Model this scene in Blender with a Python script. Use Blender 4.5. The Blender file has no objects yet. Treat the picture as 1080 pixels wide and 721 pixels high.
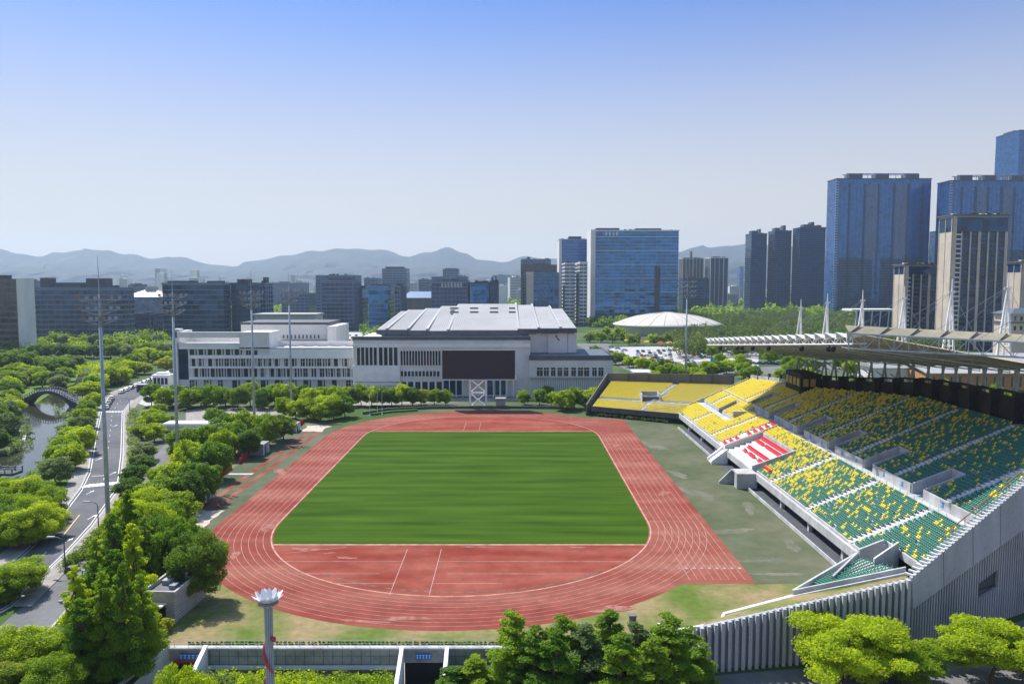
import bpy, math, random
import numpy as np
from math import radians, sin, cos, tan, pi, hypot, atan2
from mathutils import Vector

S = bpy.context.scene
COL = S.collection
random.seed(7)

# ------------------------------------------------------------------ camera
FPX, CX, CY, CH, PITCH = 812.0, 540.0, 360.5, 47.0, math.atan(62.5 / 812.0)
cam = bpy.data.objects.new('camera', bpy.data.cameras.new('camera'))
COL.objects.link(cam)
cam.location = (0, 0, CH)
cam.rotation_euler = (pi / 2 - PITCH, 0, 0)
cam.data.sensor_width = 36
cam.data.lens = FPX / 1080 * 36
cam.data.clip_start = 0.5
cam.data.clip_end = 40000
S.camera = cam

# ------------------------------------------------------------------ world, sun, exposure
SUN_EL, SUN_AZ = radians(54), radians(-39)      # azimuth from +Y, negative = towards -X
W = bpy.data.worlds.new('World'); S.world = W; W.use_nodes = True
nt = W.node_tree
sky = nt.nodes.new('ShaderNodeTexSky')
sky.sky_type = 'NISHITA'; sky.sun_disc = False
sky.sun_elevation = SUN_EL; sky.sun_rotation = SUN_AZ
sky.altitude = 50; sky.air_density = 1.25; sky.dust_density = 0.5; sky.ozone_density = 3.5
bg = nt.nodes['Background']; bg.inputs['Strength'].default_value = 0.10
tint = nt.nodes.new('ShaderNodeVectorMath'); tint.operation = 'MULTIPLY'; tint.inputs[1].default_value = (.17, .45, .92)
nt.links.new(sky.outputs[0], tint.inputs[0])
# milky air low over the horizon, blue above it
wtc = nt.nodes.new('ShaderNodeTexCoord'); wsp = nt.nodes.new('ShaderNodeSeparateXYZ'); nt.links.new(wtc.outputs['Generated'], wsp.inputs[0])
wr = nt.nodes.new('ShaderNodeValToRGB'); wr.color_ramp.interpolation = 'B_SPLINE'
nt.links.new(wsp.outputs[2], wr.inputs[0])
for i, (pz, v) in enumerate(((0.0, 1.0), (.06, 1.0), (.20, .62), (.34, .05), (.55, 0.0))):
    el = wr.color_ramp.elements[i] if i < 2 else wr.color_ramp.elements.new(pz)
    el.position = pz; el.color = (v, v, v, 1)
wm_ = nt.nodes.new('ShaderNodeMixRGB'); wm_.inputs[2].default_value = (5.55, 5.3, 4.85, 1)
nt.links.new(wr.outputs[0], wm_.inputs[0]); nt.links.new(tint.outputs[0], wm_.inputs[1]); wr2 = nt.nodes.new('ShaderNodeMapRange'); wr2.inputs[1].default_value = .40; wr2.inputs[2].default_value = .65; nt.links.new(wsp.outputs[2], wr2.inputs[0])
up_ = nt.nodes.new('ShaderNodeVectorMath'); up_.operation = 'SCALE'; up_.inputs['Scale'].default_value = 1.5; nt.links.new(sky.outputs[0], up_.inputs[0])  # overhead sky, above the view, brightened as added fill light
wm2 = nt.nodes.new('ShaderNodeMixRGB'); nt.links.new(wr2.outputs[0], wm2.inputs[0]); nt.links.new(wm_.outputs[0], wm2.inputs[1]); nt.links.new(up_.outputs[0], wm2.inputs[2]); nt.links.new(wm2.outputs[0], bg.inputs[0])
sd = bpy.data.lights.new('sun', 'SUN'); sd.energy = 4.8; sd.angle = radians(0.53); sd.color = (1.0, 0.955, 0.89)
sun = bpy.data.objects.new('sun', sd); COL.objects.link(sun)
sv = Vector((sin(SUN_AZ) * cos(SUN_EL), cos(SUN_AZ) * cos(SUN_EL), sin(SUN_EL)))
sun.rotation_euler = sv.to_track_quat('Z', 'Y').to_euler()
S.view_settings.view_transform = 'Standard'
S.view_settings.look = 'None'
S.view_settings.exposure = 0.52
S.view_settings.gamma = 1.0
S.cycles.volume_step_rate = 4
S.cycles.max_bounces = 6
S.cycles.transparent_max_bounces = 8
S.cycles.volume_bounces = 0

# ------------------------------------------------------------------ geometry of the place
_c, _s = cos(PITCH), sin(PITCH)
def _ray(px, py):
    u = (px - CX) / FPX; v = (CY - py) / FPX
    return u, _c + v * _s, -_s + v * _c
def G(px, py, z=0.0):
    dx, dy, dz = _ray(px, py); t = (z - CH) / dz
    return (dx * t, dy * t)
def V(px, py, Y):
    dx, dy, dz = _ray(px, py); t = Y / dy
    return (dx * t, CH + dz * t)
TX, TY = -9.5, 191.0        # centre of the athletics track

# ------------------------------------------------------------------ materials
MATS = {}
def mat(name, col, rough=0.75, var=0.12, scale=0.6, metal=0.0, spec=0.4, col2=None, bump=0.0, detail=4, objvar=0.0, stretch=None, thr=None):
    if rough >= .88: spec = min(spec, .1)
    if name in MATS: return MATS[name]
    m = bpy.data.materials.new(name); m.use_nodes = True
    t = m.node_tree; b = t.nodes['Principled BSDF']
    b.inputs['Roughness'].default_value = rough
    b.inputs['Metallic'].default_value = metal
    b.inputs['Specular IOR Level'].default_value = spec
    g = t.nodes.new('ShaderNodeNewGeometry')
    n = t.nodes.new('ShaderNodeTexNoise'); n.inputs['Scale'].default_value = scale; n.inputs['Detail'].default_value = detail
    if stretch:
        mp = t.nodes.new('ShaderNodeMapping'); mp.inputs['Scale'].default_value = stretch
        t.links.new(g.outputs['Position'], mp.inputs[0]); t.links.new(mp.outputs[0], n.inputs['Vector'])
    else:
        t.links.new(g.outputs['Position'], n.inputs['Vector'])
    r = t.nodes.new('ShaderNodeValToRGB')
    c2 = col2 if col2 else [min(1, c * (1 + var)) for c in col]
    c1 = col if col2 else [c * (1 - var) for c in col]
    lo, hi = thr if thr else (0.35, 0.65)
    r.color_ramp.elements[0].position = lo; r.color_ramp.elements[1].position = hi
    r.color_ramp.elements[0].color = (*c1, 1); r.color_ramp.elements[1].color = (*c2, 1)
    t.links.new(n.outputs[0], r.inputs[0])
    out = r.outputs[0]
    n2 = t.nodes.new('ShaderNodeTexNoise'); n2.inputs['Scale'].default_value = scale * 7.3; n2.inputs['Detail'].default_value = 5
    t.links.new(g.outputs['Position'], n2.inputs['Vector'])
    mr = t.nodes.new('ShaderNodeMapRange'); mr.inputs[1].default_value = .3; mr.inputs[2].default_value = .7
    mr.inputs[3].default_value = 1 - var * .7; mr.inputs[4].default_value = 1 + var * .5
    t.links.new(n2.outputs[0], mr.inputs[0])
    vm = t.nodes.new('ShaderNodeVectorMath'); vm.operation = 'SCALE'
    t.links.new(out, vm.inputs[0]); t.links.new(mr.outputs[0], vm.inputs['Scale'])
    out = vm.outputs[0]
    if objvar:
        oi = t.nodes.new('ShaderNodeObjectInfo')
        mr2 = t.nodes.new('ShaderNodeMapRange'); mr2.inputs[3].default_value = 1 - objvar; mr2.inputs[4].default_value = 1 + objvar
        t.links.new(oi.outputs['Random'], mr2.inputs[0])
        v2 = t.nodes.new('ShaderNodeVectorMath'); v2.operation = 'SCALE'
        t.links.new(out, v2.inputs[0]); t.links.new(mr2.outputs[0], v2.inputs['Scale']); out = v2.outputs[0]
    t.links.new(out, b.inputs['Base Color'])
    if bump:
        bp = t.nodes.new('ShaderNodeBump'); bp.inputs['Strength'].default_value = bump; bp.inputs['Distance'].default_value = 0.1
        t.links.new(n2.outputs[0], bp.inputs['Height']); t.links.new(bp.outputs[0], b.inputs['Normal'])
    MATS[name] = m
    return m

def leafmat(name, col, col2, trans=0.35):
    col = [col[0] * 1.45, col[1] * 1.3, col[2] * 1.2]; col2 = [col2[0] * 1.30, col2[1] * 1.2, col2[2] * 1.2]; trans += .06
    m = bpy.data.materials.new(name); m.use_nodes = True
    t = m.node_tree; b = t.nodes['Principled BSDF']; o = t.nodes['Material Output']
    b.inputs['Roughness'].default_value = 0.6; b.inputs['Specular IOR Level'].default_value = 0.15
    g = t.nodes.new('ShaderNodeNewGeometry')
    n = t.nodes.new('ShaderNodeTexNoise'); n.inputs['Scale'].default_value = 0.55; n.inputs['Detail'].default_value = 5
    t.links.new(g.outputs['Position'], n.inputs['Vector'])
    oi = t.nodes.new('ShaderNodeObjectInfo')
    a = t.nodes.new('ShaderNodeMath'); a.operation = 'MULTIPLY_ADD'; a.inputs[1].default_value = 0.6
    a.inputs[2].default_value = -0.3; t.links.new(oi.outputs['Random'], a.inputs[0])
    ad = t.nodes.new('ShaderNodeMath'); ad.operation = 'ADD'
    t.links.new(a.outputs[0], ad.inputs[0]); t.links.new(n.outputs[0], ad.inputs[1])
    r = t.nodes.new('ShaderNodeValToRGB')
    r.color_ramp.elements[0].position = .3; r.color_ramp.elements[1].position = .75
    r.color_ramp.elements[0].color = (*col, 1); r.color_ramp.elements[1].color = (*col2, 1)
    nl = t.nodes.new('ShaderNodeTexNoise'); nl.inputs['Scale'].default_value = 0.07; nl.inputs['Detail'].default_value = 3
    t.links.new(g.outputs['Position'], nl.inputs['Vector'])
    al = t.nodes.new('ShaderNodeMath'); al.operation = 'MULTIPLY_ADD'; al.inputs[1].default_value = 1.3; al.inputs[2].default_value = -.65
    t.links.new(nl.outputs[0], al.inputs[0]); a3 = t.nodes.new('ShaderNodeMath'); a3.operation = 'ADD'
    t.links.new(al.outputs[0], a3.inputs[0]); t.links.new(ad.outputs[0], a3.inputs[1])
    t.links.new(a3.outputs[0], r.inputs[0]); t.links.new(r.outputs[0], b.inputs['Base Color'])
    tr = t.nodes.new('ShaderNodeBsdfTranslucent')
    hs = t.nodes.new('ShaderNodeHueSaturation'); hs.inputs['Saturation'].default_value = 1.1; hs.inputs['Value'].default_value = 2.0
    hs.inputs['Hue'].default_value = 0.483
    t.links.new(r.outputs[0], hs.inputs['Color']); t.links.new(hs.outputs[0], tr.inputs['Color'])
    mx = t.nodes.new('ShaderNodeMixShader'); mx.inputs[0].default_value = trans
    t.links.new(b.outputs[0], mx.inputs[1]); t.links.new(tr.outputs[0], mx.inputs[2]); t.links.new(mx.outputs[0], o.inputs[0])
    return m

def glassmat(name, col, rough=0.12, pane=(2.0, 3.6), var=0.35, metal=0.35, spec=0.7):
    """curtain-wall glass: every pane a slightly different tint and tilt"""
    m = bpy.data.materials.new(name); m.use_nodes = True
    t = m.node_tree; b = t.nodes['Principled BSDF']
    b.inputs['Roughness'].default_value = rough; b.inputs['Metallic'].default_value = metal
    b.inputs['Specular IOR Level'].default_value = spec
    g = t.nodes.new('ShaderNodeTexCoord')
    sp = t.nodes.new('ShaderNodeSeparateXYZ'); t.links.new(g.outputs['Object'], sp.inputs[0])
    ad = t.nodes.new('ShaderNodeMath'); ad.operation = 'ADD'
    t.links.new(sp.outputs[0], ad.inputs[0]); t.links.new(sp.outputs[1], ad.inputs[1])
    d1 = t.nodes.new('ShaderNodeMath'); d1.operation = 'DIVIDE'; d1.inputs[1].default_value = pane[0]; t.links.new(ad.outputs[0], d1.inputs[0])
    d2 = t.nodes.new('ShaderNodeMath'); d2.operation = 'DIVIDE'; d2.inputs[1].default_value = pane[1]; t.links.new(sp.outputs[2], d2.inputs[0])
    f1 = t.nodes.new('ShaderNodeMath'); f1.operation = 'FLOOR'; t.links.new(d1.outputs[0], f1.inputs[0])
    f2 = t.nodes.new('ShaderNodeMath'); f2.operation = 'FLOOR'; t.links.new(d2.outputs[0], f2.inputs[0])
    cb = t.nodes.new('ShaderNodeCombineXYZ'); t.links.new(f1.outputs[0], cb.inputs[0]); t.links.new(f2.outputs[0], cb.inputs[1])
    wn = t.nodes.new('ShaderNodeTexWhiteNoise'); wn.noise_dimensions = '2D'; t.links.new(cb.outputs[0], wn.inputs['Vector'])
    n2 = t.nodes.new('ShaderNodeTexNoise'); n2.inputs['Scale'].default_value = 0.03; n2.inputs['Detail'].default_value = 3
    t.links.new(g.outputs['Object'], n2.inputs['Vector'])
    s2 = t.nodes.new('ShaderNodeMath'); s2.operation = 'MULTIPLY_ADD'; s2.inputs[1].default_value = 1.2; s2.inputs[2].default_value = -.35
    t.links.new(n2.outputs[0], s2.inputs[0])
    s3 = t.nodes.new('ShaderNodeMath'); s3.operation = 'MULTIPLY_ADD'; s3.inputs[1].default_value = .6
    t.links.new(wn.outputs[0], s3.inputs[0]); t.links.new(s2.outputs[0], s3.inputs[2])
    mr = t.nodes.new('ShaderNodeMapRange'); mr.inputs[3].default_value = 1 - var; mr.inputs[4].default_value = 1 + var
    t.links.new(s3.outputs[0], mr.inputs[0])
    vm = t.nodes.new('ShaderNodeVectorMath'); vm.operation = 'SCALE'; vm.inputs[0].default_value = col
    t.links.new(mr.outputs[0], vm.inputs['Scale']); t.links.new(vm.outputs[0], b.inputs['Base Color'])
    # small tilt of every pane
    gg = t.nodes.new('ShaderNodeNewGeometry')
    v1 = t.nodes.new('ShaderNodeVectorMath'); v1.operation = 'SUBTRACT'; v1.inputs[1].default_value = (.5, .5, .5)
    t.links.new(wn.outputs['Color'], v1.inputs[0])
    v2 = t.nodes.new('ShaderNodeVectorMath'); v2.operation = 'SCALE'; v2.inputs['Scale'].default_value = 0.05; t.links.new(v1.outputs[0], v2.inputs[0])
    v3 = t.nodes.new('ShaderNodeVectorMath'); v3.operation = 'ADD'; t.links.new(gg.outputs['Normal'], v3.inputs[0]); t.links.new(v2.outputs[0], v3.inputs[1])
    v4 = t.nodes.new('ShaderNodeVectorMath'); v4.operation = 'NORMALIZE'; t.links.new(v3.outputs[0], v4.inputs[0])
    t.links.new(v4.outputs[0], b.inputs['Normal'])
    return m

M = dict(
    concrete=mat('concrete', (.46, .46, .45), .85, .18, .35, stretch=(1, 1, .35)),
    pale=mat('pale_render', (.72, .70, .67), .8, .07, .15, stretch=(1, 1, .4)),
    white=mat('white_paint', (.80, .80, .80), .6, .06, .4),
    white_steel=mat('white_steel', (.72, .73, .74), .4, .05, .8),
    grey=mat('grey_panel', (.34, .36, .39), .7, .1, .3),
    band=mat('facade_band', (.16, .205, .285), .6, .1, .1),
    navyband=mat('navy_band', (.035, .065, .115), .5, .1, .1),
    dkgrey=mat('dark_grey', (.075, .08, .09), .6, .15, .5),
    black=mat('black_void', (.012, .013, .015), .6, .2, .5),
    brown=mat('brown_wall', (.115, .10, .085), .85, .2, .25, stretch=(1, 1, .2)),
    darkbrown=mat('dark_brown_panel', (.035, .032, .030), .8, .25, .3),
    taupe=mat('taupe_panel', (.15, .135, .12), .8, .15, .2, stretch=(1, 1, .3)),
    beige=mat('beige_stone', (.56, .48, .38), .8, .1, .1),
    fin=mat('ribbed_concrete', (.41, .41, .41), .75, .16, .4, stretch=(1, 1, .2)),
    fin2=mat('grooved_panel', (.40, .395, .39), .75, .14, .25, stretch=(1, 1, .3)),
    steel=mat('galvanised_steel', (.36, .41, .44), .45, .12, .8, metal=.25),
    rust=mat('rusty_steel', (.28, .13, .07), .7, .2, .8),
    membrane=mat('roof_membrane', (.42, .365, .245), .7, .2, .12, stretch=(.3, 1, 1)),
    membrane_w=mat('white_membrane', (.74, .74, .72), .55, .06, .4),
    roofgrey=mat('standing_seam_roof', (.37, .36, .34), .5, .08, .08),
    domecream=mat('dome_cream', (.58, .54, .47), .6, .08, .05),
    asphalt=mat('asphalt', (.105, .106, .115), .9, .2, .06, col2=(.145, .146, .152)),
    asphalt2=mat('old_asphalt', (.17, .17, .175), .9, .15, .12),
    kerb=mat('kerb_stone', (.42, .41, .39), .85, .12, 1.2),
    paving=mat('paving', (.30, .275, .25), .9, .15, .5),
    paint=mat('road_paint', (.68, .68, .66), .7, .18, 2.0),
    ypaint=mat('yellow_road_paint', (.62, .48, .12), .7, .15, 2.0),
    track=mat('track_rubber', (.215, .043, .029), .9, .26, .055, col2=(.33, .135, .095), stretch=(.35, 2.0, 1), thr=(.40, .78), detail=8),
    track2=mat('track_rubber_inner', (.20, .034, .021), .9, .24, .06, col2=(.285, .082, .055), detail=8, stretch=(1, 3, 1)),
    line=mat('lane_paint', (.42, .29, .25), .8, .25, .8),
    wear=mat('worn_rubber', (.46, .27, .21), .9, .25, .6),
    apron=mat('green_apron', (.080, .100, .050), .92, .2, .05, col2=(.145, .145, .095), detail=7, thr=(.4, .7)),
    sand=mat('sand', (.50, .43, .35), .95, .2, .7, bump=.4),
    dirt=mat('bare_soil', (.22, .17, .12), .95, .2, .5, col2=(.14, .15, .07)),
    lawn=mat('patchy_lawn', (.10, .15, .025), .95, .25, .13, col2=(.27, .21, .105), detail=9, thr=(.36, .62)),
    grass=mat('park_grass', (.07, .13, .022), .95, .2, .08, col2=(.13, .19, .04)),
    water=None,
    seat_y=mat('yellow_seat', (.84, .68, .030), .45, .06, 2.0),
    seat_g=mat('green_seat', (.055, .225, .155), .45, .1, 2.0),
    seat_r=mat('red_bench', (.62, .03, .05), .5, .08, 1.0),
    tread=mat('pale_tread', (.43, .44, .44), .85, .15, .5),
    stair=mat('white_stair', (.62, .62, .62), .85, .12, .8),
    red=mat('red_paint', (.50, .035, .03), .5, .1, 1.0),
    bark=mat('bark', (.12, .09, .065), .9, .25, 2.0),
    ledblack=mat('screen_black', (.028, .024, .030), .55, .1, .3, stretch=(4, 4, 4)),
    blue=mat('sign_blue', (.02, .20, .62), .5, .05, 1.0),
    orange=mat('orange_wall', (.55, .27, .10), .8, .1, .3),
    stone=mat('grey_stone', (.30, .30, .29), .85, .2, .6),
    darkstone=mat('dark_bridge_stone', (.085, .09, .10), .85, .2, .6),
    tyre=mat('tyre', (.02, .02, .02), .8, .1, 1.0),
    carglass=mat('car_glass', (.02, .025, .03), .1, .05, 1.0),
    copperdark=mat('slate_roof', (.09, .11, .14), .6, .1, .3),
)
FG = {
    'navy': glassmat('navy_glass', (.018, .046, .115), pane=(5.0, 4.1), var=.75, spec=.5),
    'blue': glassmat('blue_glass', (.014, .125, .34), pane=(6.0, 4.0), var=.5, rough=.08, metal=.5),
    'deep': glassmat('deep_blue_glass', (.020, .115, .34), pane=(5.5, 3.5), var=.42, rough=.15, metal=.4),
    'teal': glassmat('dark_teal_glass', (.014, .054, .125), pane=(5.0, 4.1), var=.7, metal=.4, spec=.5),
    'dark': glassmat('dark_window_glass', (.03, .04, .055), var=.5, pane=(1.6, 3.4)),
    'slate': glassmat('slate_glass', (.05, .105, .21), var=.3),
}
def carpaint(name, col):
    return mat(name, col, .3, .03, 1.0, spec=.6)

# ------------------------------------------------------------------ mesh builder
class MB:
    def __init__(s): s.v = []; s.f = []; s.m = []
    def quad(s, a, b, c, d, mi=0):
        n = len(s.v); s.v += [a, b, c, d]; s.f.append((n, n + 1, n + 2, n + 3)); s.m.append(mi)
    def poly(s, pts, mi=0):
        n = len(s.v); s.v += pts; s.f.append(tuple(range(n, n + len(pts)))); s.m.append(mi)
    def hexa(s, p, mi=0):
        """p: 4 bottom + 4 top points"""
        n = len(s.v); s.v += [tuple(q) for q in p]
        for f in ((0, 3, 2, 1), (4, 5, 6, 7), (0, 1, 5, 4), (1, 2, 6, 5), (2, 3, 7, 6), (3, 0, 4, 7)):
            s.f.append(tuple(n + i for i in f)); s.m.append(mi)
        return s
    def box(s, x0, x1, y0, y1, z0, z1, mi=0):
        return s.hexa([(x0, y0, z0), (x1, y0, z0), (x1, y1, z0), (x0, y1, z0), (x0, y0, z1), (x1, y0, z1), (x1, y1, z1), (x0, y1, z1)], mi)
    def prism(s, pts, z0, z1, mi=0):
        n = len(s.v); k = len(pts)
        s.v += [(p[0], p[1], z0) for p in pts] + [(p[0], p[1], z1) for p in pts]
        s.f.append(tuple(n + i for i in range(k - 1, -1, -1))); s.m.append(mi)
        s.f.append(tuple(n + k + i for i in range(k))); s.m.append(mi)
        for i in range(k):
            j = (i + 1) % k; s.f.append((n + i, n + j, n + k + j, n + k + i)); s.m.append(mi)
    def tube(s, a, b, r0, r1=None, k=6, mi=0):
        r1 = r0 if r1 is None else r1
        a = Vector(a); b = Vector(b); d = (b - a)
        if d.length < 1e-6: return
        d.normalize(); u = d.orthogonal().normalized(); w = d.cross(u)
        n = len(s.v)
        for (c, r) in ((a, r0), (b, r1)):
            for i in range(k):
                t = 2 * pi * i / k; s.v.append(tuple(c + u * (r * cos(t)) + w * (r * sin(t))))
        for i in range(k):
            j = (i + 1) % k; s.f.append((n + i, n + j, n + k + j, n + k + i)); s.m.append(mi)
        s.f.append(tuple(n + k - 1 - i for i in range(k))); s.m.append(mi)
        s.f.append(tuple(n + k + i for i in range(k))); s.m.append(mi)
    def lathe(s, prof, c=(0, 0, 0), k=24, mi=0):
        n = len(s.v)
        for (r, z) in prof:
            for i in range(k):
                t = 2 * pi * i / k; s.v.append((c[0] + r * cos(t), c[1] + r * sin(t), c[2] + z))
        for q in range(len(prof) - 1):
            for i in range(k):
                j = (i + 1) % k
                s.f.append((n + q * k + i, n + q * k + j, n + (q + 1) * k + j, n + (q + 1) * k + i)); s.m.append(mi)
    def build(s, name, mats, parent=None, loc=(0, 0, 0), smooth=False):
        me = bpy.data.meshes.new(name)
        me.from_pydata([tuple(v) for v in s.v], [], s.f)
        if not isinstance(mats, (list, tuple)): mats = [mats]
        for m in mats: me.materials.append(m)
        if len(mats) > 1: me.polygons.foreach_set('material_index', s.m)
        if smooth: me.polygons.foreach_set('use_smooth', [True] * len(s.f))
        me.update()
        o = bpy.data.objects.new(name, me); COL.objects.link(o); o.location = loc
        if parent: o.parent = parent
        return o

def tag(o, label=None, cat=None, group=None, kind=None):
    if label: o['label'] = label
    if cat: o['category'] = cat
    if group: o['group'] = group
    if kind: o['kind'] = kind
    return o
def empty(name, loc, label, cat, group=None, rz=0):
    o = bpy.data.objects.new(name, None); COL.objects.link(o); o.location = loc; o.rotation_euler = (0, 0, rz)
    o.empty_display_size = 0.3
    return tag(o, label, cat, group)
def copy_thing(root, loc, rz=0, scale=None, label=None, group=None):
    r = root.copy(); COL.objects.link(r); r.location = loc; r.rotation_euler = (0, 0, rz)
    if scale: r.scale = scale
    if label: r['label'] = label
    if group: r['group'] = group
    for ch in list(root.children):
        c = ch.copy(); COL.objects.link(c); c.parent = r
        for g in list(ch.children):
            d = g.copy(); COL.objects.link(d); d.parent = c
    return r
ORD = ['first', 'second', 'third', 'fourth', 'fifth', 'sixth', 'seventh', 'eighth', 'ninth', 'tenth', 'eleventh', 'twelfth',
       'thirteenth', 'fourteenth', 'fifteenth', 'sixteenth', 'seventeenth', 'eighteenth', 'nineteenth', 'twentieth']
TENS = {2: 'twenty', 3: 'thirty', 4: 'forty', 5: 'fifty', 6: 'sixty', 7: 'seventy', 8: 'eighty', 9: 'ninety'}
def ordinal(i):
    if i < 20: return ORD[i]
    n = i + 1; t, u = divmod(n, 10)
    return TENS[t] + '-' + ORD[u - 1] if u else TENS[t][:-1] + 'ieth'

def sheet(name, pts, z, m, kind='structure', thick=0):
    b = MB()
    if thick: b.prism([(p[0], p[1]) for p in pts], z - thick, z)
    else: b.poly([(p[0], p[1], z) for p in pts])
    o = b.build(name, m); tag(o, kind=kind)
    return o
def ribbon(mb, pts, w, z, mi=0):
    """flat strip of width w along a polyline (z number or function)"""
    k = len(pts); L = []; R = []
    for i, p in enumerate(pts):
        a = pts[max(0, i - 1)]; b = pts[min(k - 1, i + 1)]
        d = Vector((b[0] - a[0], b[1] - a[1])); d.normalize()
        L.append((p[0] - d.y * w / 2, p[1] + d.x * w / 2)); R.append((p[0] + d.y * w / 2, p[1] - d.x * w / 2))
    for i in range(k - 1):
        mb.quad((*R[i], z), (*R[i + 1], z), (*L[i + 1], z), (*L[i], z), mi)
def walls(mb, pts, w, z0, z1, mi=0):
    k = len(pts); L = []; R = []
    for i, p in enumerate(pts):
        a = pts[max(0, i - 1)]; b = pts[min(k - 1, i + 1)]
        d = Vector((b[0] - a[0], b[1] - a[1])); d.normalize()
        L.append((p[0] - d.y * w / 2, p[1] + d.x * w / 2)); R.append((p[0] + d.y * w / 2, p[1] - d.x * w / 2))
    for i in range(k - 1):
        mb.hexa([(*R[i], z0), (*R[i + 1], z0), (*L[i + 1], z0), (*L[i], z0), (*R[i], z1), (*R[i + 1], z1), (*L[i + 1], z1), (*L[i], z1)], mi)
def lerp(a, b, t): return a + (b - a) * t
def along(pts, n, jit=0):
    """n points evenly along a polyline"""
    seg = [hypot(pts[i + 1][0] - pts[i][0], pts[i + 1][1] - pts[i][1]) for i in range(len(pts) - 1)]
    T = sum(seg); out = []
    for k in range(n):
        d = T * (k / (n - 1) if n > 1 else .5); i = 0
        while i < len(seg) - 1 and d > seg[i]: d -= seg[i]; i += 1
        t = d / seg[i]
        out.append((lerp(pts[i][0], pts[i + 1][0], t) + random.uniform(-jit, jit), lerp(pts[i][1], pts[i + 1][1], t) + random.uniform(-jit, jit)))
    return out

# ================================================================== THE SETTING
LOW = -6.0
YW = 96.2
XL = -44.5                     # where the sunken forecourt begins
A0 = (24.5, 101.5); B0 = (57.0, 107.0); B1 = (150.0, 157.0)
FARX, FARY = 6200, 8300
gb = MB()
def gq(pts, z=0.0, mi=0): gb.poly([(p[0], p[1], z) for p in pts], mi)
gq([(-FARX, -250), (XL, -250), (XL, YW), (-FARX, YW)])
gq([(-FARX, YW), (XL, YW), (24.5, YW), A0, (-FARX, A0[1])])
gq([(-FARX, A0[1]), A0, B0, B1, (-FARX, B1[1])])
gq([(-FARX, B1[1]), B1, (FARX, B1[1]), (FARX, FARY), (-FARX, FARY)])
gq([(XL, -250), (FARX, -250), (FARX, B1[1]), B1, B0, A0, (24.5, YW), (XL, YW)], LOW)
gm = mat('ground_cover', (.055, .10, .025), .95, .25, .012, col2=(.15, .155, .11), detail=9, thr=(.45, .68))
ground = gb.build('ground', gm); tag(ground, kind='structure')
# paving of the low forecourt
sheet('forecourt_paving', [(XL + .1, 20), (260, 20), (260, 150), (140, 150), (58, 105.5), (24.5, 100), (24, YW - .6), (XL + .1, YW - .6)], LOW + .004, M['asphalt2'])

# lawn round the near end of the track
sheet('lawn', [(-46, YW + .5), (24, YW + .5), (24.6, 102), (42, 111), (57, 121), (30, 150), (-70, 150), (-66, 118)], .004, M['lawn'])
# apron
def arc(cx, cy, r, a0, a1, n): return [(cx + r * cos(lerp(a0, a1, i / n)), cy + r * sin(lerp(a0, a1, i / n))) for i in range(n + 1)]
WO = 47.8
# left strip with runways, right strip of green rubber
sheet('green_apron', [G(795, 616), (43.5, TY - 73.6 + 0), (57.8, TY - 73.6), (57.8, 240), (49, 262), (30, 268), (20, 262), (38, 190)], .008, M['apron'])
sheet('green_apron', [(TX - 47, 150), (TX - 47, 252), (TX - 62, 262), (TX - 62, 205), (TX - 60, 160), (TX - 56, 138), (TX - 46, 130)], .008, M['apron'])
sheet('bare_ground', [(TX - 58, 150), (TX - 60, 262), (TX - 86, 262), (TX - 84, 140), (TX - 66, 128)], .006, M['dirt'])
# track
oval = arc(TX, TY - 42.2, WO, pi, 2 * pi, 48)
right_chute = [(TX + WO, TY - 73.6), (TX + WO, TY + 73.0)]
near_left = [p for p in oval if p[0] < TX + 30]
# near arc, chute corner on the finish-straight side, far arc
pts = [p for p in oval if p[0] <= TX + 34]
yj = pts[-1][1]
pts += [(TX + 36, TY - 73.6), (TX + WO, TY - 73.6), (TX + WO, TY + 71.0), (TX + 35, TY + 74.5)]
pts += [p for p in arc(TX, TY + 42.2, WO, 0, pi, 48) if p[0] <= TX + 32]
sheet('running_track', pts, .014, M['track'])
IR = 36.5
def dzone(sgn, y0):
    # half-disc between the pitch edge and the inner lane
    a = []
    for p in (arc(TX, TY + sgn * 42.2, IR - .3, 0, sgn * pi, 40)): a.append(p)
    a = [p for p in a if (p[1] - (TY + y0)) * sgn > 0]
    return a
sheet('end_zone_rubber', dzone(-1, -55.5)[::-1], .018, M['track2'])
sheet('end_zone_rubber', dzone(1, 50.0), .018, M['track2'])
# pitch
ring = arc(TX, TY + 42.2, IR - .55, 0, pi, 60) + arc(TX, TY - 42.2, IR - .55, pi, 2 * pi, 60)
rp = []
for p in ring:
    y = min(max(p[1], TY - 55.3), TY + 49.8)
    rp.append((p[0] if y == p[1] else None, y))
# clip corners exactly
xn = math.sqrt((IR - .55) ** 2 - 13.1 ** 2); xf = math.sqrt((IR - .55) ** 2 - 7.6 ** 2)
rp = [p for p in rp if p[0] is not None]
up = [p for p in rp if p[1] > TY]; dn = [p for p in rp if p[1] <= TY]
R1 = [p for p in up if p[0] > TX]; L1 = [p for p in up if p[0] < TX]; L2 = [p for p in dn if p[0] < TX]; R2 = [p for p in dn if p[0] > TX]
pitchpts = R1 + [(TX + xf, TY + 49.8), (TX - xf, TY + 49.8)] + L1 + L2 + [(TX - xn, TY - 55.3), (TX + xn, TY - 55.3)] + R2
pm = bpy.data.materials.new('pitch_turf'); pm.use_nodes = True
t = pm.node_tree; b = t.nodes['Principled BSDF']; b.inputs['Roughness'].default_value = .9; b.inputs['Specular IOR Level'].default_value = .05
g = t.nodes.new('ShaderNodeNewGeometry'); sp = t.nodes.new('ShaderNodeSeparateXYZ'); t.links.new(g.outputs['Position'], sp.inputs[0])
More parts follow.
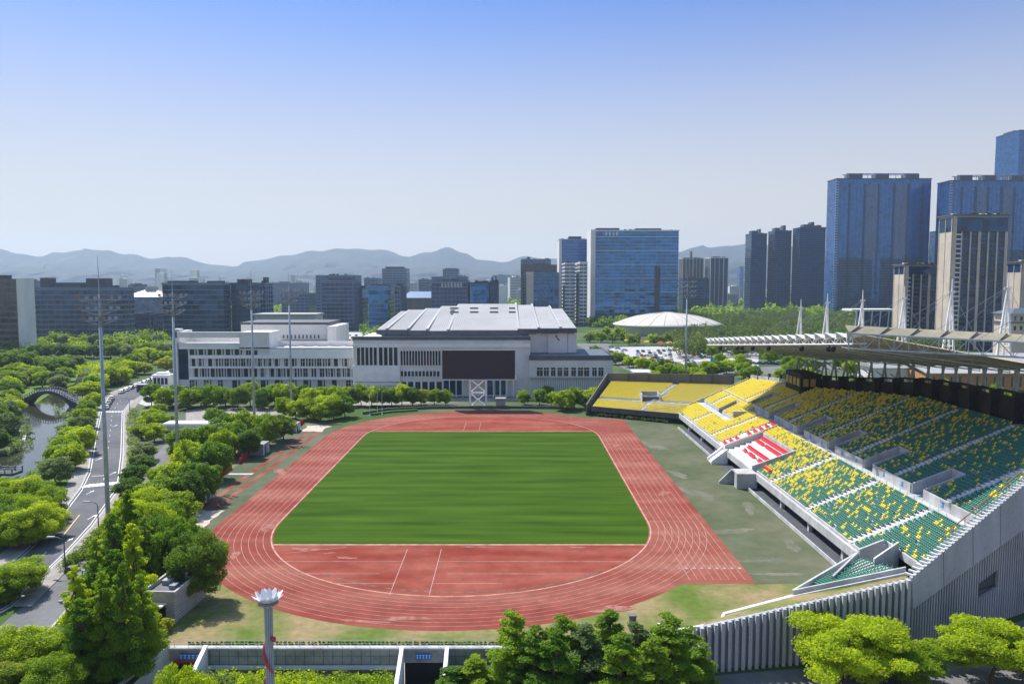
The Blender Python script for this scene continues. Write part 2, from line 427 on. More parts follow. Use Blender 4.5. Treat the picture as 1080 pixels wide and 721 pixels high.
n0 = t.nodes.new('ShaderNodeTexNoise'); n0.inputs['Scale'].default_value = .35; n0.inputs['Detail'].default_value = 6
mp = t.nodes.new('ShaderNodeMapping'); mp.inputs['Scale'].default_value = (.12, 1.0, 1); t.links.new(g.outputs['Position'], mp.inputs[0]); t.links.new(mp.outputs[0], n0.inputs['Vector'])
m1 = t.nodes.new('ShaderNodeMath'); m1.operation = 'MULTIPLY'; m1.inputs[1].default_value = 2 * pi / 6.5; t.links.new(sp.outputs[1], m1.inputs[0])
m2 = t.nodes.new('ShaderNodeMath'); m2.operation = 'SINE'; t.links.new(m1.outputs[0], m2.inputs[0])
m3 = t.nodes.new('ShaderNodeMath'); m3.operation = 'MULTIPLY_ADD'; m3.inputs[1].default_value = .075; t.links.new(m2.outputs[0], m3.inputs[0]); t.links.new(n0.outputs[0], m3.inputs[2])
n1 = t.nodes.new('ShaderNodeTexNoise'); n1.inputs['Scale'].default_value = 4.0; n1.inputs['Detail'].default_value = 4; t.links.new(g.outputs['Position'], n1.inputs['Vector'])
m4 = t.nodes.new('ShaderNodeMath'); m4.operation = 'MULTIPLY_ADD'; m4.inputs[1].default_value = .35; t.links.new(n1.outputs[0], m4.inputs[0]); t.links.new(m3.outputs[0], m4.inputs[2])
cr = t.nodes.new('ShaderNodeValToRGB'); cr.color_ramp.elements[0].position = .42; cr.color_ramp.elements[1].position = .95
cr.color_ramp.elements[0].color = (.020, .058, .002, 1); cr.color_ramp.elements[1].color = (.062, .118, .008, 1)
t.links.new(m4.outputs[0], cr.inputs[0]); t.links.new(cr.outputs[0], b.inputs['Base Color'])
sheet('grass_pitch', pitchpts, .024, pm)
# kerb round the infield, and the pale joint along the two straight ends of the pitch
kb = MB()
ov = arc(TX, TY + 42.2, IR - .2, 0, pi, 60) + arc(TX, TY - 42.2, IR - .2, pi, 2 * pi, 60); ov.append(ov[0])
ribbon(kb, ov, .28, .03)
ribbon(kb, [(TX - xn, TY - 55.6), (TX + xn, TY - 55.6)], .5, .031)
ribbon(kb, [(TX - xf, TY + 50.1), (TX + xf, TY + 50.1)], .4, .031)
tag(kb.build('infield_kerb_line', M['wear']), kind='structure')
lb = MB()
for k in range(1, 9):
    r = IR + 1.25 * k
    o2 = arc(TX, TY + 42.2, r, 0, pi, 70) + arc(TX, TY - 42.2, r, pi, 2 * pi, 70); o2.append(o2[0])
    ribbon(lb, o2, .065, .034)
    ribbon(lb, [(TX + r, TY - 72.0), (TX + r, TY - 42.2)], .065, .036)
for (a, bq) in (((TX + IR, TY - 66), (TX + WO - .8, TY - 66)), ((TX + IR, TY - 42.2), (TX + WO - .6, TY - 42.2)), ((TX - 9, TY - 58), (TX - 9, TY - 78)), ((TX - 3, TY - 58), (TX - 3, TY - 78)),
              ((TX - 30, TY - 64), (TX - 9, TY - 64)), ((TX - 3, TY - 64), (TX + 30, TY - 64)), ((TX - 27, TY - 69.5), (TX - 12, TY - 69.5)), ((TX - 1, TY - 69.5), (TX + 22, TY - 69.5)), ((TX - 18, TY - 73.5), (TX - 9, TY - 73.5)), ((TX - 3, TY - 73.5), (TX + 8, TY - 73.5)),
              ((TX - 30, TY - 60), (TX - 20, TY - 57)), ((TX - 6, TY + 52), (TX - 6, TY + 66)), ((TX - 1, TY + 52), (TX - 1, TY + 66))):
    ribbon(lb, [a, bq], .10, .038)
for i in range(9):
    x = TX + IR + 1.25 * i + .6; ribbon(lb, [(x, TY - 67.3), (x, TY - 66.7)], .5, .039)
tag(lb.build('lane_lines', M['line']), kind='structure')
# dark stain arcs and a pit cover in the near end zone
st = MB(); ribbon(st, arc(TX + 1, TY - 41.8, IR - 1.2, -2.25, -.85, 30), .35, .033)
tag(st.build('track_stain', mat('dark_stain', (.17, .105, .085), .9, .35, .8)), kind='structure')
# long jump runways and sand pits beside the back straight
rw = MB()
for x in (TX - 52.5, TX - 55.5): ribbon(rw, [(x, TY - 38), (x + 1.0, TY + 50)], 1.3, .02)
tag(rw.build('jump_runway', M['track']), kind='structure')
# scuffed and bleached patches on the rubber
rs = random.Random(9)
def blob(cx, cy, a, b, ang, z, mb):
    ph = [rs.uniform(0, 6.28) for _ in range(4)]; pts_ = []
    for i in range(26):
        t_ = 2 * pi * i / 26; k_ = 1 + .22 * sin(2 * t_ + ph[0]) + .16 * sin(3 * t_ + ph[1]) + .12 * sin(5 * t_ + ph[2]) + .08 * sin(9 * t_ + ph[3])
        x_, y_ = a * k_ * cos(t_), b * k_ * sin(t_); pts_.append((cx + x_ * cos(ang) - y_ * sin(ang), cy + x_ * sin(ang) + y_ * cos(ang), z))
    mb.poly(pts_)
wb = MB()
for (px, py, a, b, ang) in ((365, 588, 1.6, .5, 0), (348, 583, 1.0, .3, .2), (645, 642, 3.2, 1.0, .35), (430, 652, 4, .5, .05), (384, 655, 3, .45, -.1), (295, 497, 1.5, 3.0, .3), (282, 556, 1.2, 2.2, .4), (610, 577, 1.6, .35, 0), (505, 576.5, 2.4, .3, 0), (248, 585, .8, 1.6, .2), (705, 600, 2.2, .4, .1), (326, 579, 3.4, .5, 0), (700, 520, .8, 2.4, -.5), (650, 470, .8, 2, -.3)):
    x_, y_ = G(px, py); blob(x_, y_, a, b, ang, .041, wb)
tag(wb.build('scuffed_rubber', mat('scuffed_rubber', (.24, .075, .055), .9, .3, .8, col2=(.36, .19, .145), detail=8)), kind='structure')
wb = MB()
for (px, py, a, b, ang) in ((690, 470, 2, 6, .2), (735, 520, 2.2, 5, .4), (800, 590, 5, 1.2, 0), (770, 560, 4, 1.6, .2), (820, 605, 6, .5, 0), (715, 500, 1.4, 4, .4), (790, 535, 1.2, 4, -.2), (835, 575, 1.2, 3, -.2)):
    x_, y_ = G(px, py); blob(x_, y_, a, b, ang, .012, wb)
tag(wb.build('apron_stain', mat('apron_stain', (.11, .12, .075), .9, .3, .3, col2=(.18, .175, .13), detail=8)), kind='structure')
for (a, bq, c, d) in (((TX - 58, TY - 48), (TX - 49.5, TY - 46), (TX - 50.5, TY - 34), (TX - 57.5, TY - 35)), ((TX - 57, TY + 50), (TX - 51, TY + 50), (TX - 50, TY + 60), (TX - 58, TY + 60))):
    pp = []
    for (p, q) in ((a, bq), (bq, c), (c, d), (d, a)):
        for i in range(5): pp.append((lerp(p[0], q[0], i / 5) + random.uniform(-.6, .6), lerp(p[1], q[1], i / 5) + random.uniform(-.8, .8)))
    sheet('sand_pit', pp, .028, M['sand'])

# ---- road, river, paths on the river side
rl = [G(*p) for p in ((-40, 648), (20, 588), (56, 555), (86, 515), (94, 497), (100, 462), (106, 434), (116, 418), (152, 403), (185, 390), (260, 378))]
rr = [G(*p) for p in ((-40, 668), (10, 640), (70, 583), (96, 555), (125, 515), (129, 480), (130, 435), (140, 422), (163, 406), (196, 393), (262, 381))]
rp_ = MB()
for i in range(len(rl) - 1): rp_.quad((*rr[i], .016), (*rr[i + 1], .016), (*rl[i + 1], .016), (*rl[i], .016))
tag(rp_.build('road', M['asphalt']), kind='structure')
def shift(a, b, t): return [(lerp(p[0], q[0], t), lerp(p[1], q[1], t)) for p, q in zip(a, b)]
mk = MB()
ribbon(mk, shift(rl, rr, .05), .18, .022); ribbon(mk, shift(rl, rr, .95)[:8], .18, .022)
cl = shift(rl, rr, .52)
for (i, j, k) in ((1, 3, 0),):
    pp = along(cl[0:4], 60)
    for q in range(0, 58, 4):
        if q < 30: ribbon(mk, pp[q:q + 3], .2, .022)
yk = MB(); ribbon(yk, along(cl[2:4], 12)[1:9], .2, .023)
tag(yk.build('yellow_centre_line', M['ypaint']), kind='structure')
pp = along(cl[4:8], 60)
for q in range(0, 58, 4): ribbon(mk, pp[q:q + 2], .12, .022)
# zebra crossing and stop lines
ca = G(88, 512.5); cb2 = G(125, 509)
for i in range(9):
    t_ = (i + .5) / 9; x = lerp(ca[0], cb2[0], t_); y = lerp(ca[1], cb2[1], t_)
    ribbon(mk, [(x - .3, y - 1.7), (x + .3, y + 1.7)], .6, .023)
for (p, q) in (((97, 502), (112, 501)), ((112, 516.5), (122, 516.5)), ((106, 434.5), (130, 434))): ribbon(mk, [G(*p), G(*q)], .35, .024)
for (px, py) in ((104, 484), (121, 449), (119, 499), (97, 545), (72, 570), (95, 519)):
    c = G(px, py)       # lane arrows: stem, and a diamond head
    ribbon(mk, [(c[0], c[1] - 1.6), (c[0], c[1] + .6)], .18, .025)
    mk.poly([(c[0] - .42, c[1] + .5, .026), (c[0] + .42, c[1] + .5, .026), (c[0], c[1] + 1.9, .026)])
for i in range(7):
    c = G(108 + i * 3.2, 434); ribbon(mk, [(c[0], c[1] - 1.5), (c[0], c[1] + 1.5)], .6, .023)
tag(mk.build('road_markings', M['paint']), kind='structure')
kb = MB(); walls(kb, [(p[0] - .25, p[1]) for p in rl], .35, 0, .14); walls(kb, [(p[0] + .25, p[1]) for p in rr[:-3]], .35, 0, .14)
tag(kb.build('kerb', M['kerb']), kind='structure')
def strip(name, a, b, z, m):
    s_ = MB()
    for i in range(len(a) - 1): s_.quad((*b[i], z), (*b[i + 1], z), (*a[i + 1], z), (*a[i], z))
    tag(s_.build(name, m), kind='structure')
n_ = len(rl) - 2
strip('pavement', [(p[0] - 3.8, p[1]) for p in rl[:n_]], [(p[0] - .42, p[1]) for p in rl[:n_]], .12, M['paving'])
strip('pavement', [(p[0] + .42, p[1]) for p in rr[1:n_]], [(p[0] + 3.2, p[1]) for p in rr[1:n_]], .12, M['paving'])
# service drive between the hedge and the stadium
sl = [G(*p) for p in ((-60, 705), (0, 660), (38, 627), (108, 574), (146, 505), (165, 478), (180, 462))]
sr = [G(*p) for p in ((-30, 735), (30, 690), (83, 629), (116, 592), (158, 512), (178, 478), (192, 462))]
strip('service_drive', sl, sr, .013, M['asphalt2'])
dk = MB(); walls(dk, sr[1:5], .35, 0, .15); tag(dk.build('drive_kerb', M['kerb']), kind='structure')
# side track beyond the back straight end and paths in front of the gymnasium
sheet('front_path', [G(*p) for p in ((196, 446), (300, 441), (385, 428), (470, 424), (640, 421), (640, 417), (380, 421), (300, 428), (196, 432))], .010, M['paving'])
sheet('yard_paving', [G(*p) for p in ((160, 404), (180, 404), (166, 432), (142, 424))], .017, M['kerb'])
# river
wm = bpy.data.materials.new('river_water'); wm.use_nodes = True
t = wm.node_tree; b = t.nodes['Principled BSDF']; b.inputs['Base Color'].default_value = (.035, .04, .025, 1)
b.inputs['Roughness'].default_value = .05; b.inputs['Specular IOR Level'].default_value = .9
n = t.nodes.new('ShaderNodeTexNoise'); n.inputs['Scale'].default_value = .5; n.inputs['Detail'].default_value = 3
g = t.nodes.new('ShaderNodeNewGeometry'); t.links.new(g.outputs['Position'], n.inputs['Vector'])
bp = t.nodes.new('ShaderNodeBump'); bp.inputs['Strength'].default_value = .06; t.links.new(n.outputs[0], bp.inputs['Height']); t.links.new(bp.outputs[0], b.inputs['Normal'])
sheet('river_water', [G(*p) for p in ((-90, 560), (14, 515), (44, 487), (62, 460), (70, 440), (92, 424), (108, 407), (108, 396), (96, 392), (84, 392), (78, 405), (58, 412), (40, 424), (12, 436), (28, 452), (22, 468), (0, 480), (-90, 490))], .012, wm)
# stone edge of the bank
bk = MB(); walls(bk, [G(*p) for p in ((14, 452), (27, 458), (24, 468), (8, 476), (-12, 478))], .9, 0, .45)
tag(bk.build('bank_edge_stones', M['kerb']), kind='structure')
sheet('park_grass', [G(*p) for p in ((-200, 440), (12, 436), (40, 424), (78, 405), (84, 391), (60, 384), (-120, 384))], .009, M['grass'])
sheet('verge_grass', [G(*p) for p in ((44, 487), (62, 462), (74, 440), (96, 422), (104, 434), (96, 465), (88, 500), (50, 550), (0, 590), (-90, 620), (-90, 562), (14, 516))], .011, M['grass'])
# avenue and car park to the north-east
sheet('avenue', [G(*p) for p in ((604, 362), (640, 362), (735, 398), (735, 412), (690, 404))], .006, M['asphalt2'])
sheet('car_park', [G(*p) for p in ((632, 372), (650, 366), (760, 364), (800, 372), (800, 388), (740, 394), (700, 388))], .010, M['kerb'])
sheet('avenue', [G(*p) for p in ((700, 392), (1100, 372), (1100, 380), (700, 400))], .006, M['asphalt2'])
sheet('west_yard', [G(*p) for p in ((330, 349), (410, 349), (420, 366), (320, 366))], .006, M['kerb'])

# ---- hills
def ridge(name, pts, Y, depth, col, seed):
    rnd = random.Random(seed)
    mb = MB(); NX = 260; NR = 10
    xs = [lerp(pts[0][0], pts[-1][0], i / NX) for i in range(NX + 1)]
    def top(px):
        for i in range(len(pts) - 1):
            if pts[i][0] <= px <= pts[i + 1][0]:
                u = (px - pts[i][0]) / (pts[i + 1][0] - pts[i][0]); u = u * u * (3 - 2 * u)
                return lerp(pts[i][1], pts[i + 1][1], u)
        return pts[-1][1]
    ph = [(rnd.uniform(0, 6), rnd.uniform(.02, .25), rnd.uniform(.3, 1)) for _ in range(14)]
    grid = []
    for r in range(NR + 1):
        v = r / NR; row = []
        for px in xs:
            X, z = V(px, top(px), Y)
            z = max(z, 5)
            jag = sum(a * sin(p + f * px * (1 + .35 * math.sin(r * 2.1 + p))) for p, f, a in ph)
            hgt = z * (v ** .8) + (jag * z * .03 if r < NR else jag * 2.5)
            yy = Y - depth * (1 - v) + jag * 60 * (1 - v)
            row.append((X * (1 if True else 1), yy, max(hgt, -1) if r else -1))
        grid.append(row)
    back = [(p[0], p[1] + depth * .7, -1) for p in grid[-1]]
    grid.append(back)
    n = 0
    for row in grid: mb.v += row
    w = NX + 1
    for r in range(len(grid) - 1):
        for i in range(NX): mb.f.append((r * w + i, r * w + i + 1, (r + 1) * w + i + 1, (r + 1) * w + i)); mb.m.append(0)
    o = mb.build(name, col, smooth=True); tag(o, kind='structure')
hm = mat('wooded_hill', (.03, .045, .04), .95, .3, .004, col2=(.055, .065, .055), detail=8)
ridge('hills', [(-160, 272), (-60, 268), (0, 263), (18, 267), (38, 271), (60, 267), (80, 264), (103, 263), (130, 267), (160, 272), (190, 271), (225, 279), (248, 281), (262, 276), (300, 270), (335, 264), (380, 262), (410, 265), (432, 270), (452, 266), (472, 260), (490, 267), (505, 274), (530, 276), (552, 271), (570, 272), (600, 274), (650, 276), (700, 268), (735, 261), (770, 259), (790, 257), (840, 262), (900, 266), (1000, 262), (1120, 258), (1240, 266)], 7400, 900, hm, 3)
ridge('hills', [(-160, 282), (0, 281), (100, 284), (200, 286), (260, 288), (330, 283), (380, 282), (420, 286), (450, 280), (480, 284), (540, 287), (600, 285), (700, 280), (800, 276), (1000, 280), (1240, 282)], 6100, 500, hm, 9)
# ---- haze
hz = MB(); hz.box(-FARX - 60, FARX + 60, -300, FARY + 60, LOW - 1, 480)
haze = hz.build('haze', bpy.data.materials.new('haze_air')); tag(haze, kind='stuff')
hmt = haze.data.materials[0]; hmt.use_nodes = True
for nd in list(hmt.node_tree.nodes):
    if nd.type == 'BSDF_PRINCIPLED': hmt.node_tree.nodes.remove(nd)
pv = hmt.node_tree.nodes.new('ShaderNodeVolumePrincipled')
pv.inputs['Color'].default_value = (.64, .81, 1, 1); pv.inputs['Density'].default_value = 0.92e-4; pv.inputs['Anisotropy'].default_value = 0.35
hmt.node_tree.links.new(pv.outputs[0], hmt.node_tree.nodes['Material Output'].inputs['Volume'])

# ================================================================== GRANDSTAND
def zlow(x): return 3.0 + .4 * (x - 56)
def zup(x): return 10.2 + .43 * (x - 72.5)
def ynear(x): return B0[1] + (x - B0[0]) * (B1[1] - B0[1]) / (B1[0] - B0[0])
BACK = [(100, 95), (180, 95), (197, 92), (209, 89.5), (221, 87), (238, 85), (264, 81)]
def xback(y):
    for (a, xa), (b_, xb) in zip(BACK, BACK[1:]):
        if y <= b_: return lerp(xa, xb, max(0, (y - a) / (b_ - a)))
    return 81
YF = 262.0
stand = empty('grandstand', (56, 190, 0), 'long main grandstand of yellow and green seats beside the red track', 'grandstand')
def P(mb, name, m, parent=None, smooth=False):
    parent = parent or stand
    o = mb.build(name, m, parent, smooth=smooth)
    if parent is stand: o.location = (-56, -190, 0)
    return o
NOTCH_U = [135, 154, 172, 190.5, 212, 231]
AISLE_L = [127, 146, 166.5, 218, 241]
AISLE_U = [126.8, 144.5, 163.0, 181.3, 201, 221.5, 239]
terr = MB(); seats = []; stairs = {}; reds = MB()
rnd = random.Random(11)
def pyel(x, y, upper):
    k = [(120, .10), (138, .12), (150, .20), (165, .34), (185, .52), (205, .74), (216, .90), (234, 1), (300, 1)] if upper else [(110, .13), (132, .15), (148, .22), (160, .40), (176, .62), (190, .86), (200, .97), (300, 1)]
    for (a, pa), (b_, pb) in zip(k, k[1:]):
        if y <= b_: return lerp(pa, pb, max(0, (y - a) / (b_ - a)))
    return 1
def minus(iv, a, b):
    out = []
    for (p, q) in iv:
        if b <= p or a >= q: out.append((p, q)); continue
        if a > p: out.append((p, a))
        if b < q: out.append((b, q))
    return out
def row(x, z, iv, aisles, upper, depth=.8, fill=1.2):
    for (a, b) in iv:
        if b - a < .6: continue
        terr.box(x, x + depth, a, b, z - fill, z)
        n = int((b - a) / .56)
        y = a + .35
        while y < b - .3:
            if all(abs(y - q) > .95 for q in aisles):
                if rnd.random() < .985: seats.append((x + .42, y, z, 0, 0 if rnd.random() < pyel(x, y, upper) else 1))
            y += .56
        for q in aisles:
            if a < q < b:
                sq = stairs.setdefault((q, upper), MB()); sq.box(x - .02, x + depth * .5, q - .62, q + .62, z - .3, z + .17); sq.box(x + depth * .5, x + depth - .02, q - .62, q + .62, z - .3, z + .04)
VIP = (177.5, 200.5)
nl = 17
for r in range(nl):                                                # lower tier
    x = 57.0 + .8 * r; z = zlow(x)
    y0 = max(ynear(x) + 1.6, 122 if x < 60.4 else 0); y1 = YF if x < 63.0 else 226
    iv = [(y0, y1)]
    if x < 66: iv = minus(iv, *VIP)
    iv = minus(iv, 202.5, 208.5)
    row(x, z, iv, AISLE_L, False)
# red benches in their white column
whp = MB()
for r in range(nl):
    x = 57.0 + .8 * r; z = zlow(x); whp.box(x, x + .8, 202.5, 208.5, z - 1.2, z)
    if r % 2 == 0 and r not in (6,): reds.box(x + .25, x + .8, 203.6, 207.4, z + .34, z + .50); reds.box(x + .72, x + .84, 203.6, 207.4, z + .4, z + .9)
# presidential box terrace
zt = zlow(57.0)
for i in range(6):
    x0 = 57.0 + 1.5 * i; z0 = zt + .52 * i; whp.box(x0, x0 + 1.5 if i < 5 else x0 + 1.5, VIP[0] + .3, VIP[1] - .3, z0 - 1.5, z0)
    for (a, b) in {1: [(179, 183.6), (186, 190.6), (192.5, 195)], 2: [(180, 196.5)], 4: [(178.4, 192), (193, 199)], 5: [(178.4, 199.6)]}.get(i, []):
        reds.box(x0 + .5, x0 + 1.15, a, b, z0 + .3, z0 + .46); reds.box(x0 + 1.05, x0 + 1.18, a, b, z0 + .4, z0 + .95)
reds.box(58.3, 58.9, 171.5, 176.0, zlow(58) + .5, zlow(58) + .9)
gw = MB()
for y in VIP: gw.hexa([(56.2, y - .2, 2), (66.3, y - .2, 5), (66.3, y + .2, 5), (56.2, y + .2, 2), (56.2, y - .2, 4.3), (66.3, y - .2, zlow(66.3) + .9), (66.3, y + .2, zlow(66.3) + .9), (56.2, y + .2, 4.3)])
gw.box(66.0, 66.4, VIP[0], VIP[1], 4, zlow(66) + .7)
gw.hexa([(57, 202.2, 3), (70.6, 202.2, 8), (70.6, 202.5, 8), (57, 202.5, 3), (57, 202.2, 4.2), (70.6, 202.2, zlow(70.6) + .6), (70.6, 202.5, zlow(70.6) + .6), (57, 202.5, 4.2)])
# walkways
zw = 9.0
terr.box(70.55, 72.5, ynear(71.5) + 1.5, 226.5, zw - .6, zw)
terr.box(63.6, 65.6, 226.2, YF, 5.6, 6.15)
terr.box(65.6, 72.5, 226.0, 227.0, 5, 9.0)
# upper tier
x = 72.6
while x < 95.2:
    z = zup(x)
    yfar = YF
    for (a, xa), (b_, xb) in zip(BACK, BACK[1:]):
        if xa != xb and xb <= x < xa: yfar = lerp(a, b_, (x - xa) / (xb - xa))
    if x < 81: yfar = YF
    iv = [(ynear(x) + 1.8, yfar)]
    if x < 79.6:
        for q in NOTCH_U: iv = minus(iv, q - 2.1, q + 2.1)
    iv = minus(iv, *( (221, 234) if x > 83 else (0, 0)))
    row(x, z, iv, AISLE_U, True)
    x += .8
# far section upper rows start lower, at the stepped walkway
x = 65.7
while x < 72.5:
    z = zlow(x) + .1 + .35 * min(1, (x - 65.7) / 4)
    iv = minus([(227.0, YF)], 238.5, 242.5) if x < 71 else [(227.0, YF)]
    row(x, z, iv, [252], True)
    x += .8
P(terr, 'terrace', M['tread'])
for sq in stairs.values(): P(sq, 'aisle_stairs', M['stair'])
P(whp, 'presidential_box_floor', M['white'])
tag(P(reds, 'bench', M['seat_r']), 'rows of red benches on the white terrace')
# walls of the stair mouths, upper front wall, parapets
for q in NOTCH_U:
    for sgn in (-1, 1):
        y = q + sgn * 2.0
        gw.hexa([(72.4, y - .18, zw), (79.6, y - .18, zw), (79.6, y + .18, zw), (72.4, y + .18, zw), (72.4, y - .18, zup(72.5) + .6), (79.6, y - .18, zup(79.6) + .35), (79.6, y + .18, zup(79.6) + .35), (72.4, y + .18, zup(72.5) + .6)])
    gw.box(79.4, 79.7, q - 2, q + 2, zw + 2.4, zup(79.6) + .35)
prev = ynear(72.4) + 1.5
for q in NOTCH_U + [264]:
    gw.box(72.2, 72.5, prev, q - 2.2 if q != 264 else YF, zw, zup(72.5) + .55)
    prev = q + 2.2
gw.box(55.7, 56.1, 122, YF, 2.0, 3.55); gw.box(56.1, 57.0, 122, YF, 2.6, 2.95)
gw.hexa([(57.6, YF - .3, 0), (81, YF - .3, 0), (81, YF, 0), (57.6, YF, 0), (57.6, YF - .3, 4.1), (81, YF - .3, 14.6), (81, YF, 14.6), (57.6, YF, 4.1)])
P(gw, 'guard_wall', M['concrete'])
fl = MB()
for q in NOTCH_U: fl.box(72.5, 79.5, q - 1.8, q + 1.8, zw - .4, zw - .02); fl.box(79.72, 79.8, q - 2, q + 2, zw - .4, zw + 2.5)
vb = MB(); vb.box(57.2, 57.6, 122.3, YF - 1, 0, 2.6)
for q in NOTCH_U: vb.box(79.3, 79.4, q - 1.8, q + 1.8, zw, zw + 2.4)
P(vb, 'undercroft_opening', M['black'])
P(fl, 'vomitory_floor', M['grey'])
# blue block numbers painted on the upper front wall
bn = MB()
for q in [126.5, 140, 147, 159, 166, 177, 184, 196, 206, 219]:
    y = q; bn.box(72.17, 72.2, y - .25, y + .25, 9.45, 10.35)
    bn.box(72.165, 72.2, y + .32, y + .5, 9.45, 9.7)
P(bn, 'block_number', M['blue'])
# front plinth and pit wall, portal and stair block
fw = MB()
fw.box(53.6, 53.8, 119, 172, 0, .7); fw.box(53.6, 53.8, 205, 246, 0, .7)
P(fw, 'pit_wall', M['concrete'])
fw = MB(); fw.box(53.8, 57.2, 119, 246, -.02, .03); P(fw, 'pit_floor', M['dkgrey'])
for y in (128, 143, 158, 210, 226, 242):
    c = MB(); c.box(56.2, 56.9, y - .4, y + .4, 0, 2.6); P(c, 'pier', M['concrete'])
sb = MB()
for i in range(9): sb.box(52.0 + .42 * i, 56, 197.6, 201.0, 0, .34 * (i + 1))
for y in (197.2, 201.2): sb.hexa([(51.8, y - .2, 0), (56, y - .2, 0), (56, y + .2, 0), (51.8, y + .2, 0), (51.8, y - .2, .8), (56, y - .2, 4.0), (56, y + .2, 4.0), (51.8, y + .2, .8)])
P(sb, 'field_stairs', M['white'])
pt = MB(); pt.box(51.6, 56, 173.0, 173.4, 0, 3.2); pt.box(51.6, 56, 177.6, 178, 0, 3.2); pt.box(51.6, 56, 173, 178, 3.2, 3.5)
pt.hexa([(48.6, 177.6, 0), (51.6, 177.6, 0), (51.6, 178, 0), (48.6, 178, 0), (48.6, 177.6, .5), (51.6, 177.6, 3.5), (51.6, 178, 3.5), (48.6, 178, .5)])
pt.box(51.4, 51.6, 173, 175, 0, 3.5)
P(pt, 'tunnel_portal', M['concrete'])
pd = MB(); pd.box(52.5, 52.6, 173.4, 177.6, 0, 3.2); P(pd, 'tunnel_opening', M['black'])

# ---- seats: the hundred nearest as parts, the rest as one part
def seat_mb():
    m_ = MB()
    m_.box(-.19, .18, -.23, .23, .30, .37)
    m_.hexa([(.12, -.23, .33), (.19, -.23, .33), (.19, .23, .33), (.12, .23, .33), (.20, -.21, .68), (.26, -.21, .68), (.26, .21, .68), (.20, .21, .68)])
    m_.box(-.05, .05, -.05, .05, 0, .30)
    return m_
sm = seat_mb(); SV = np.array(sm.v); SF = np.array(sm.f)
def seats_mesh(name, lst, parent, off):
    n = len(lst); A = np.array(lst, float)
    ca, sa = np.cos(A[:, 3]), np.sin(A[:, 3])
    X = SV[None, :, 0] * ca[:, None] - SV[None, :, 1] * sa[:, None] + A[:, 0, None]
    Y = SV[None, :, 0] * sa[:, None] + SV[None, :, 1] * ca[:, None] + A[:, 1, None]
    Z = SV[None, :, 2] + A[:, 2, None]
    v = np.stack([X, Y, Z], -1).reshape(-1, 3)
    f = (SF[None] + (np.arange(n) * len(SV))[:, None, None]).reshape(-1, 4)
    me = bpy.data.meshes.new(name)
    me.vertices.add(len(v)); me.vertices.foreach_set('co', v.ravel())
    me.loops.add(f.size); me.loops.foreach_set('vertex_index', f.ravel())
    me.polygons.add(len(f)); me.polygons.foreach_set('loop_start', np.arange(0, f.size, 4))
    for m_ in (M['seat_y'], M['seat_g']): me.materials.append(m_)
    me.polygons.foreach_set('material_index', np.repeat(A[:, 4].astype(int), len(SF)))
    me.update(calc_edges=True)
    o = bpy.data.objects.new(name, me); COL.objects.link(o); o.parent = parent; o.location = off
    return o
def split_seats(lst, parent, off, n=100):
    lst = sorted(lst, key=lambda q: q[0] ** 2 + q[1] ** 2 + (47 - q[2]) ** 2)
    near, rest = lst[:n], lst[n:]
    base = {}
    for ci, mm in ((0, M['seat_y']), (1, M['seat_g'])):
        me = seat_mb()
        me_ = bpy.data.meshes.new('seat'); me_.from_pydata(me.v, [], me.f); me_.materials.append(mm); base[ci] = me_
    for q in near:
        o = bpy.data.objects.new('seat', base[q[4]]); COL.objects.link(o); o.parent = parent
        o.location = (q[0] + off[0], q[1] + off[1], q[2] + off[2]); o.rotation_euler = (0, 0, q[3])
    tag(seats_mesh('seating', rest, parent, off), kind='stuff')
# low wedge of seats running down to the near corner
P1 = (42.0, 112.0, .3); P2 = (56.0, 121.8, 2.6); P3 = (57.2, 109.0, 5.0)
def tri(u, v):      # u along P1->P3, v towards P1->P2
    return tuple(P1[i] + u * (P3[i] - P1[i]) + v * u * (P2[i] - P3[i]) for i in range(3))
wd = MB(); wd.poly([P1, P3, P2]); wd.poly([(P1[0], P1[1], 0), (P2[0], P2[1], 0), P2, P1]); P(wd, 'corner_terrace', M['tread'])
wr = MB()
for (a, b) in ((P1, P2), (P1, P3), (tri(.45, .5), P2)):
    d = Vector((b[0] - a[0], b[1] - a[1])); d.normalize(); nx, ny = -d.y * .15, d.x * .15
    wr.hexa([(a[0] - nx, a[1] - ny, 0), (b[0] - nx, b[1] - ny, 0), (b[0] + nx, b[1] + ny, 0), (a[0] + nx, a[1] + ny, 0), (a[0] - nx, a[1] - ny, a[2] + .9), (b[0] - nx, b[1] - ny, b[2] + .9), (b[0] + nx, b[1] + ny, b[2] + .9), (a[0] + nx, a[1] + ny, a[2] + .9)])
wr.hexa([(56, 116.0, 0), (61, 118.5, 0), (61, 118.9, 0), (56, 116.4, 0), (56, 116, 4.5), (61, 118.5, 6.3), (61, 118.9, 6.3), (56, 116.4, 4.5)])
wr.hexa([(56.2, 121.6, 0), (60.2, 121.6, 0), (60.2, 122.0, 0), (56.2, 122.0, 0), (56.2, 121.6, 4.0), (60.2, 121.6, 5.6), (60.2, 122.0, 5.6), (56.2, 122.0, 4.0)])
P(wr, 'corner_wall', M['concrete'])
for v in [.12, .22, .32, .42, .55, .65, .75, .85]:
    u = .3
    while u < .97:
        p = tri(u, v); seats.append((p[0], p[1], p[2], radians(-20), 1)); u += .035
split_seats(seats, stand, (-56, -190, 0))

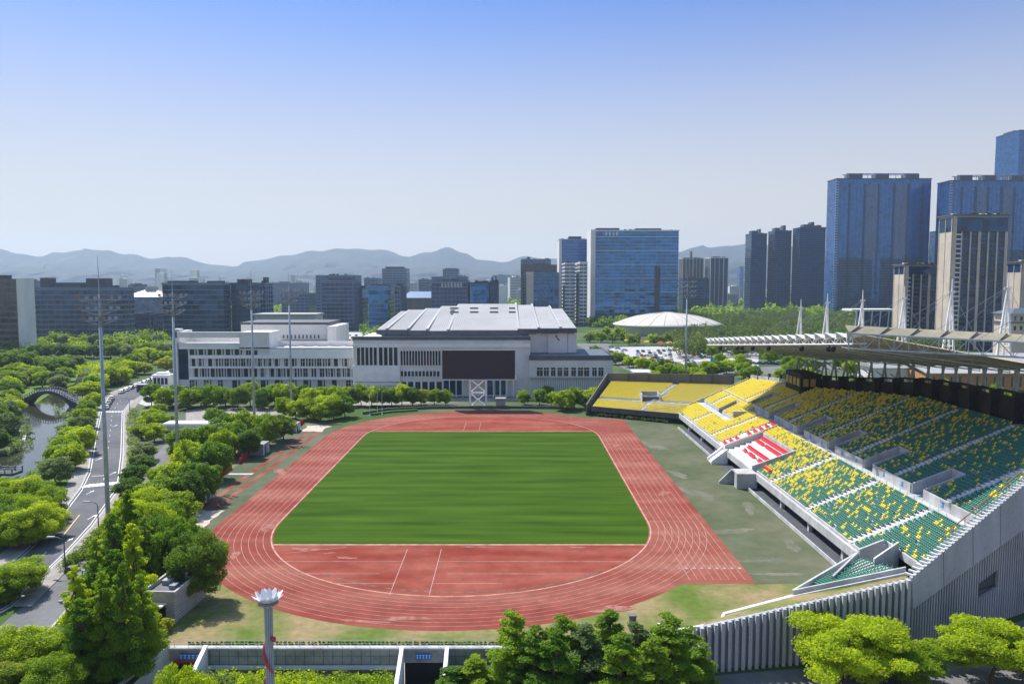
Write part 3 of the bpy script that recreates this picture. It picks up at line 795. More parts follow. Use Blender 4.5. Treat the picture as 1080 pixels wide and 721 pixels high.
# ---- ribbed outer walls of the near corner
fn = MB()
nf = 33
for i in range(nf):
    t_ = (i + .3) / nf; x = lerp(A0[0], B0[0], t_); y = lerp(A0[1], B0[1], t_); z = lerp(0, 4.9, t_)
    fn.box(x - .2, x + .28, y - .75, y + .2, LOW, z + .15)
P(fn, 'wall_fins', M['fin'])
fb = MB(); d = Vector((B0[0] - A0[0], B0[1] - A0[1])); 
fb.hexa([(A0[0], A0[1], LOW), (B0[0], B0[1], LOW), (B0[0], B0[1] + .5, LOW), (A0[0], A0[1] + .5, LOW), (A0[0], A0[1], 0), (B0[0], B0[1], 4.8), (B0[0], B0[1] + .5, 4.8), (A0[0], A0[1] + .5, 0)])
P(fb, 'wall_back_panel', M['grey'])
sl_ = MB(); sl_.poly([(A0[0], A0[1] + .5, .02), (B0[0], B0[1] + .5, 4.85), (P3[0], P3[1], 5.0), (P1[0], P1[1], .32), (30, 106.0, .06)])
P(sl_, 'turfed_slope', M['lawn'])
cp = MB()
for (a, b) in (((30, 106.2, .06), P1), (P1, P3)):
    d = Vector((b[0] - a[0], b[1] - a[1])); d.normalize(); nx, ny = -d.y * .3, d.x * .3
    cp.hexa([(a[0] - nx, a[1] - ny - .3, a[2] - .3), (b[0] - nx, b[1] - ny - .3, b[2] - .3), (b[0] + nx, b[1] + ny - .3, b[2] - .3), (a[0] + nx, a[1] + ny - .3, a[2] - .3), (a[0] - nx, a[1] - ny - .3, a[2] + .25), (b[0] - nx, b[1] - ny - .3, b[2] + .25), (b[0] + nx, b[1] + ny - .3, b[2] + .25), (a[0] + nx, a[1] + ny - .3, a[2] + .25)])
P(cp, 'coping', M['stair'])
# end wall: smooth leaning upper panels, grooved lower wall
ew = MB(); eg = MB(); jt = MB()
dv = Vector((B1[0] - B0[0], B1[1] - B0[1])); L_ = dv.length; dv.normalize(); nv = Vector((dv.y, -dv.x))   # outward
def ept(s, o, z): return (B0[0] + dv.x * s + nv.x * o, B0[1] + dv.y * s + nv.y * o, z)
def ztop(s): return 5.1 + .365 * s
def zmid(s): return .6 + .27 * s
n = 46
for i in range(n):
    a, b = L_ * i / n, L_ * (i + 1) / n
    if a > 62: break
    ew.hexa([ept(a, .45, zmid(a)), ept(b, .45, zmid(b)), ept(b, -.3, zmid(b)), ept(a, -.3, zmid(a)), ept(a, .15, ztop(a)), ept(b, .15, ztop(b)), ept(b, -.3, ztop(b)), ept(a, -.3, ztop(a))])
k = 0; s_ = .1
while s_ < 62:
    hole = 16.2 < s_ < 20.9
    z1 = zmid(s_) + .02
    if hole: eg.hexa([ept(s_, .3, -1.2 + .27 * (s_ - 15) + 2.2), ept(s_ + .3, .3, -1.2 + .27 * (s_ - 15) + 2.2), ept(s_ + .3, -.2, -1.2 + .27 * (s_ - 15) + 2.2), ept(s_, -.2, -1.2 + .27 * (s_ - 15) + 2.2), ept(s_, .3, z1), ept(s_ + .3, .3, z1), ept(s_ + .3, -.2, z1), ept(s_, -.2, z1)]); eg.hexa([ept(s_, .3, LOW), ept(s_ + .3, .3, LOW), ept(s_ + .3, -.2, LOW), ept(s_, -.2, LOW), ept(s_, .3, -1.4 + .2 * (s_ - 15)), ept(s_ + .3, .3, -1.4 + .2 * (s_ - 15)), ept(s_ + .3, -.2, -1.4 + .2 * (s_ - 15)), ept(s_, -.2, -1.4 + .2 * (s_ - 15))])
    else: eg.hexa([ept(s_, .3, LOW), ept(s_ + .3, .3, LOW), ept(s_ + .3, -.2, LOW), ept(s_, -.2, LOW), ept(s_, .3, z1), ept(s_ + .3, .3, z1), ept(s_ + .3, -.2, z1), ept(s_, -.2, z1)])
    s_ += .62
ebk = MB(); ebk.hexa([ept(0, -.25, LOW), ept(62, -.25, LOW), ept(62, -.6, LOW), ept(0, -.6, LOW), ept(0, -.25, ztop(0) - .5), ept(62, -.25, ztop(62) - .5), ept(62, -.6, ztop(62) - .5), ept(0, -.6, ztop(0) - .5)])
P(ew, 'end_wall_panel', M['fin2']); P(eg, 'end_wall_ribs', M['fin2']); P(ebk, 'end_wall_core', M['dkgrey'])
for s0 in [7, 14, 21, 28, 35, 42, 49, 56]: jt.hexa([ept(s0, .47, zmid(s0)), ept(s0 + .1, .47, zmid(s0)), ept(s0 + .1, .3, zmid(s0)), ept(s0, .3, zmid(s0)), ept(s0, .17, ztop(s0)), ept(s0 + .1, .17, ztop(s0)), ept(s0 + .1, .1, ztop(s0)), ept(s0, .1, ztop(s0))])
P(jt, 'panel_joint', M['dkgrey'])
tt = MB(); s_ = .2
while s_ < 60: tt.hexa([ept(s_, .1, ztop(s_)), ept(s_ + .35, .1, ztop(s_ + .35)), ept(s_ + .35, -1.2, ztop(s_ + .35)), ept(s_, -1.2, ztop(s_)), ept(s_, .1, ztop(s_) + .25), ept(s_ + .35, .1, ztop(s_) + .25), ept(s_ + .35, -1.2, ztop(s_) + .25), ept(s_, -1.2, ztop(s_) + .25)]); s_ += .8
P(tt, 'coping_block', M['stair'])
tr = MB(); tr.tube(ept(9, -1.4, ztop(9) + .9), ept(58, -1.4, ztop(58) + .9), .09)
for i in range(18): tr.tube(ept(9 + i * 2.8, -1.4, ztop(9 + i * 2.8) - .4), ept(9 + i * 2.8, -1.4, ztop(9 + i * 2.8) + .9), .05)
P(tr, 'handrail', M['rust'])
tr = MB()
for (x, a, b) in ((70.3, 122, 170), (70.3, 210, 226)):
    tr.tube((x, a, zw + 1), (x, b, zw + 1), .04)
    y = a
    while y < b: tr.tube((x, y, zw), (x, y, zw + 1), .03); y += 2.5
P(tr, 'handrail', M['steel'])
# ---- dark rear wall with deep piers
rwl = MB()
yy = [y for y in np.arange(132, 240, 7.2)]
for i, y in enumerate(yy):
    h = lerp(6.6, 4.2, min(1, max(0, (y - 140) / 60))); xb = xback(y) + 1.6; zb = zup(xback(y)) - .4
    y2 = min(y + 7.2, 240); xb2 = xback(y2) + 1.6; zb2 = zup(xback(y2)) - .4
    h2 = h
    rwl.hexa([(xb + 1.2, y, zb - 6), (xb2 + 1.2, y2, zb2 - 6), (xb2 + 1.8, y2, zb2 - 6), (xb + 1.8, y, zb - 6), (xb + 1.2, y, zb + h - 1.1), (xb2 + 1.2, y2, zb2 + h - 1.1), (xb2 + 1.8, y2, zb2 + h - 1.1), (xb + 1.8, y, zb + h - 1.1)])
    rwl.hexa([(xb + .9, y, zb + h - .35), (xb2 + .9, y2, zb2 + h2 - .35), (xb2 + 1.9, y2, zb2 + h2 - .35), (xb + 1.9, y, zb + h - .35), (xb + .9, y, zb + h), (xb2 + .9, y2, zb2 + h2), (xb2 + 1.9, y2, zb2 + h2), (xb + 1.9, y, zb + h)])
    pr = MB(); pr.box(xb - .5, xb + 2.1, y - .35, y + .35, zb - 6, zb + h + .1)
    P(pr, 'rear_pier', M['darkbrown'])
P(rwl, 'rear_wall', M['darkbrown'])
rk = MB()
ys = list(np.arange(124, 262, 6))
for i in range(len(ys) - 1):
    a, b = ys[i], ys[i + 1]; xa, xb = xback(a), xback(b)
    rk.hexa([(xa + .9, a, zup(xa) - 2), (xb + .9, b, zup(xb) - 2), (xb + 2.8, b, zup(xb) - 2), (xa + 2.8, a, zup(xa) - 2), (xa + .9, a, zup(xa) + .1), (xb + .9, b, zup(xb) + .1), (xb + 2.8, b, zup(xb) + .1), (xa + 2.8, a, zup(xa) + .1)])
P(rk, 'rear_walkway', M['concrete'])
bx = MB(); bx.box(83.6, 89.5, 221.3, 233.6, 12, 20.6); bo = P(bx, 'control_booth', M['darkbrown'])
wn = MB()
for y in (222.3, 225.3, 228.4, 231.2): wn.box(83.52, 83.6, y, y + 2.0, 17.0, 19.2)
for x in (84.3, 86.4): wn.box(x, x + 1.5, 221.2, 221.3, 17.0, 19.2)
P(wn, 'booth_window', mat('booth_window_amber', (.42, .34, .10), .3, .2, .8))
wp = MB()
for i in range(4):
    y = 236 + i * 7.5; wp.box(xback(y) + 1.2, xback(y) + 1.9, y, y + .7, 12, zup(xback(y)) + 2.6)
P(wp, 'parapet_post', M['dkgrey'])
wp = MB()
for i in range(5):
    y = 234 + i * 6; y2 = y + 6
    wp.hexa([(xback(y) + 1.3, y, 10), (xback(y2) + 1.3, y2, 10), (xback(y2) + 1.7, y2, 10), (xback(y) + 1.7, y, 10), (xback(y) + 1.3, y, zup(xback(y)) + 1.4), (xback(y2) + 1.3, y2, zup(xback(y2)) + 1.4), (xback(y2) + 1.7, y2, zup(xback(y2)) + 1.4), (xback(y) + 1.7, y, zup(xback(y)) + 1.4)])
P(wp, 'far_parapet', M['concrete'])

# ================================================================== END STAND (all yellow)
es = empty('end_stand', (45, 270, 0), 'small all-yellow seating stand with a taupe back wall, beyond the corner of the track', 'grandstand')
def PE(mb, name, m): o = mb.build(name, m, es); o.location = (-45, -270, 0); return o
FL, FR, BL, BR = (28.3, 271.0, 3.0), (57.5, 253.8, 3.0), (37.0, 287.5, 9.0), (80.0, 277.0, 9.8)
FRm = (63.5, 261.5, 5.4)
def ep(u, v):
    l = [lerp(FL[i], BL[i], v) for i in range(3)]
    if v < .3: r = [lerp(FR[i], FRm[i], v / .3) for i in range(3)]
    else: r = [lerp(FRm[i], BR[i], (v - .3) / .7) for i in range(3)]
    l[2] = lerp(3.0, 9.4, v); r[2] = lerp(3.0, 10.2, v)
    return [lerp(l[i], r[i], u) for i in range(3)]
te = MB(); sa = MB(); est = []
NRW = 22
for r in range(NRW):
    v = r / NRW; v2 = (r + 1) / NRW
    z = ep(.5, v)[2] + .02
    a, b, c, d = ep(0, v), ep(1, v), ep(1, v2), ep(0, v2)
    te.hexa([(a[0], a[1], z - 1), (b[0], b[1], z - 1), (c[0], c[1], z - 1), (d[0], d[1], z - 1), (a[0], a[1], z), (b[0], b[1], z), (c[0], c[1], z), (d[0], d[1], z)])
    if r in (6, 7): continue
    Ln = hypot(b[0] - a[0], b[1] - a[1]); n = int(Ln / .56); ang = atan2(b[1] - a[1], b[0] - a[0]) + pi / 2
    for i in range(1, n):
        u = i / n
        if abs(u - .55) < .022: continue
        if 8 <= r < 14 and abs(u - .52) < .075: continue
        p = lerp(a[0], b[0], u), lerp(a[1], b[1], u); q = lerp(d[0], c[0], u), lerp(d[1], c[1], u)
        est.append((lerp(p[0], q[0], .5), lerp(p[1], q[1], .5), z, ang, 0))
    u = .55; p = ep(u, v); q = ep(u, v2)
    sa.box(p[0] - .6, p[0] + .6, p[1], q[1], z - .3, z + .15)
PE(te, 'terrace', M['tread']); PE(sa, 'aisle_stairs', M['stair'])
split_seats(est, es, (-45, -270, 0))
bw = MB(); pl = MB()
bwp = [(26.5, 270.5, 1.0, 3.9), (36.2, 289.2, 1.0, 12.9), (81.0, 278.8, 1.0, 13.6)]
for (a, b) in zip(bwp, bwp[1:]):
    d = Vector((b[0] - a[0], b[1] - a[1])); d.normalize(); ox, oy = -d.y * .4, d.x * .4
    bw.hexa([(a[0], a[1], 0), (b[0], b[1], 0), (b[0] + ox, b[1] + oy, 0), (a[0] + ox, a[1] + oy, 0), (a[0], a[1], a[3]), (b[0], b[1], b[3]), (b[0] + ox, b[1] + oy, b[3]), (a[0] + ox, a[1] + oy, a[3])])
for i in range(7):
    t_ = i / 6; x = lerp(36.4, 80.8, t_); y = lerp(289.1, 278.8, t_); pl.box(x - .2, x + .2, y - .25, y + .2, 8, lerp(13.0, 13.7, t_))
PE(bw, 'back_wall', M['taupe']); PE(pl, 'wall_pilaster', M['brown'])
fp = MB(); d = Vector((FR[0] - FL[0], FR[1] - FL[1])); d.normalize(); ox, oy = d.y * .5, -d.x * .5
fp.hexa([(FL[0] + ox, FL[1] + oy, 1.6), (FR[0] + ox, FR[1] + oy, 1.6), (FR[0], FR[1], 1.6), (FL[0], FL[1], 1.6), (FL[0] + ox, FL[1] + oy, 3.4), (FR[0] + ox, FR[1] + oy, 3.4), (FR[0], FR[1], 3.4), (FL[0], FL[1], 3.4)])
PE(fp, 'front_parapet', M['dkgrey'])
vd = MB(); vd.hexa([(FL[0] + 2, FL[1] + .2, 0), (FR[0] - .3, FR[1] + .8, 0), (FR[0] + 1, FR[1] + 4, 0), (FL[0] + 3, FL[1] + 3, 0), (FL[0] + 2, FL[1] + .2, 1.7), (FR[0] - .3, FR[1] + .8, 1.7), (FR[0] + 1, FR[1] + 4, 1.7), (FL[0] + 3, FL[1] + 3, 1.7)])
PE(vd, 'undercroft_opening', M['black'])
c = ep(.52, .37); vm_ = MB()
for dx in (-3.2, 3.0): vm_.box(c[0] + dx, c[0] + dx + .3, c[1] - .5, c[1] + 4.6, c[2] - 1, c[2] + 2.4)
vm_.box(c[0] - 3.2, c[0] + 3.3, c[1] + 4.6, c[1] + 4.9, c[2] - 1, c[2] + 2.6)
PE(vm_, 'vomitory_wall', M['concrete'])
vm_ = MB(); vm_.box(c[0] - 2.9, c[0] + 3.0, c[1] + .4, c[1] + 4.5, c[2] - .2, c[2] + 1.2); PE(vm_, 'vomitory_opening', M['dkgrey'])

# ================================================================== STAND ROOF
rf = empty('stand_roof', (80, 190, 0), 'sweeping membrane roof with white masts over the main grandstand', 'roof')
def PR(mb, name, m, smooth=False): o = mb.build(name, m, rf, smooth=smooth); o.location = (-80, -190, 0); return o
Y0, Y1 = 138.6, 241.0
def zf(y): return 38.0 - (y - 139) * .083
def rfp(x, y, arch=0):
    t_ = (x - 60.5) / 44
    yy_ = y + (t_ * 16) * max(0, (y - 190) / 51)
    return (x, yy_, zf(y) - 7.6 * t_ + arch)
BAYS = 10; BW = (Y1 - Y0) / BAYS
mm = MB(); nx, ny = 12, BAYS * 6
idx = {}
for j in range(ny + 1):
    y = Y0 + (Y1 - Y0) * j / ny; ph = (j % 6) / 6
    for i in range(nx + 1):
        x = 64 + 40 * i / nx
        mm.v.append(rfp(x, y, .55 * abs(sin(pi * ph))))
for j in range(ny):
    for i in range(nx):
        a = j * (nx + 1) + i; mm.f.append((a, a + 1, a + nx + 2, a + nx + 1)); mm.m.append(0)
PR(mm, 'roof_membrane', M['membrane'], True)
fz = MB()
for j in range(BAYS * 2):
    y0 = Y0 + BW / 2 * j; y1 = y0 + BW / 2; ym = (y0 + y1) / 2
    p0, p1 = rfp(60.5, y0), rfp(60.5, y1); b0, b1 = rfp(64.2, y0), rfp(64.2, y1); pm_ = rfp(61.8, ym)
    c0 = (p0[0], p0[1], p0[2] + .2); c1 = (p1[0], p1[1], p1[2] + .2); cm_ = (pm_[0], pm_[1], pm_[2] - 1.0)
    b0 = (b0[0], b0[1], b0[2] + .3); b1 = (b1[0], b1[1], b1[2] + .3)
    fz.poly([c0, cm_, b0]); fz.poly([cm_, c1, b1]); fz.poly([cm_, b1, b0])
PR(fz, 'scalloped_edge', M['membrane_w'])
# front truss along the scalloped edge
ft = MB()
for j in range(BAYS * 4):
    y0 = Y0 + BW / 4 * j; y1 = y0 + BW / 4
    a, b = rfp(61.5, y0), rfp(61.5, y1)
    u = lambda p, dz, dx=0: (p[0] + dx, p[1], p[2] + dz)
    ft.tube(u(a, -1.9), u(b, -1.9), .17, k=5); ft.tube(u(a, -.6), u(b, -.6), .10, k=5); ft.tube(u(a, -1.8, 2.5), u(b, -1.8, 2.5), .12, k=5)
    ft.tube(u(a, -1.9), u(b, -.6), .07, k=4) if j % 2 else ft.tube(u(a, -.6), u(b, -1.9), .07, k=4)
    ft.tube(u(a, -1.9), u(a, .2), .08, k=4); ft.tube(u(a, -1.9), u(a, -1.8, 2.5), .07, k=4)
PR(ft, 'front_truss', M['white_steel'])
# near edge fascia + truss
fa = MB(); fs_ = MB(); et = MB(); nb = 8
for i in range(nb):
    xa = 60.8 + (104 - 60.8) * i / nb; xb = 60.8 + (104 - 60.8) * (i + 1) / nb
    N = 8
    for q in range(N):
        u0, u1 = q / N, (q + 1) / N
        p0 = rfp(lerp(xa, xb, u0), Y0); p1 = rfp(lerp(xa, xb, u1), Y0)
        z0 = 7.6 * (p0[0] - 60.5) / 44 * .7; z1 = 7.6 * (p1[0] - 60.5) / 44 * .7
        h0 = .35 + .9 * sin(pi * u0) ** .7 if u0 > 0 else .35; h1 = .35 + .9 * sin(pi * u1) ** .7 if u1 < 1 else .35
        h0 = h1 = 1.25
        fa.quad((p0[0], p0[1] - .1, p0[2] + z0 - .1), (p1[0], p1[1] - .1, p1[2] + z1 - .1), (p1[0], p1[1] + 1.8, p1[2] + z1 + h1), (p0[0], p0[1] + 1.8, p0[2] + z0 + h0))
    p0 = rfp(xa, Y0); p1 = rfp(xb, Y0); za = 7.6 * (p0[0] - 60.5) / 44 * .7; zb = 7.6 * (p1[0] - 60.5) / 44 * .7
    A_ = (p0[0], p0[1] - .15, p0[2] + za - .15); B_ = (p1[0], p1[1] - .15, p1[2] + zb - .15)
    A2 = (A_[0], A_[1], A_[2] - 2.7); B2 = (B_[0], B_[1], B_[2] - 2.7)
    fs_.tube((A_[0], A_[1], A_[2] + .05), (B_[0] - 2.0, B_[1] + 1.8, B_[2] + 1.3), .11, k=5)
    fs_.tube((A_[0], A_[1], A_[2] + .05), (A_[0] + 2.6, A_[1] + 1.8, A_[2] + 1.3), .11, k=5)
    et.tube(A_, B_, .17); et.tube(A2, B2, .20); et.tube(A_, A2, .10, k=5); m_ = tuple(lerp(A2[q], B2[q], .5) for q in range(3)); mt_ = (m_[0], m_[1], m_[2] + 2.7)
    et.tube(A_, m_, .09, k=5); et.tube(m_, B_, .09, k=5); et.tube(m_, mt_, .08, k=5)
    A3 = (A2[0], A2[1] + 3, A2[2]); et.tube(A2, A3, .08, k=4)
et.tube(rfp(60.5, Y0), (rfp(60.8, Y0)[0] - .0, Y0 - .15, rfp(60.8, Y0)[2] - 3.1), .12)
PR(fa, 'edge_membrane', M['membrane']); PR(fs_, 'edge_strut', mat('brown_strut', (.16, .125, .09), .7, .1, 1)); PR(et, 'edge_truss', M['steel'])
# raking trusses beneath the membrane
for j in range(1, BAYS + 1):
    y = Y0 + BW * j; tb = MB(); nn = 6
    for i in range(nn):
        xa = 61.5 + 42 * i / nn; xb = 61.5 + 42 * (i + 1) / nn
        a, b = rfp(xa, y), rfp(xb, y); da = lerp(2.0, .5, i / nn); db = lerp(2.0, .5, (i + 1) / nn)
        tb.tube((a[0], a[1], a[2] - .1), (b[0], b[1], b[2] - .1), .12, k=4); tb.tube((a[0], a[1], a[2] - da), (b[0], b[1], b[2] - db), .14, k=4)
        tb.tube((a[0], a[1], a[2] - da), (b[0], b[1], b[2] - .1), .08, k=4); tb.tube((b[0], b[1], b[2] - db), (b[0], b[1], b[2] - .1), .08, k=4)
    PR(tb, 'raking_truss', M['steel'])
# columns
y = 136.0
while y < 246:
    cb = MB(); z1 = zf(y) - 6.8
    for (x0, x1, dy) in ((xback(y) + 3.2, xback(y) + 5.5, 0), (xback(y) + 8, xback(y) + 6.5, 2.6)):
        cb.tube((x0, y + dy, 14), (x1, y + dy, z1), .3, k=6)
    cb.tube((xback(y) + 3.2, y, 24), (xback(y) + 8, y + 2.6, 21), .14, k=4)
    PR(cb, 'column', M['steel']); y += 5.25
# masts
for (my, mt) in ((254.1, 41.6), (232.8, 43.8), (209.5, 45), (187.3, 46.2), (167.1, 47.8), (148.3, 48.8), (129.5, 49.5)):
    o = MB(); zr = min(zf(my) - 4.5, 34.5); top = (95.3, my, mt)
    jn = (95.3, my, mt - 2.6)
    o.tube(top, jn, .10, .16, k=6)
    legs = [(93.2, my - .9, zr), (95.6, my - 1.2, zr), (96.0, my + 1.6, zr)]
    for l in legs: o.tube(jn, l, .22, .27, k=6)
    for u in (.3, .6, .85):
        q = [tuple(lerp(jn[i], l[i], u) for i in range(3)) for l in legs]
        o.tube(q[0], q[1], .09, k=4); o.tube(q[1], q[2], .09, k=4); o.tube(q[2], q[0], .09, k=4)
    for u in (0.02, .06): 
        o.tube((94.6, my, mt - 2.6 - u * 8), (96.0, my, mt - 2.5 - u * 8), .12, k=4)
    PR(o, 'mast', M['white_steel'])
    c_ = MB(); c_.tube(jn, (80, my + 4, zf(my) - 2.2), .045, k=3); c_.tube(jn, (80, my - 6, zf(my) - 2.2), .045, k=3); c_.tube(jn, (104, my, zf(my) - 6), .045, k=3)
    PR(c_, 'stay_cable', M['steel'])
for y in (147, 149, 163, 184, 196, 205, 209, 226): 
    o = MB(); p = rfp(61.5, y); o.lathe([(.05, .3), (.5, .1), (.55, -.5), (.3, -.9), (.02, -.95)], (p[0], p[1], p[2] - 2.5), 10); o.tube((p[0], p[1], p[2] - 2.3), (p[0], p[1], p[2] - 1.9), .08)
    PR(o, 'loudspeaker', M['black'])

# ================================================================== GYMNASIUM
GY = 316.0
gym = empty('gymnasium', (-20, GY, 0), 'wide pale gymnasium building with a grey standing-seam roof behind the track', 'building')
def PG(mb, name, m, parent=None):
    o = mb.build(name, m, parent or gym)
    if parent is None: o.location = (20, -GY, 0)
    return o
def bxp(mb, x0, x1, yt, yb, Y, d0=0.0, d1=1.0, mi=0, zb=None):
    """box whose front face fills pixels x0..x1, yt..yb at distance Y (real size from the distance), from Y+d0 to Y+d1"""
    X0, zt = V(x0, yt, Y); X1, z0 = V(x1, yb, Y)
    if zb is not None: z0 = zb
    mb.box(X0, X1, Y + d0, Y + d1, z0, zt, mi)
wall = MB(); glz = []; band = MB()
# left wing
LWY = 330.0
bxp(wall, 181, 372, 368, 400, LWY, 1.2, 22, zb=0)
bxp(wall, 181, 252, 350, 356, LWY, 0, 1.6); bxp(wall, 181, 188, 350, 400, LWY, 0, 16, zb=0)
bxp(wall, 252, 284, 350.5, 369, LWY, .2, 16); bxp(wall, 188, 252, 361.5, 368, LWY, .3, 3); bxp(wall, 188, 252, 354, 368, LWY, 14, 15)
bxp(wall, 181.5, 188, 347, 350, LWY, 1, 5)
bxp(band, 188, 372, 366.4, 367.8, LWY, .2, 1.4); bxp(band, 284, 372, 367.4, 374.5, LWY, .2, 1.5); bxp(band, 199, 372, 374.5, 378, LWY, .2, 1.4)
bxp(band, 199, 366, 386.3, 388.3, LWY, .2, 1.4); bxp(band, 199, 372, 397.6, 400.4, LWY, .2, 1.4)
bxp(band, 252, 284, 350, 351.2, LWY, -.2, 1.4)
# coping line
bxp(wall, 284, 372, 360, 368, LWY + 14, 0, 1)
glz.append(('corner', 188, 199, 365.5, 400))
r2 = random.Random(4)
x = 200.5
for (yt, yb, xa, xb, st, wi) in ((368.2, 374.3, 200, 251, 9.5, 4.8), (378.2, 386.2, 201, 368, 8.9, 4.8), (388.5, 397.4, 204, 366, 8.9, 4.8), (400.6, 409, 200, 370, 15, 5)):
    x = xa
    while x < xb:
        glz.append(('win', x, x + wi, yt, yb))
        if r2.random() < .7: glz.append(('win', x + wi + 1.5, x + wi + 2.8, yt, yb))
        x += st
bxp(wall, 258, 259, 366, 374, LWY, .1, 1.3)
glz.append(('win', 259.5, 264.5, 366, 374.2)); glz.append(('win', 268, 271.5, 366, 374.2))
for i, (k_, a, b, yt, yb) in enumerate(glz):
    X0, z1 = V(a, yt, LWY + 1.1); X1, z0 = V(b, yb, LWY + 1.1)
    w = MB(); w.box(X0, X1, LWY + 1.02, LWY + 1.25, z0, z1)
    o = PG(w, 'window' if k_ == 'win' else 'glazed_corner', FG['dark'] if k_ == 'win' else FG['teal'])
    if k_ == 'win' and (b - a) > 3 and i % 2 == 0:
        f = MB(); f.box((X0 + X1) / 2 - .06, (X0 + X1) / 2 + .06, LWY + .95, LWY + 1.02, z0, z1); f.box(X0, X1, LWY + .96, LWY + 1.02, z0 + (z1 - z0) * .62, z0 + (z1 - z0) * .62 + .1)
        o2 = f.build('frame', M['white'], o)
# piers proud of the wing wall
for i in range(30):
    x = 201 + i * 5.75
    bxp(band, x - .2, x + .55, 378, 386.4, LWY, .5, 1.2); bxp(band, x + 2.6, x + 3.3, 388.2, 397.6, LWY, .5, 1.2)
# block behind the wing
bk2 = MB(); dk2 = MB()
BY = 356.0
bxp(bk2, 254, 345, 342, 362, BY, 0, 26, zb=0); bxp(dk2, 253.5, 346, 339.8, 342.1, BY, -.3, 26.3)
bxp(bk2, 345, 354.5, 344, 362, BY - 4, 0, 28, zb=0)
for i in range(13): bxp(dk2, 286 + i * 4.1, 287.6 + i * 4.1, 353, 356.8, BY, -.05, .2)
slr = MB(); X0, z0 = V(292, 366, 346); X1, _ = V(338, 366, 346); _, z1 = V(292, 358.5, 354)
slr.hexa([(X0, 344, z0 - 1), (X1, 344, z0 - 1), (X1, 355, z0 - 1), (X0, 355, z0 - 1), (X0, 344, z0), (X1, 344, z0), (X1, 355, z1), (X0, 355, z1)])
PG(slr, 'lean_to_roof', M['roofgrey'])
PG(dk2, 'dark_parapet', M['dkgrey'])
for i in range(5):
    f = MB(); xa = V(296 + i * 15, 366, 343)[0]; f.lathe([(2.6, 0), (2.6, .5), (1.5, 1.1), (.1, 1.3)], (xa + 3, 343, V(296, 367.5, 343)[1]), 12); PG(f, 'roof_ventilator', M['grey'])
# main block
MY = GY
bxp(wall, 372, 559, 358.4, 430, MY, .6, 46, zb=0)
bxp(wall, 372, 378, 364, 367, MY, .0, .6); bxp(band, 372, 559, 362.5, 366.2, MY, .1, .7); bxp(band, 372, 422, 385.2, 402, MY, -.4, .62)
bxp(band, 372, 420, 403.5, 406.5, MY, 0, .7)
dkp = MB(); bxp(dkp, 371.5, 559.5, 354.8, 358.5, MY, .1, .9)
PG(dkp, 'dark_parapet', M['copperdark'])
for (xa, xb, n_w, yt, yb) in ((376, 398, 5, 366.4, 384.8), (399, 420, 4, 366.4, 385), (422, 465, 14, 370, 385), (422, 464, 11, 391.3, 396.6), (422, 467, 6, 402.5, 418)):
    st_ = (xb - xa) / n_w
    for i in range(n_w):
        X0, z1 = V(xa + st_ * i + st_ * .14, yt, MY + .5); X1, z0 = V(xa + st_ * (i + 1) - st_ * .14, yb, MY + .5)
        w = MB(); w.box(X0, X1, MY + .48, MY + .64, z0, z1); PG(w, 'window', FG['dark'])
        bxp(band, xa + st_ * i - st_ * .12, xa + st_ * i + st_ * .12, yt - .3, yb + .3, MY, 0, .62)
for (xa, xb) in ((468, 487), (514, 521), (522.5, 527), (528.5, 533)):
    X0, z1 = V(xa, 400.5, MY + .5); X1, z0 = V(xb, 416, MY + .5)
    w = MB(); w.box(X0, X1, MY + .45, MY + .64, z0, z1); PG(w, 'glazed_entrance', FG['teal'])
bxp(band, 466, 545, 396, 400.2, MY, -2.5, .6)
for xx in (467, 474, 481, 488, 496, 504, 512, 520, 527, 534, 541): bxp(band, xx, xx + .9, 400, 420, MY, -2.4, -1.8, zb=0)
# set back clerestory and upper hall
bxp(wall, 402, 608, 349.5, 400, MY + 10, 0, 50, zb=8)
cg = MB(); bxp(cg, 403, 558, 350.2, 354.6, MY + 10, -.2, .1); PG(cg, 'clerestory_glazing', FG['slate'])
cg = MB(); bxp(cg, 558, 604, 348.2, 350.8, MY + 10, -.2, .1); PG(cg, 'clerestory_glazing', FG['slate'])
bxp(wall, 578, 598, 351, 400, MY + 9, 0, 3, zb=8); bxp(wall, 599, 607, 350.5, 400, MY + 9.5, 0, 3, zb=8)
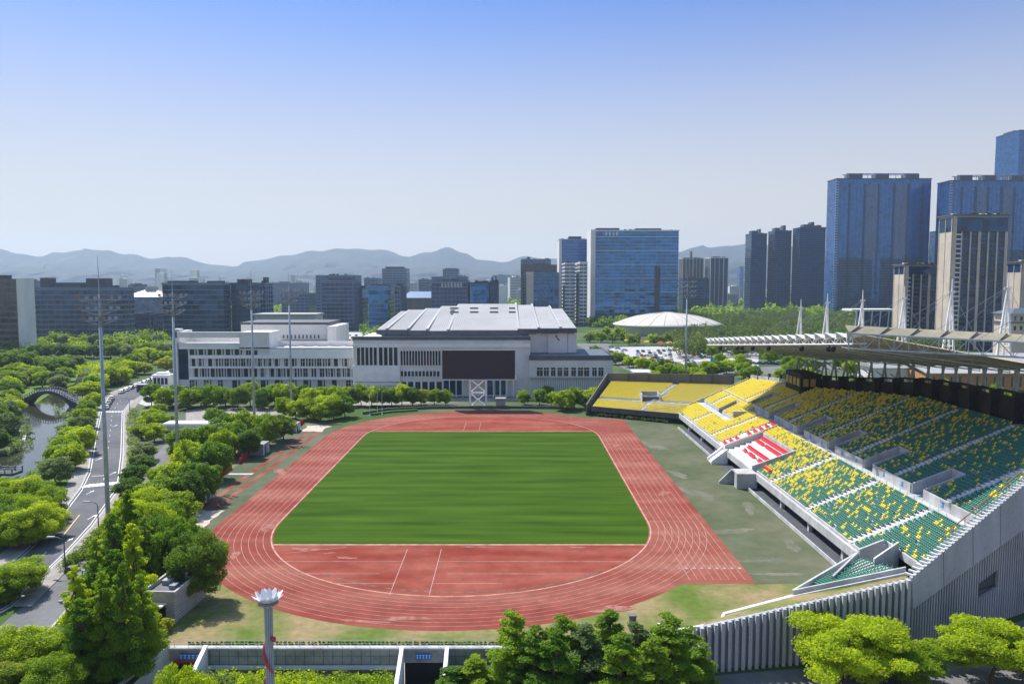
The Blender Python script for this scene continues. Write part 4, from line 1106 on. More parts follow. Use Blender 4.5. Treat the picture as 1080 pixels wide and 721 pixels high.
# right block
bxp(wall, 558.5, 646, 379.5, 420, MY - 4, 0, 44, zb=0)
dkp = MB(); bxp(dkp, 558, 647, 374.5, 379.6, MY - 4, -.3, .4); bxp(dkp, 646.2, 647, 374.5, 379.6, MY - 4, -.3, 44)
PG(dkp, 'dark_parapet', M['copperdark'])
rr_ = MB(); X0, z0 = V(559, 374.6, MY - 3.5); X1, _ = V(645.5, 374.6, MY - 3.5); X2, z2 = V(633, 370, MY + 22)
rr_.hexa([(X0, MY - 3.5, z0 - 2), (X1, MY - 3.5, z0 - 2), (X2, MY + 22, z0 - 2), (X0, MY + 22, z0 - 2), (X0, MY - 3.5, z0 - .6), (X1, MY - 3.5, z0 - .6), (X2, MY + 22, z0 + .4), (X0, MY + 22, z0 + .4)])
PG(rr_, 'low_roof', M['copperdark'])
for (a, b) in ((566, 572.5), (573.5, 579), (581, 586), (588, 593), (594.5, 599.5), (602.5, 607.5), (609.5, 615), (616, 621.5), (624.5, 629.5), (631, 636.5)):
    for j in range(2):
        xa = a + (b - a) * .5 * j; X0, z1 = V(xa + .2, 387.5, MY - 4); X1, z0 = V(xa + (b - a) * .5 - .2, 396.5, MY - 4)
        w = MB(); w.box(X0, X1, MY - 4.06, MY - 3.9, z0, z1); o = PG(w, 'window', FG['dark'])
        f = MB(); f.box(X0, X1, MY - 4.14, MY - 4.06, z0 + (z1 - z0) * .7, z0 + (z1 - z0) * .7 + .12); f.build('frame', M['white'], o)
sk = MB(); bxp(sk, 558, 640, 397.8, 399, MY - 5, 0, 1); PG(sk, 'string_course', M['grey'])
gl2 = MB()
for i in range(40):
    xx = 560 + i * 2; bxp(gl2, xx, xx + .5, 399, 412, MY - 4, -.1, .05, zb=0)
PG(gl2, 'wall_ribs', M['grey'])
PG(wall, 'wall', M['pale']); PG(bk2, 'rear_hall_wall', M['pale']); PG(band, 'cornice', M['white'])
# emblem on the upper hall, a small red swirl
em = MB(); 
for q in range(9):
    a0 = -.3 + q * .28; r_ = .5 + q * .16; X_, Z_ = V(590, 358, MY + 8.9)
    em.box(X_ + r_ * cos(a0 + 2) - .22, X_ + r_ * cos(a0 + 2) + .25, MY + 8.86, MY + 8.93, Z_ + r_ * sin(a0) - .2, Z_ + r_ * sin(a0) + .2)
PG(em, 'wall_emblem', mat('emblem_red', (.35, .07, .06), .6, .1, 1))
# roof
rfm = MB(); sm_ = MB(); ev = MB()
EY, RY = MY + 8, MY + 58
secs = [(397.5, 408, 347.5, 328), (408, 430.5, 347.5, 326.5), (430.5, 450.5, 348.2, 325.0), (450.5, 472.5, 348.7, 322.6), (472.5, 547, 348.0, 320.4), (547, 568, 346.5, 321.5), (568, 591, 346.0, 323.5), (591, 608, 345.8, 325.5)]
for i, (a, b, ye, yr) in enumerate(secs):
    sa_ = 8 if i == 0 else 0; sb_ = 8 if i == len(secs) - 1 else 0
    Xa, ze = V(a, ye, EY); Xb, _ = V(b, ye, EY)
    lean = (lambda px: (547 - px) * .0 if px < 500 else 0)
    def rx(px): 
        X = V(px, 340, EY)[0]
        c_ = V(510, 340, EY)[0]
        return c_ + (X - c_) * .93
    _, zr = V(a, yr, RY)
    tx0, tx1 = rx(a), rx(b)
    rfm.hexa([(Xa, EY, ze - .5), (Xb, EY, ze - .5), (tx1, RY, zr - .6), (tx0, RY, zr - .6), (Xa, EY, ze), (Xb, EY, ze), (tx1, RY, zr), (tx0, RY, zr)])
    if i < len(secs) - 1:
        sm_.hexa([(Xb - .45, EY - .2, ze - .5), (Xb + .45, EY - .2, ze - .5), (tx1 + .45, RY, zr - .5), (tx1 - .45, RY, zr - .5), (Xb - .45, EY - .2, ze + .7), (Xb + .45, EY - .2, ze + .7), (tx1 + .45, RY, zr + .7), (tx1 - .45, RY, zr + .7)])
    n_s = max(2, int((b - a) / 2.2))
    for q in range(1, n_s):
        u = q / n_s; x0 = lerp(Xa, Xb, u); x1 = lerp(tx0, tx1, u)
        sm_.hexa([(x0 - .06, EY, ze), (x0 + .06, EY, ze), (x1 + .06, RY, zr), (x1 - .06, RY, zr), (x0 - .06, EY, ze + .14), (x0 + .06, EY, ze + .14), (x1 + .06, RY, zr + .14), (x1 - .06, RY, zr + .14)])
    ev.box(Xa - .1, Xb + .1, EY - 1.2, EY - .21, ze - 1.9, ze - .1)
    ev.box(Xa + 1, Xb - 1, EY - .8, EY + 1, ze - 2.2, ze - 1.9)
PG(rfm, 'roof', M['roofgrey']); PG(sm_, 'roof_seam', mat('roof_seam', (.42, .42, .42), .5, .05, .1)); PG(ev, 'eaves_fascia', M['dkgrey'])
sk = MB()
for i, xp in enumerate((479, 500, 521, 541)):
    for (yp, dd) in ((325.0, .8), (330.5, .64)):
        Yd = EY + (RY - EY) * dd; X_, _ = V(xp, 330, Yd); zz = lerp(V(500, 348, EY)[1], V(500, 320.4, RY)[1], dd)
        sk.box(X_ - 1.9, X_ + 1.9, Yd - .6, Yd + 1.6, zz - .2, zz + .5)
PG(sk, 'skylight', M['dkgrey'])

# ---- scoreboard
SY = 286.0
sc_ = empty('scoreboard', (V(504, 400, SY)[0], SY, 0), 'blank black video screen standing on a white lattice frame at the far bend', 'screen')
def PSx(mb, name, m): o = mb.build(name, m, sc_); o.location = (-sc_.location[0], -SY, 0); return o
b1 = MB(); bxp(b1, 467, 542.5, 370, 399, SY, 0, .3); PSx(b1, 'screen_panel', M['ledblack'])
b1 = MB(); bxp(b1, 466.2, 543.3, 369.2, 370, SY, -.1, 2.2); bxp(b1, 466.2, 543.3, 399, 399.8, SY, -.1, 2.2); bxp(b1, 466.2, 467, 370, 399, SY, -.1, 2.2); bxp(b1, 542.5, 543.3, 370, 399, SY, -.1, 2.2); bxp(b1, 467, 542.5, 370, 399, SY, .4, 2.0)
PSx(b1, 'screen_housing', M['dkgrey'])
b1 = MB(); xa, zt = V(495.5, 400, SY); xb, _ = V(512.5, 400, SY); zm = zt * .52
for yy in (SY + .2, SY + 2.4):
    for X_ in (xa, xb): b1.box(X_ - .32, X_ + .32, yy - .3, yy + .3, 0, zt)
    for (z0, z1) in ((.3, zm), (zm, zt)): b1.tube((xa, yy, z0), (xb, yy, z1), .18, k=4); b1.tube((xb, yy, z0), (xa, yy, z1), .18, k=4)
    for z in (zm, zt - .3, .4): b1.box(xa + .32, xb - .32, yy - .14, yy + .14, z - .16, z + .16)
for X_ in (xa, xb): b1.box(X_ - .14, X_ + .14, SY + .5, SY + 2.1, zm - .14, zm + .14)
PSx(b1, 'lattice_frame', M['white'])
b1 = MB(); bxp(b1, 523, 533, 420.5, 430, SY, 0, 3, zb=0)
bxp(b1, 522.5, 533.5, 420, 420.9, SY, -.2, 3.2); tag(b1.build('equipment_box', M['stone']), 'small grey equipment box on the grass beside the scoreboard legs', 'equipment box')
b1 = MB(); walls(b1, [G(*p) for p in ((383, 437), (410, 433), (455, 431), (520, 430.5), (585, 431), (626, 434))], .7, 0, 1.0); tag(b1.build('low_wall', M['dkgrey']), 'long low dark kerb wall curving round the far bend of the track', 'wall')
b1 = MB(); walls(b1, [G(*p) for p in ((392, 438), (412, 435), (440, 433.3))], 1.2, 0, .7); tag(b1.build('clipped_hedge', None or M['grass']), 'short clipped hedge along the far bend below the scoreboard', 'hedge')

# ================================================================== OTHER BUILDINGS
def office(name, label, x0, x1, yt, Y, depth, glass, style='bands', fh=3.8, col='grey', every=1, fin=6.0, bandh=1.1, plant=None, group=None, cat='building', zbot=0, ends=None, rz=0, crown=None, proud=.35):
    X0, zt = V(x0, yt, Y); X1, _ = V(x1, yt, Y)
    if x0 > 560: X0 = V(x0, yt, Y + depth)[0]
    if x1 < 520: X1 = V(x1, yt, Y + depth)[0]
    w = X1 - X0; cx = (X0 + X1) / 2
    e = empty(name, (cx, Y, 0), label, cat, group, rz=rz)
    h = w / 2
    b = MB(); b.box(-h, h, 0, depth, zbot, zt - .6); b.build('glazing', glass, e)
    sb_ = MB(); z = fh; k = 0
    while z < zt - 1.0:
        bh = bandh * (1.0 if k % every == 0 else .35)
        if style in ('bands', 'curtain', 'grid'):
            pr_ = proud if k % every == 0 else proud * .6
            sb_.box(-h - pr_, h + pr_, -pr_, depth + pr_, z - bh / 2, z + bh / 2)
        elif style == 'fins': sb_.box(-h - .15, h + .15, -.15, depth + .15, z - bh / 2, z + bh / 2)
        z += fh; k += 1
    if sb_.f: sb_.build('floor_band', M[col] if style != 'fins' else M['dkgrey'], e)
    pb = MB(); pb.box(-h - .5, h + .5, -.5, 0, zt - 1.4, zt); pb.box(-h - .5, h + .5, depth, depth + .5, zt - 1.4, zt); pb.box(-h - .5, -h, 0, depth, zt - 1.4, zt); pb.box(h, h + .5, 0, depth, zt - 1.4, zt)
    pb.build('parapet', M[col], e)
    if style in ('bands', 'curtain') and Y < 1700:
        ml = MB(); n = max(2, int(round(w / 5.5)))
        for i in range(1, n):
            x = lerp(-h, h, i / n); ml.box(x - .2, x + .2, -min(.14, proud * .5), -.01, zbot, zt - 1.5)
        n = max(2, int(round(depth / 5.5)))
        for i in range(1, n):
            y = lerp(0, depth, i / n)
            for sx in (-1, 1): ml.box(sx * h + (-.1 if sx < 0 else .01), sx * h + (-.01 if sx < 0 else .1), y - .2, y + .2, zbot, zt - 1.5)
        if ml.f: ml.build('mullion', M['navyband' if style == 'curtain' else col], e)
    if style in ('fins', 'grid'):
        fb_ = MB(); n = max(2, int(round(w / fin)))
        for i in range(n + 1):
            x = lerp(-h, h, i / n); ww = .55 if style == 'fins' else .35
            if col == 'beige': ww = .95
            if style == 'fins' and i % 3 == 0: ww *= 2
            fb_.box(x - ww / 2, x + ww / 2, -.75 if style == 'fins' else -.5, -.02, zbot, zt - 1.4)
        n = max(2, int(round(depth / fin)))
        for i in range(n + 1):
            y = lerp(0, depth, i / n)
            for sx in (-1, 1): fb_.box(sx * h + (-.7 if sx < 0 else .02), sx * h + (-.02 if sx < 0 else .7), y - .25, y + .25, zbot, zt - 1.4)
        fb_.build('facade_fin', M[col], e)
    if ends:
        eb = MB()
        for (u0, u1, cc) in ends: eb.box(lerp(-h, h, u0) - (proud + .1 if u0 <= 0 else 0), lerp(-h, h, u1) + (proud + .1 if u1 >= 1 else 0), -proud - .9, depth * .98, zbot, zt + .3)
        eb.build('end_wall', M[ends[0][2]], e)
    pm_ = MB()
    rr2 = random.Random(int(x0 * 7 + yt))
    for (u0, u1, hh) in (plant if plant is not None else [(.25, .6, 3.5)]):
        pm_.box(lerp(-h, h, u0), lerp(-h, h, u1), depth * .25, depth * .7, zt - 1, zt + hh)
    for i in range(6):
        u = rr2.uniform(.06, .94); s_2 = rr2.uniform(.8, 2.0); pm_.box(lerp(-h, h, u) - s_2, lerp(-h, h, u) + s_2, depth * .2, depth * .2 + s_2 * 1.6, zt - 1, zt + rr2.uniform(.4, 1.8))
    pm_.build('roof_plant', M['dkgrey'] if crown is None else M[crown], e)
    return e, w, zt, h
# left side
office('office_block', 'brown banded office slab with a white end pier at the edge of the city park', -70, 34, 294, 508, 9, FG['dark'], 'bands', 4.0, 'taupe', bandh=1.5, proud=1.1, ends=[(.935, 1.0, 'pale')], plant=[(.5, .8, 2.5)], zbot=0)
office('office_block', 'long blue-grey office slab with pale floor bands beyond the park trees', 35, 141, 303, 640, 20, FG['navy'], 'bands', 4.1, 'band', bandh=1.0, plant=[(.04, .15, 8), (.56, .80, 7.5), (.2, .5, 4)], ends=None)
_e, _w, _z, _h = office('office_block', 'dark glass office block with thin pale bands behind the gymnasium wing', 171, 243, 298, 640, 16, FG['teal'], 'curtain', 4.1, 'band', bandh=.55, plant=[(.05, .5, 1.5), (.7, .95, 1.5)])
office('office_block', 'darker recessed office block joined to the east end of the banded dark glass one', 243.4, 273, 298, 655, 30, FG['teal'], 'bands', 4.1, 'navyband', bandh=1.0, plant=[(.2, .8, 3)])
office('office_block', 'narrow tall office tower with a rooftop box between dark glass block and grey grid block', 274, 287, 298, 700, 20, FG['navy'], 'grid', 4.0, 'band', plant=[(.3, .8, 5)])
office('office_block', 'dark low office block between the long banded slab and the dark glass one', 141.5, 171, 331, 700, 26, FG['navy'], 'grid', 4.0, 'navyband', fin=5, plant=[])
office('office_block', 'grey gridded office block west of the blue glass cube building', 339, 380, 295.5, 760, 38, FG['navy'], 'grid', 3.9, 'band', fin=4.2, bandh=.9, plant=[(.15, .9, 2)])
office('office_block', 'hazier blue office block rising behind the grey gridded one', 333, 381, 290, 980, 34, FG['slate'], 'bands', 4, 'band', plant=[])
office('office_block', 'blue glass cube office with a grey east pier, next to the gridded block', 388.5, 416, 301, 700, 40, FG['blue'], 'curtain', 4.0, 'band', bandh=.6, plant=[(.1, .9, 1)])
office('office_block', 'grey east pier block attached to the blue glass cube office', 416.3, 428, 301, 702, 40, FG['navy'], 'grid', 4.0, 'band', fin=3.5, plant=[(.1, .9, 1)])
office('office_block', 'slim recessed grey office strip between the gridded block and the blue cube', 381, 388, 303, 790, 30, FG['navy'], 'bands', 4, 'band', plant=[])
office('office_block', 'rounded pale blue office tower rising far behind the blue glass cube', 403, 432, 283, 1280, 40, FG['slate'], 'bands', 4, 'band', bandh=1.4, plant=[(.1, .85, 3)])
office('office_block', 'low hazy office wing west of the rounded pale blue tower', 384, 403, 293, 1290, 40, FG['slate'], 'bands', 4, 'band', plant=[])
_e, _w, _z, _h = office('office_block', 'grey gridded office block with a white rooftop sign behind the gymnasium roof', 455.5, 495, 296, 720, 40, FG['navy'], 'grid', 3.9, 'band', fin=3.6, bandh=.9, plant=[(.02, .98, 1)])
def glyphs(parent, x0, x1, z0, hgt, n, m, y=-.95, seed=1):
    """small raised strokes, one cluster per written character"""
    rg = random.Random(seed)
    for i in range(n):
        g_ = MB(); cx = lerp(x0, x1, (i + .5) / n); w_ = (x1 - x0) / n * .38
        for q in range(3): zz = z0 + hgt * (.1 + .4 * q); a = rg.uniform(.5, 1); g_.box(cx - w_ * a, cx + w_ * a, y - .1, y, zz - hgt * .06, zz + hgt * .06)
        for q in range(2): xx = cx + rg.uniform(-w_ * .7, w_ * .7); g_.box(xx - w_ * .13, xx + w_ * .13, y - .12, y - .02, z0, z0 + hgt * rg.uniform(.8, 1.05))
        g_.build('sign_character', m, parent)
glyphs(_e, -_h * .5, _h * .75, _z - 6.0, 4.2, 7, M['white'], seed=3)
office('office_block', 'dark office block with blue glass front, east half of the signed block', 496, 517, 297.5, 722, 40, FG['blue'], 'curtain', 4, 'navyband', bandh=.5, plant=[(.2, .9, 1)])
office('office_block', 'dark gridded stair tower with roof masts at the east end of the signed block', 517.2, 524.5, 296.5, 721, 40, FG['navy'], 'grid', 4, 'navyband', fin=3.4, plant=[(.1, .3, 4), (.7, .8, 5)])
office('office_block', 'stepped blue office tower far behind the signed block', 467, 484.5, 283.5, 1250, 34, FG['slate'], 'bands', 4, 'band', plant=[(.1, .9, 1)])
office('office_block', 'broad low blue office base under the stepped blue tower', 455, 494, 291.5, 1260, 40, FG['slate'], 'bands', 4, 'band', plant=[])
office('office_block', 'hazy low office wing west of the stepped blue tower', 441.5, 455, 294.5, 1265, 40, FG['slate'], 'bands', 4, 'band', plant=[])
office('office_tower', 'purple-brown slab tower behind the pale striped tower', 550.5, 587, 279, 960, 34, FG['dark'], 'grid', 3.8, 'brown', fin=7, plant=[(.3, .7, 2)])
office('office_tower', 'pale blue finned tower top rising behind the purple-brown slab', 550, 580.5, 273, 1060, 34, FG['slate'], 'fins', 3.8, 'band', fin=6, plant=[(.2, .3, 3)])
office('office_tower', 'pale striped office tower with vertical blue fins and a cream west wall', 556, 589, 287, 850, 40, FG['blue'], 'fins', 3.8, 'band', fin=4.6, ends=[(0, .2, 'beige')], plant=[(.2, .5, 2), (.6, .8, 1.5)])
office('office_tower', 'navy glass tower with a pale west edge behind the white-banded one', 588, 620, 252, 1010, 44, FG['deep'], 'curtain', 4, 'navy' if False else 'grey', bandh=.25, ends=[(0, .08, 'pale')], plant=[(.35, .8, 4)])
office('office_tower', 'two-part glass tower with white sawtooth bands beside the big blue slab', 593, 606, 277, 850, 50, FG['slate'], 'bands', 4, 'pale', bandh=1.2, plant=[(.2, .6, 2)])
office('office_tower', 'eastern half of the white sawtooth-banded glass tower beside the blue slab', 607, 619.5, 276, 846, 60, FG['slate'], 'bands', 4, 'pale', bandh=1.2, plant=[(.2, .6, 2)])
_e, _w, _z, _h = office('office_tower', 'huge bright blue glass slab tower with a white west edge and rooftop sign', 620.5, 716, 242.5, 900, 46, FG['blue'], 'curtain', 4.0, 'pale', every=4, bandh=.55, ends=[(-.012, .038, 'pale')], plant=[(.06, .33, 3), (.52, .82, 2.6)])
glyphs(_e, -_h * .72, -_h * .38, _z - 6.6, 4.2, 4, M['white'], seed=8)
g_ = MB(); g_.lathe([(.1, -.4), (1.7, -.4), (1.7, .4), (.1, .4)], (0, 0, 0), 6); o = g_.build('sign_emblem', M['red'], _e); o.rotation_euler = (pi / 2, 0, 0); o.location = (-_h * .82, -1.2, _z - 4.6)
rk_ = MB(); rk_.box(_h * .46, _h * .58, -.5, 2, 14, _z * .62); rk_.build('recessed_shaft', M['dkgrey'], _e)
# right of the blue slab
office('office_tower', 'beige residential tower with open roof frame east of the blue slab', 716.5, 742, 272, 1500, 30, FG['dark'], 'fins', 3.6, 'beige', fin=7, plant=[(.1, .9, 1), (.45, .5, 14)])
office('office_tower', 'pale vertically striped tower east of the beige frame tower', 744, 768, 271.5, 1480, 40, FG['navy'], 'fins', 3.6, 'pale', fin=8, plant=[(.2, .5, 2)])
office('office_block', 'low dark office block in front of the beige frame tower', 716, 748, 293, 1150, 30, FG['teal'], 'bands', 4, 'navyband', plant=[(.2, .5, 2)])
office('office_tower', 'thin bright blue tower seen far off beside the three dark towers', 777.5, 784.5, 281, 2300, 30, FG['blue'], 'curtain', 4, 'band', plant=[])
G3 = None
office('residential_tower', 'shortest of the three dark slender towers in a row', 786.5, 809, 246, 1330, 34, FG['teal'], 'bands', 3.3, 'navyband', bandh=.9, proud=.6, plant=[(.1, .5, 5), (.6, .7, 8)])
office('residential_tower', 'middle one of the three dark slender towers in a row', 810.5, 835, 243, 1310, 34, FG['teal'], 'bands', 3.3, 'navyband', bandh=.9, proud=.6, plant=[(.1, .4, 5), (.6, .75, 9)])
office('residential_tower', 'tallest of the three dark slender towers, beside the wide navy tower', 836.5, 871, 239.5, 1280, 34, FG['teal'], 'bands', 3.3, 'navyband', bandh=.9, proud=.6, plant=[(.2, .5, 5), (.5, .62, 9), (.7, .9, 4)])
def widetower(label, x0, x1, yt, Y, low):
    e, w, zt, h = office('residential_tower', label, x0, x1, yt, Y, 30, FG['deep'], 'curtain', 3.5, 'navyband', bandh=.22, proud=.15, plant=[(.15, .30, 7), (.44, .58, 7), (.76, .9, 7)])
    fr = MB()
    for (a, b) in ((.14, .91),): fr.box(lerp(-h, h, a), lerp(-h, h, b), 12, 13, zt + 7.2, zt + 8.2); fr.box(lerp(-h, h, a), lerp(-h, h, b), 24, 25, zt + 7.2, zt + 8.2)
    for u in (.14, .22, .3, .37, .44, .51, .58, .67, .76, .83, .91): fr.box(lerp(-h, h, u) - .3, lerp(-h, h, u) + .3, 12, 13, zt, zt + 7.3)
    fr.build('roof_frame', M['grey'], e)
    ns = MB()
    for u in (.14, .30, .45, .61, .76, .91):
        z = 6
        while z < zt - 8: ns.box(lerp(-h, h, u) - 1.5, lerp(-h, h, u) + 1.5, -.35, -.16, z, z + 1.9); z += 3.5
    ns.build('recess_column', M['black'], e)
    pp_ = MB()
    for (a, b) in ((.32, .44), (.63, .75)): pp_.box(lerp(-h, h, a), lerp(-h, h, b), -.3, -.16, zt * .42, zt - 9)
    pp_.build('pale_panel', FG['slate'], e)
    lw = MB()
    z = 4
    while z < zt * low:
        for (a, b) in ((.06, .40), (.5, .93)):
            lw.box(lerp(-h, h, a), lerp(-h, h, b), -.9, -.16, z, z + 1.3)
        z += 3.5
    lw.build('reflection_band', M['navyband'], e)  # navy bands deepen the reflection painted on the lower floors
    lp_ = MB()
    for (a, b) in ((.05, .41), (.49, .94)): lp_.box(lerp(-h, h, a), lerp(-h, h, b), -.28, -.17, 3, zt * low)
    lp_.build('painted_reflection', FG['teal'], e)  # darker glass puts the reflection of an opposite building into the colour
    wp_ = MB(); z = 3
    while z < zt - 2: wp_.box(-h - .6, -h + 3.2, -.6, -.16, z, z + 1.7); z += 3.5
    wp_.build('corner_balcony', M['grey'], e)
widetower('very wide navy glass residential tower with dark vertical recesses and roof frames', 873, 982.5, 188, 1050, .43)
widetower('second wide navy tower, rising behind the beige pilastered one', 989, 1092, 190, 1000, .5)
office('residential_tower', 'dark low tower sliver between the two wide navy towers', 982, 992, 243, 1150, 30, FG['teal'], 'bands', 3.3, 'navyband', plant=[])
office('office_tower', 'tallest tower of all, blue glass, rising over the second wide navy tower', 1051, 1100, 137, 1250, 60, FG['blue'], 'curtain', 4, 'navyband', bandh=.4, every=1, plant=[(0, 1, 2)], ends=[(.36, .43, 'grey')])
def beige(label, x0, x1, yt, Y, ends):
    e, w, zt, h = office('residential_tower', label, x0, x1, yt, Y, 16, FG['navy'], 'fins', 3.3, 'beige', fin=6.4, ends=ends, plant=[(.05, .95, .8)])
    c_ = MB(); c_.box(-h - .6, h + .6, -1.2, 17, zt * .88, zt - 1.5); c_.build('glass_crown', FG['teal'], e)
    c_ = MB(); c_.box(-h - 1.8, h + 1.8, -2.4, 18, zt - .4, zt + .5); c_.build('roof_slab', M['copperdark'], e)
    rr3 = random.Random(5); c_ = MB()
    for i in range(7): u = rr3.uniform(.05, .95); c_.box(lerp(-h, h, u) - 1.4, lerp(-h, h, u) + 1.4, 3, 6, zt + .5, zt + 1.6)
    c_.build('roof_unit', M['beige'], e)
    b_ = MB(); z = 4
    while z < zt * .86: b_.box(lerp(-h, h, .05), lerp(-h, h, .15), -1.7, -.9, z, z + .9); z += 3.3
    b_.build('balcony', M['pale'], e)
beige('lower beige pilastered residential block in front of the wide navy tower', 944, 989, 279, 600, [(0, .09, 'beige')])
beige('tall beige pilastered residential tower beside the stand roof masts', 992, 1062, 227, 540, [(0, .06, 'beige')])
beige('beige pilastered residential block at the far east edge behind the last mast', 1063.5, 1125, 276, 570, [(0, .1, 'beige')])
# small houses and halls
e = empty('pavilion', (V(1085, 340, 395)[0], 395, 0), 'small cream pavilion with a hipped slate roof beside the last white mast', 'building')
b = MB(); b.box(-9, 20, 0, 14, 0, V(0, 331, 395)[1]); b.build('wall', M['beige'], e)
b = MB(); zt = V(0, 331, 395)[1]
b.hexa([(-10.5, -1.5, zt), (21, -1.5, zt), (21, 15, zt), (-10.5, 15, zt), (-4, 5, zt + 2.6), (16, 5, zt + 2.6), (16, 9, zt + 2.6), (-4, 9, zt + 2.6)]); b.box(-9.8, 21, -.8, 14.5, zt - 4.6, zt - 4.1); b.build('roof', M['copperdark'], e)
for r in range(3):
    for i in range(5):
        w = MB(); w.box(-7.6 + i * 3.2, -6.4 + i * 3.2, -.08, .05, zt - 3.4 - r * 5, zt - 1.2 - r * 5); w.build('window', FG['dark'], e)
e = empty('canopy_hall', (V(925, 340, 640)[0], 640, 0), 'white flat-roofed canopy hall among the trees behind the stand roof', 'building')
zt = V(0, 326, 640)[1]; b = MB(); b.box(-21, 18, 0, 20, zt - 1.6, zt); b.build('roof', M['white'], e)
b = MB(); b.box(-8, 17, 3, 19, 0, zt - 1.6); b.build('wall', FG['slate'], e)
b = MB()
for x in (-18, -12, -5, 2, 9, 15): b.tube((x, 1.5, 0), (x + 1.5, 1.5, zt - 1.5), .5, k=6)
b.build('column', M['white'], e)
e = empty('sheds', (184, 335, 0), 'long shed with orange walls and pale sloping roof seen under the stand roof', 'building'); e.name = 'market_shed'
b = MB(); b.box(-2, 60, 0, 30, 0, 7.2); b.build('wall', M['orange'], e)
b = MB()
for i in range(15): b.box(.5 + i * 3.8, 1.2 + i * 3.8, -.12, .05, 1.6, 6.0)
b.build('window', FG['slate'], e)
b = MB(); b.hexa([(-3, -1.5, 7.2), (61, -1.5, 7.2), (61, 31, 13), (-3, 31, 13), (-3, -1.5, 7.7), (61, -1.5, 7.7), (61, 31, 13.6), (-3, 31, 13.6)]); b.build('roof', M['roofgrey'], e)
e = empty('market_shed', (166, 352, 0), 'pale gabled shed half hidden by trees under the stand roof', 'building')
b = MB(); b.box(0, 18, 0, 16, 0, 8); b.build('wall', M['pale'], e)
b = MB(); b.hexa([(-1, -1, 8), (19, -1, 8), (19, 17, 8), (-1, 17, 8), (-1, 7.8, 11), (19, 7.8, 11), (19, 8.2, 11), (-1, 8.2, 11)]); b.build('roof', M['roofgrey'], e)
# domed hall
DYc = 715.0; DX = V(704, 350, DYc)[0]
e = empty('domed_hall', (DX, DYc, 0), 'round white hall with a shallow cream dome beside the car park', 'building')
b = MB(); b.lathe([(45, 0), (49, 8.2), (49.5, 8.3)], k=64); b.build('drum_wall', M['pale'], e, smooth=True)
b = MB(); b.lathe([(50.5, 8.3), (50.5, 9.2), (46, 10.6), (38, 13.7), (28, 16.5), (16, 18.6), (6, 19.6), (.1, 19.8)], k=64); b.build('roof', M['domecream'], e, smooth=True)
b = MB()
for i in range(24):
    a = 2 * pi * i / 24; pr_ = [(50.5, 9.3), (46, 10.7), (38, 13.8), (28, 16.6), (16, 18.7), (6, 19.7)]
    for (r0, z0), (r1, z1) in zip(pr_, pr_[1:]): b.tube((r0 * cos(a), r0 * sin(a), z0), (r1 * cos(a), r1 * sin(a), z1), .14, k=3)
b.lathe([(50.6, 8.1), (50.9, 8.3), (50.6, 8.5)], k=64)
b.build('roof_rib', M['taupe'], e)
# blue-roofed hall far behind
e = empty('temple_hall', (V(444, 318, 1000)[0], 1000, 0), 'low hall with a blue hipped roof between the blue cube and the signed block', 'building')
zt = V(0, 314, 1000)[1]; b = MB(); b.box(-22, 22, 0, 30, 0, zt); b.build('wall', M['taupe'], e)
b = MB(); b.hexa([(-26, -4, zt), (26, -4, zt), (26, 34, zt), (-26, 34, zt), (-16, 12, zt + 8), (16, 12, zt + 8), (16, 18, zt + 8), (-16, 18, zt + 8)]); b.build('roof', mat('blue_roof', (.10, .19, .36), .5, .1, .2), e)
e = empty('glass_hall', (V(153, 310, 900)[0], 900, 0), 'pale low hall with a pyramid roof lantern between two dark office slabs', 'building')
zt = V(0, 313, 900)[1]; b = MB(); b.box(-24, 26, 0, 30, 0, zt); b.build('wall', FG['slate'], e)
b = MB(); b.hexa([(-26, -2, zt), (28, -2, zt), (28, 32, zt), (-26, 32, zt), (-6, 12, zt + 8), (8, 12, zt + 8), (8, 18, zt + 8), (-6, 18, zt + 8)]); b.box(-5, 7, 11, 19, zt + 7.5, zt + 12); b.build('roof', M['roofgrey'], e)
e = empty('long_hall', (V(300, 330, 560)[0], 560, 0), 'long flat pale shed roof behind the gymnasium wing', 'building')
zt = V(0, 331, 560)[1]; b = MB(); b.box(-22, 22, 0, 24, 0, zt - .8); b.build('wall', M['grey'], e); b = MB(); b.box(-23, 23, -1, 25, zt - .8, zt); b.build('roof', M['roofgrey'], e)
for (n_, lb, x0, x1, yt, Y) in (('office_block', 'grey mid-rise with a flat roof seen over the gymnasium wing', 297, 334, 309, 1000), ('office_block', 'hazy grey slab above the flat-roofed mid-rise', 286, 326, 298, 1500), ('office_block', 'small blue block tucked behind the long banded slab', 141, 149, 300, 1100),
                              ('office_block', 'low blue block at the west edge behind the banded slab', 28, 42, 296, 1150), ('office_block', 'hazy low slab north of the purple-brown tower', 519, 548, 290, 2600)):
    office(n_, lb, x0, x1, yt, Y, 40, FG['slate'], 'bands', 4, 'band', plant=[(.2, .4, 2)])
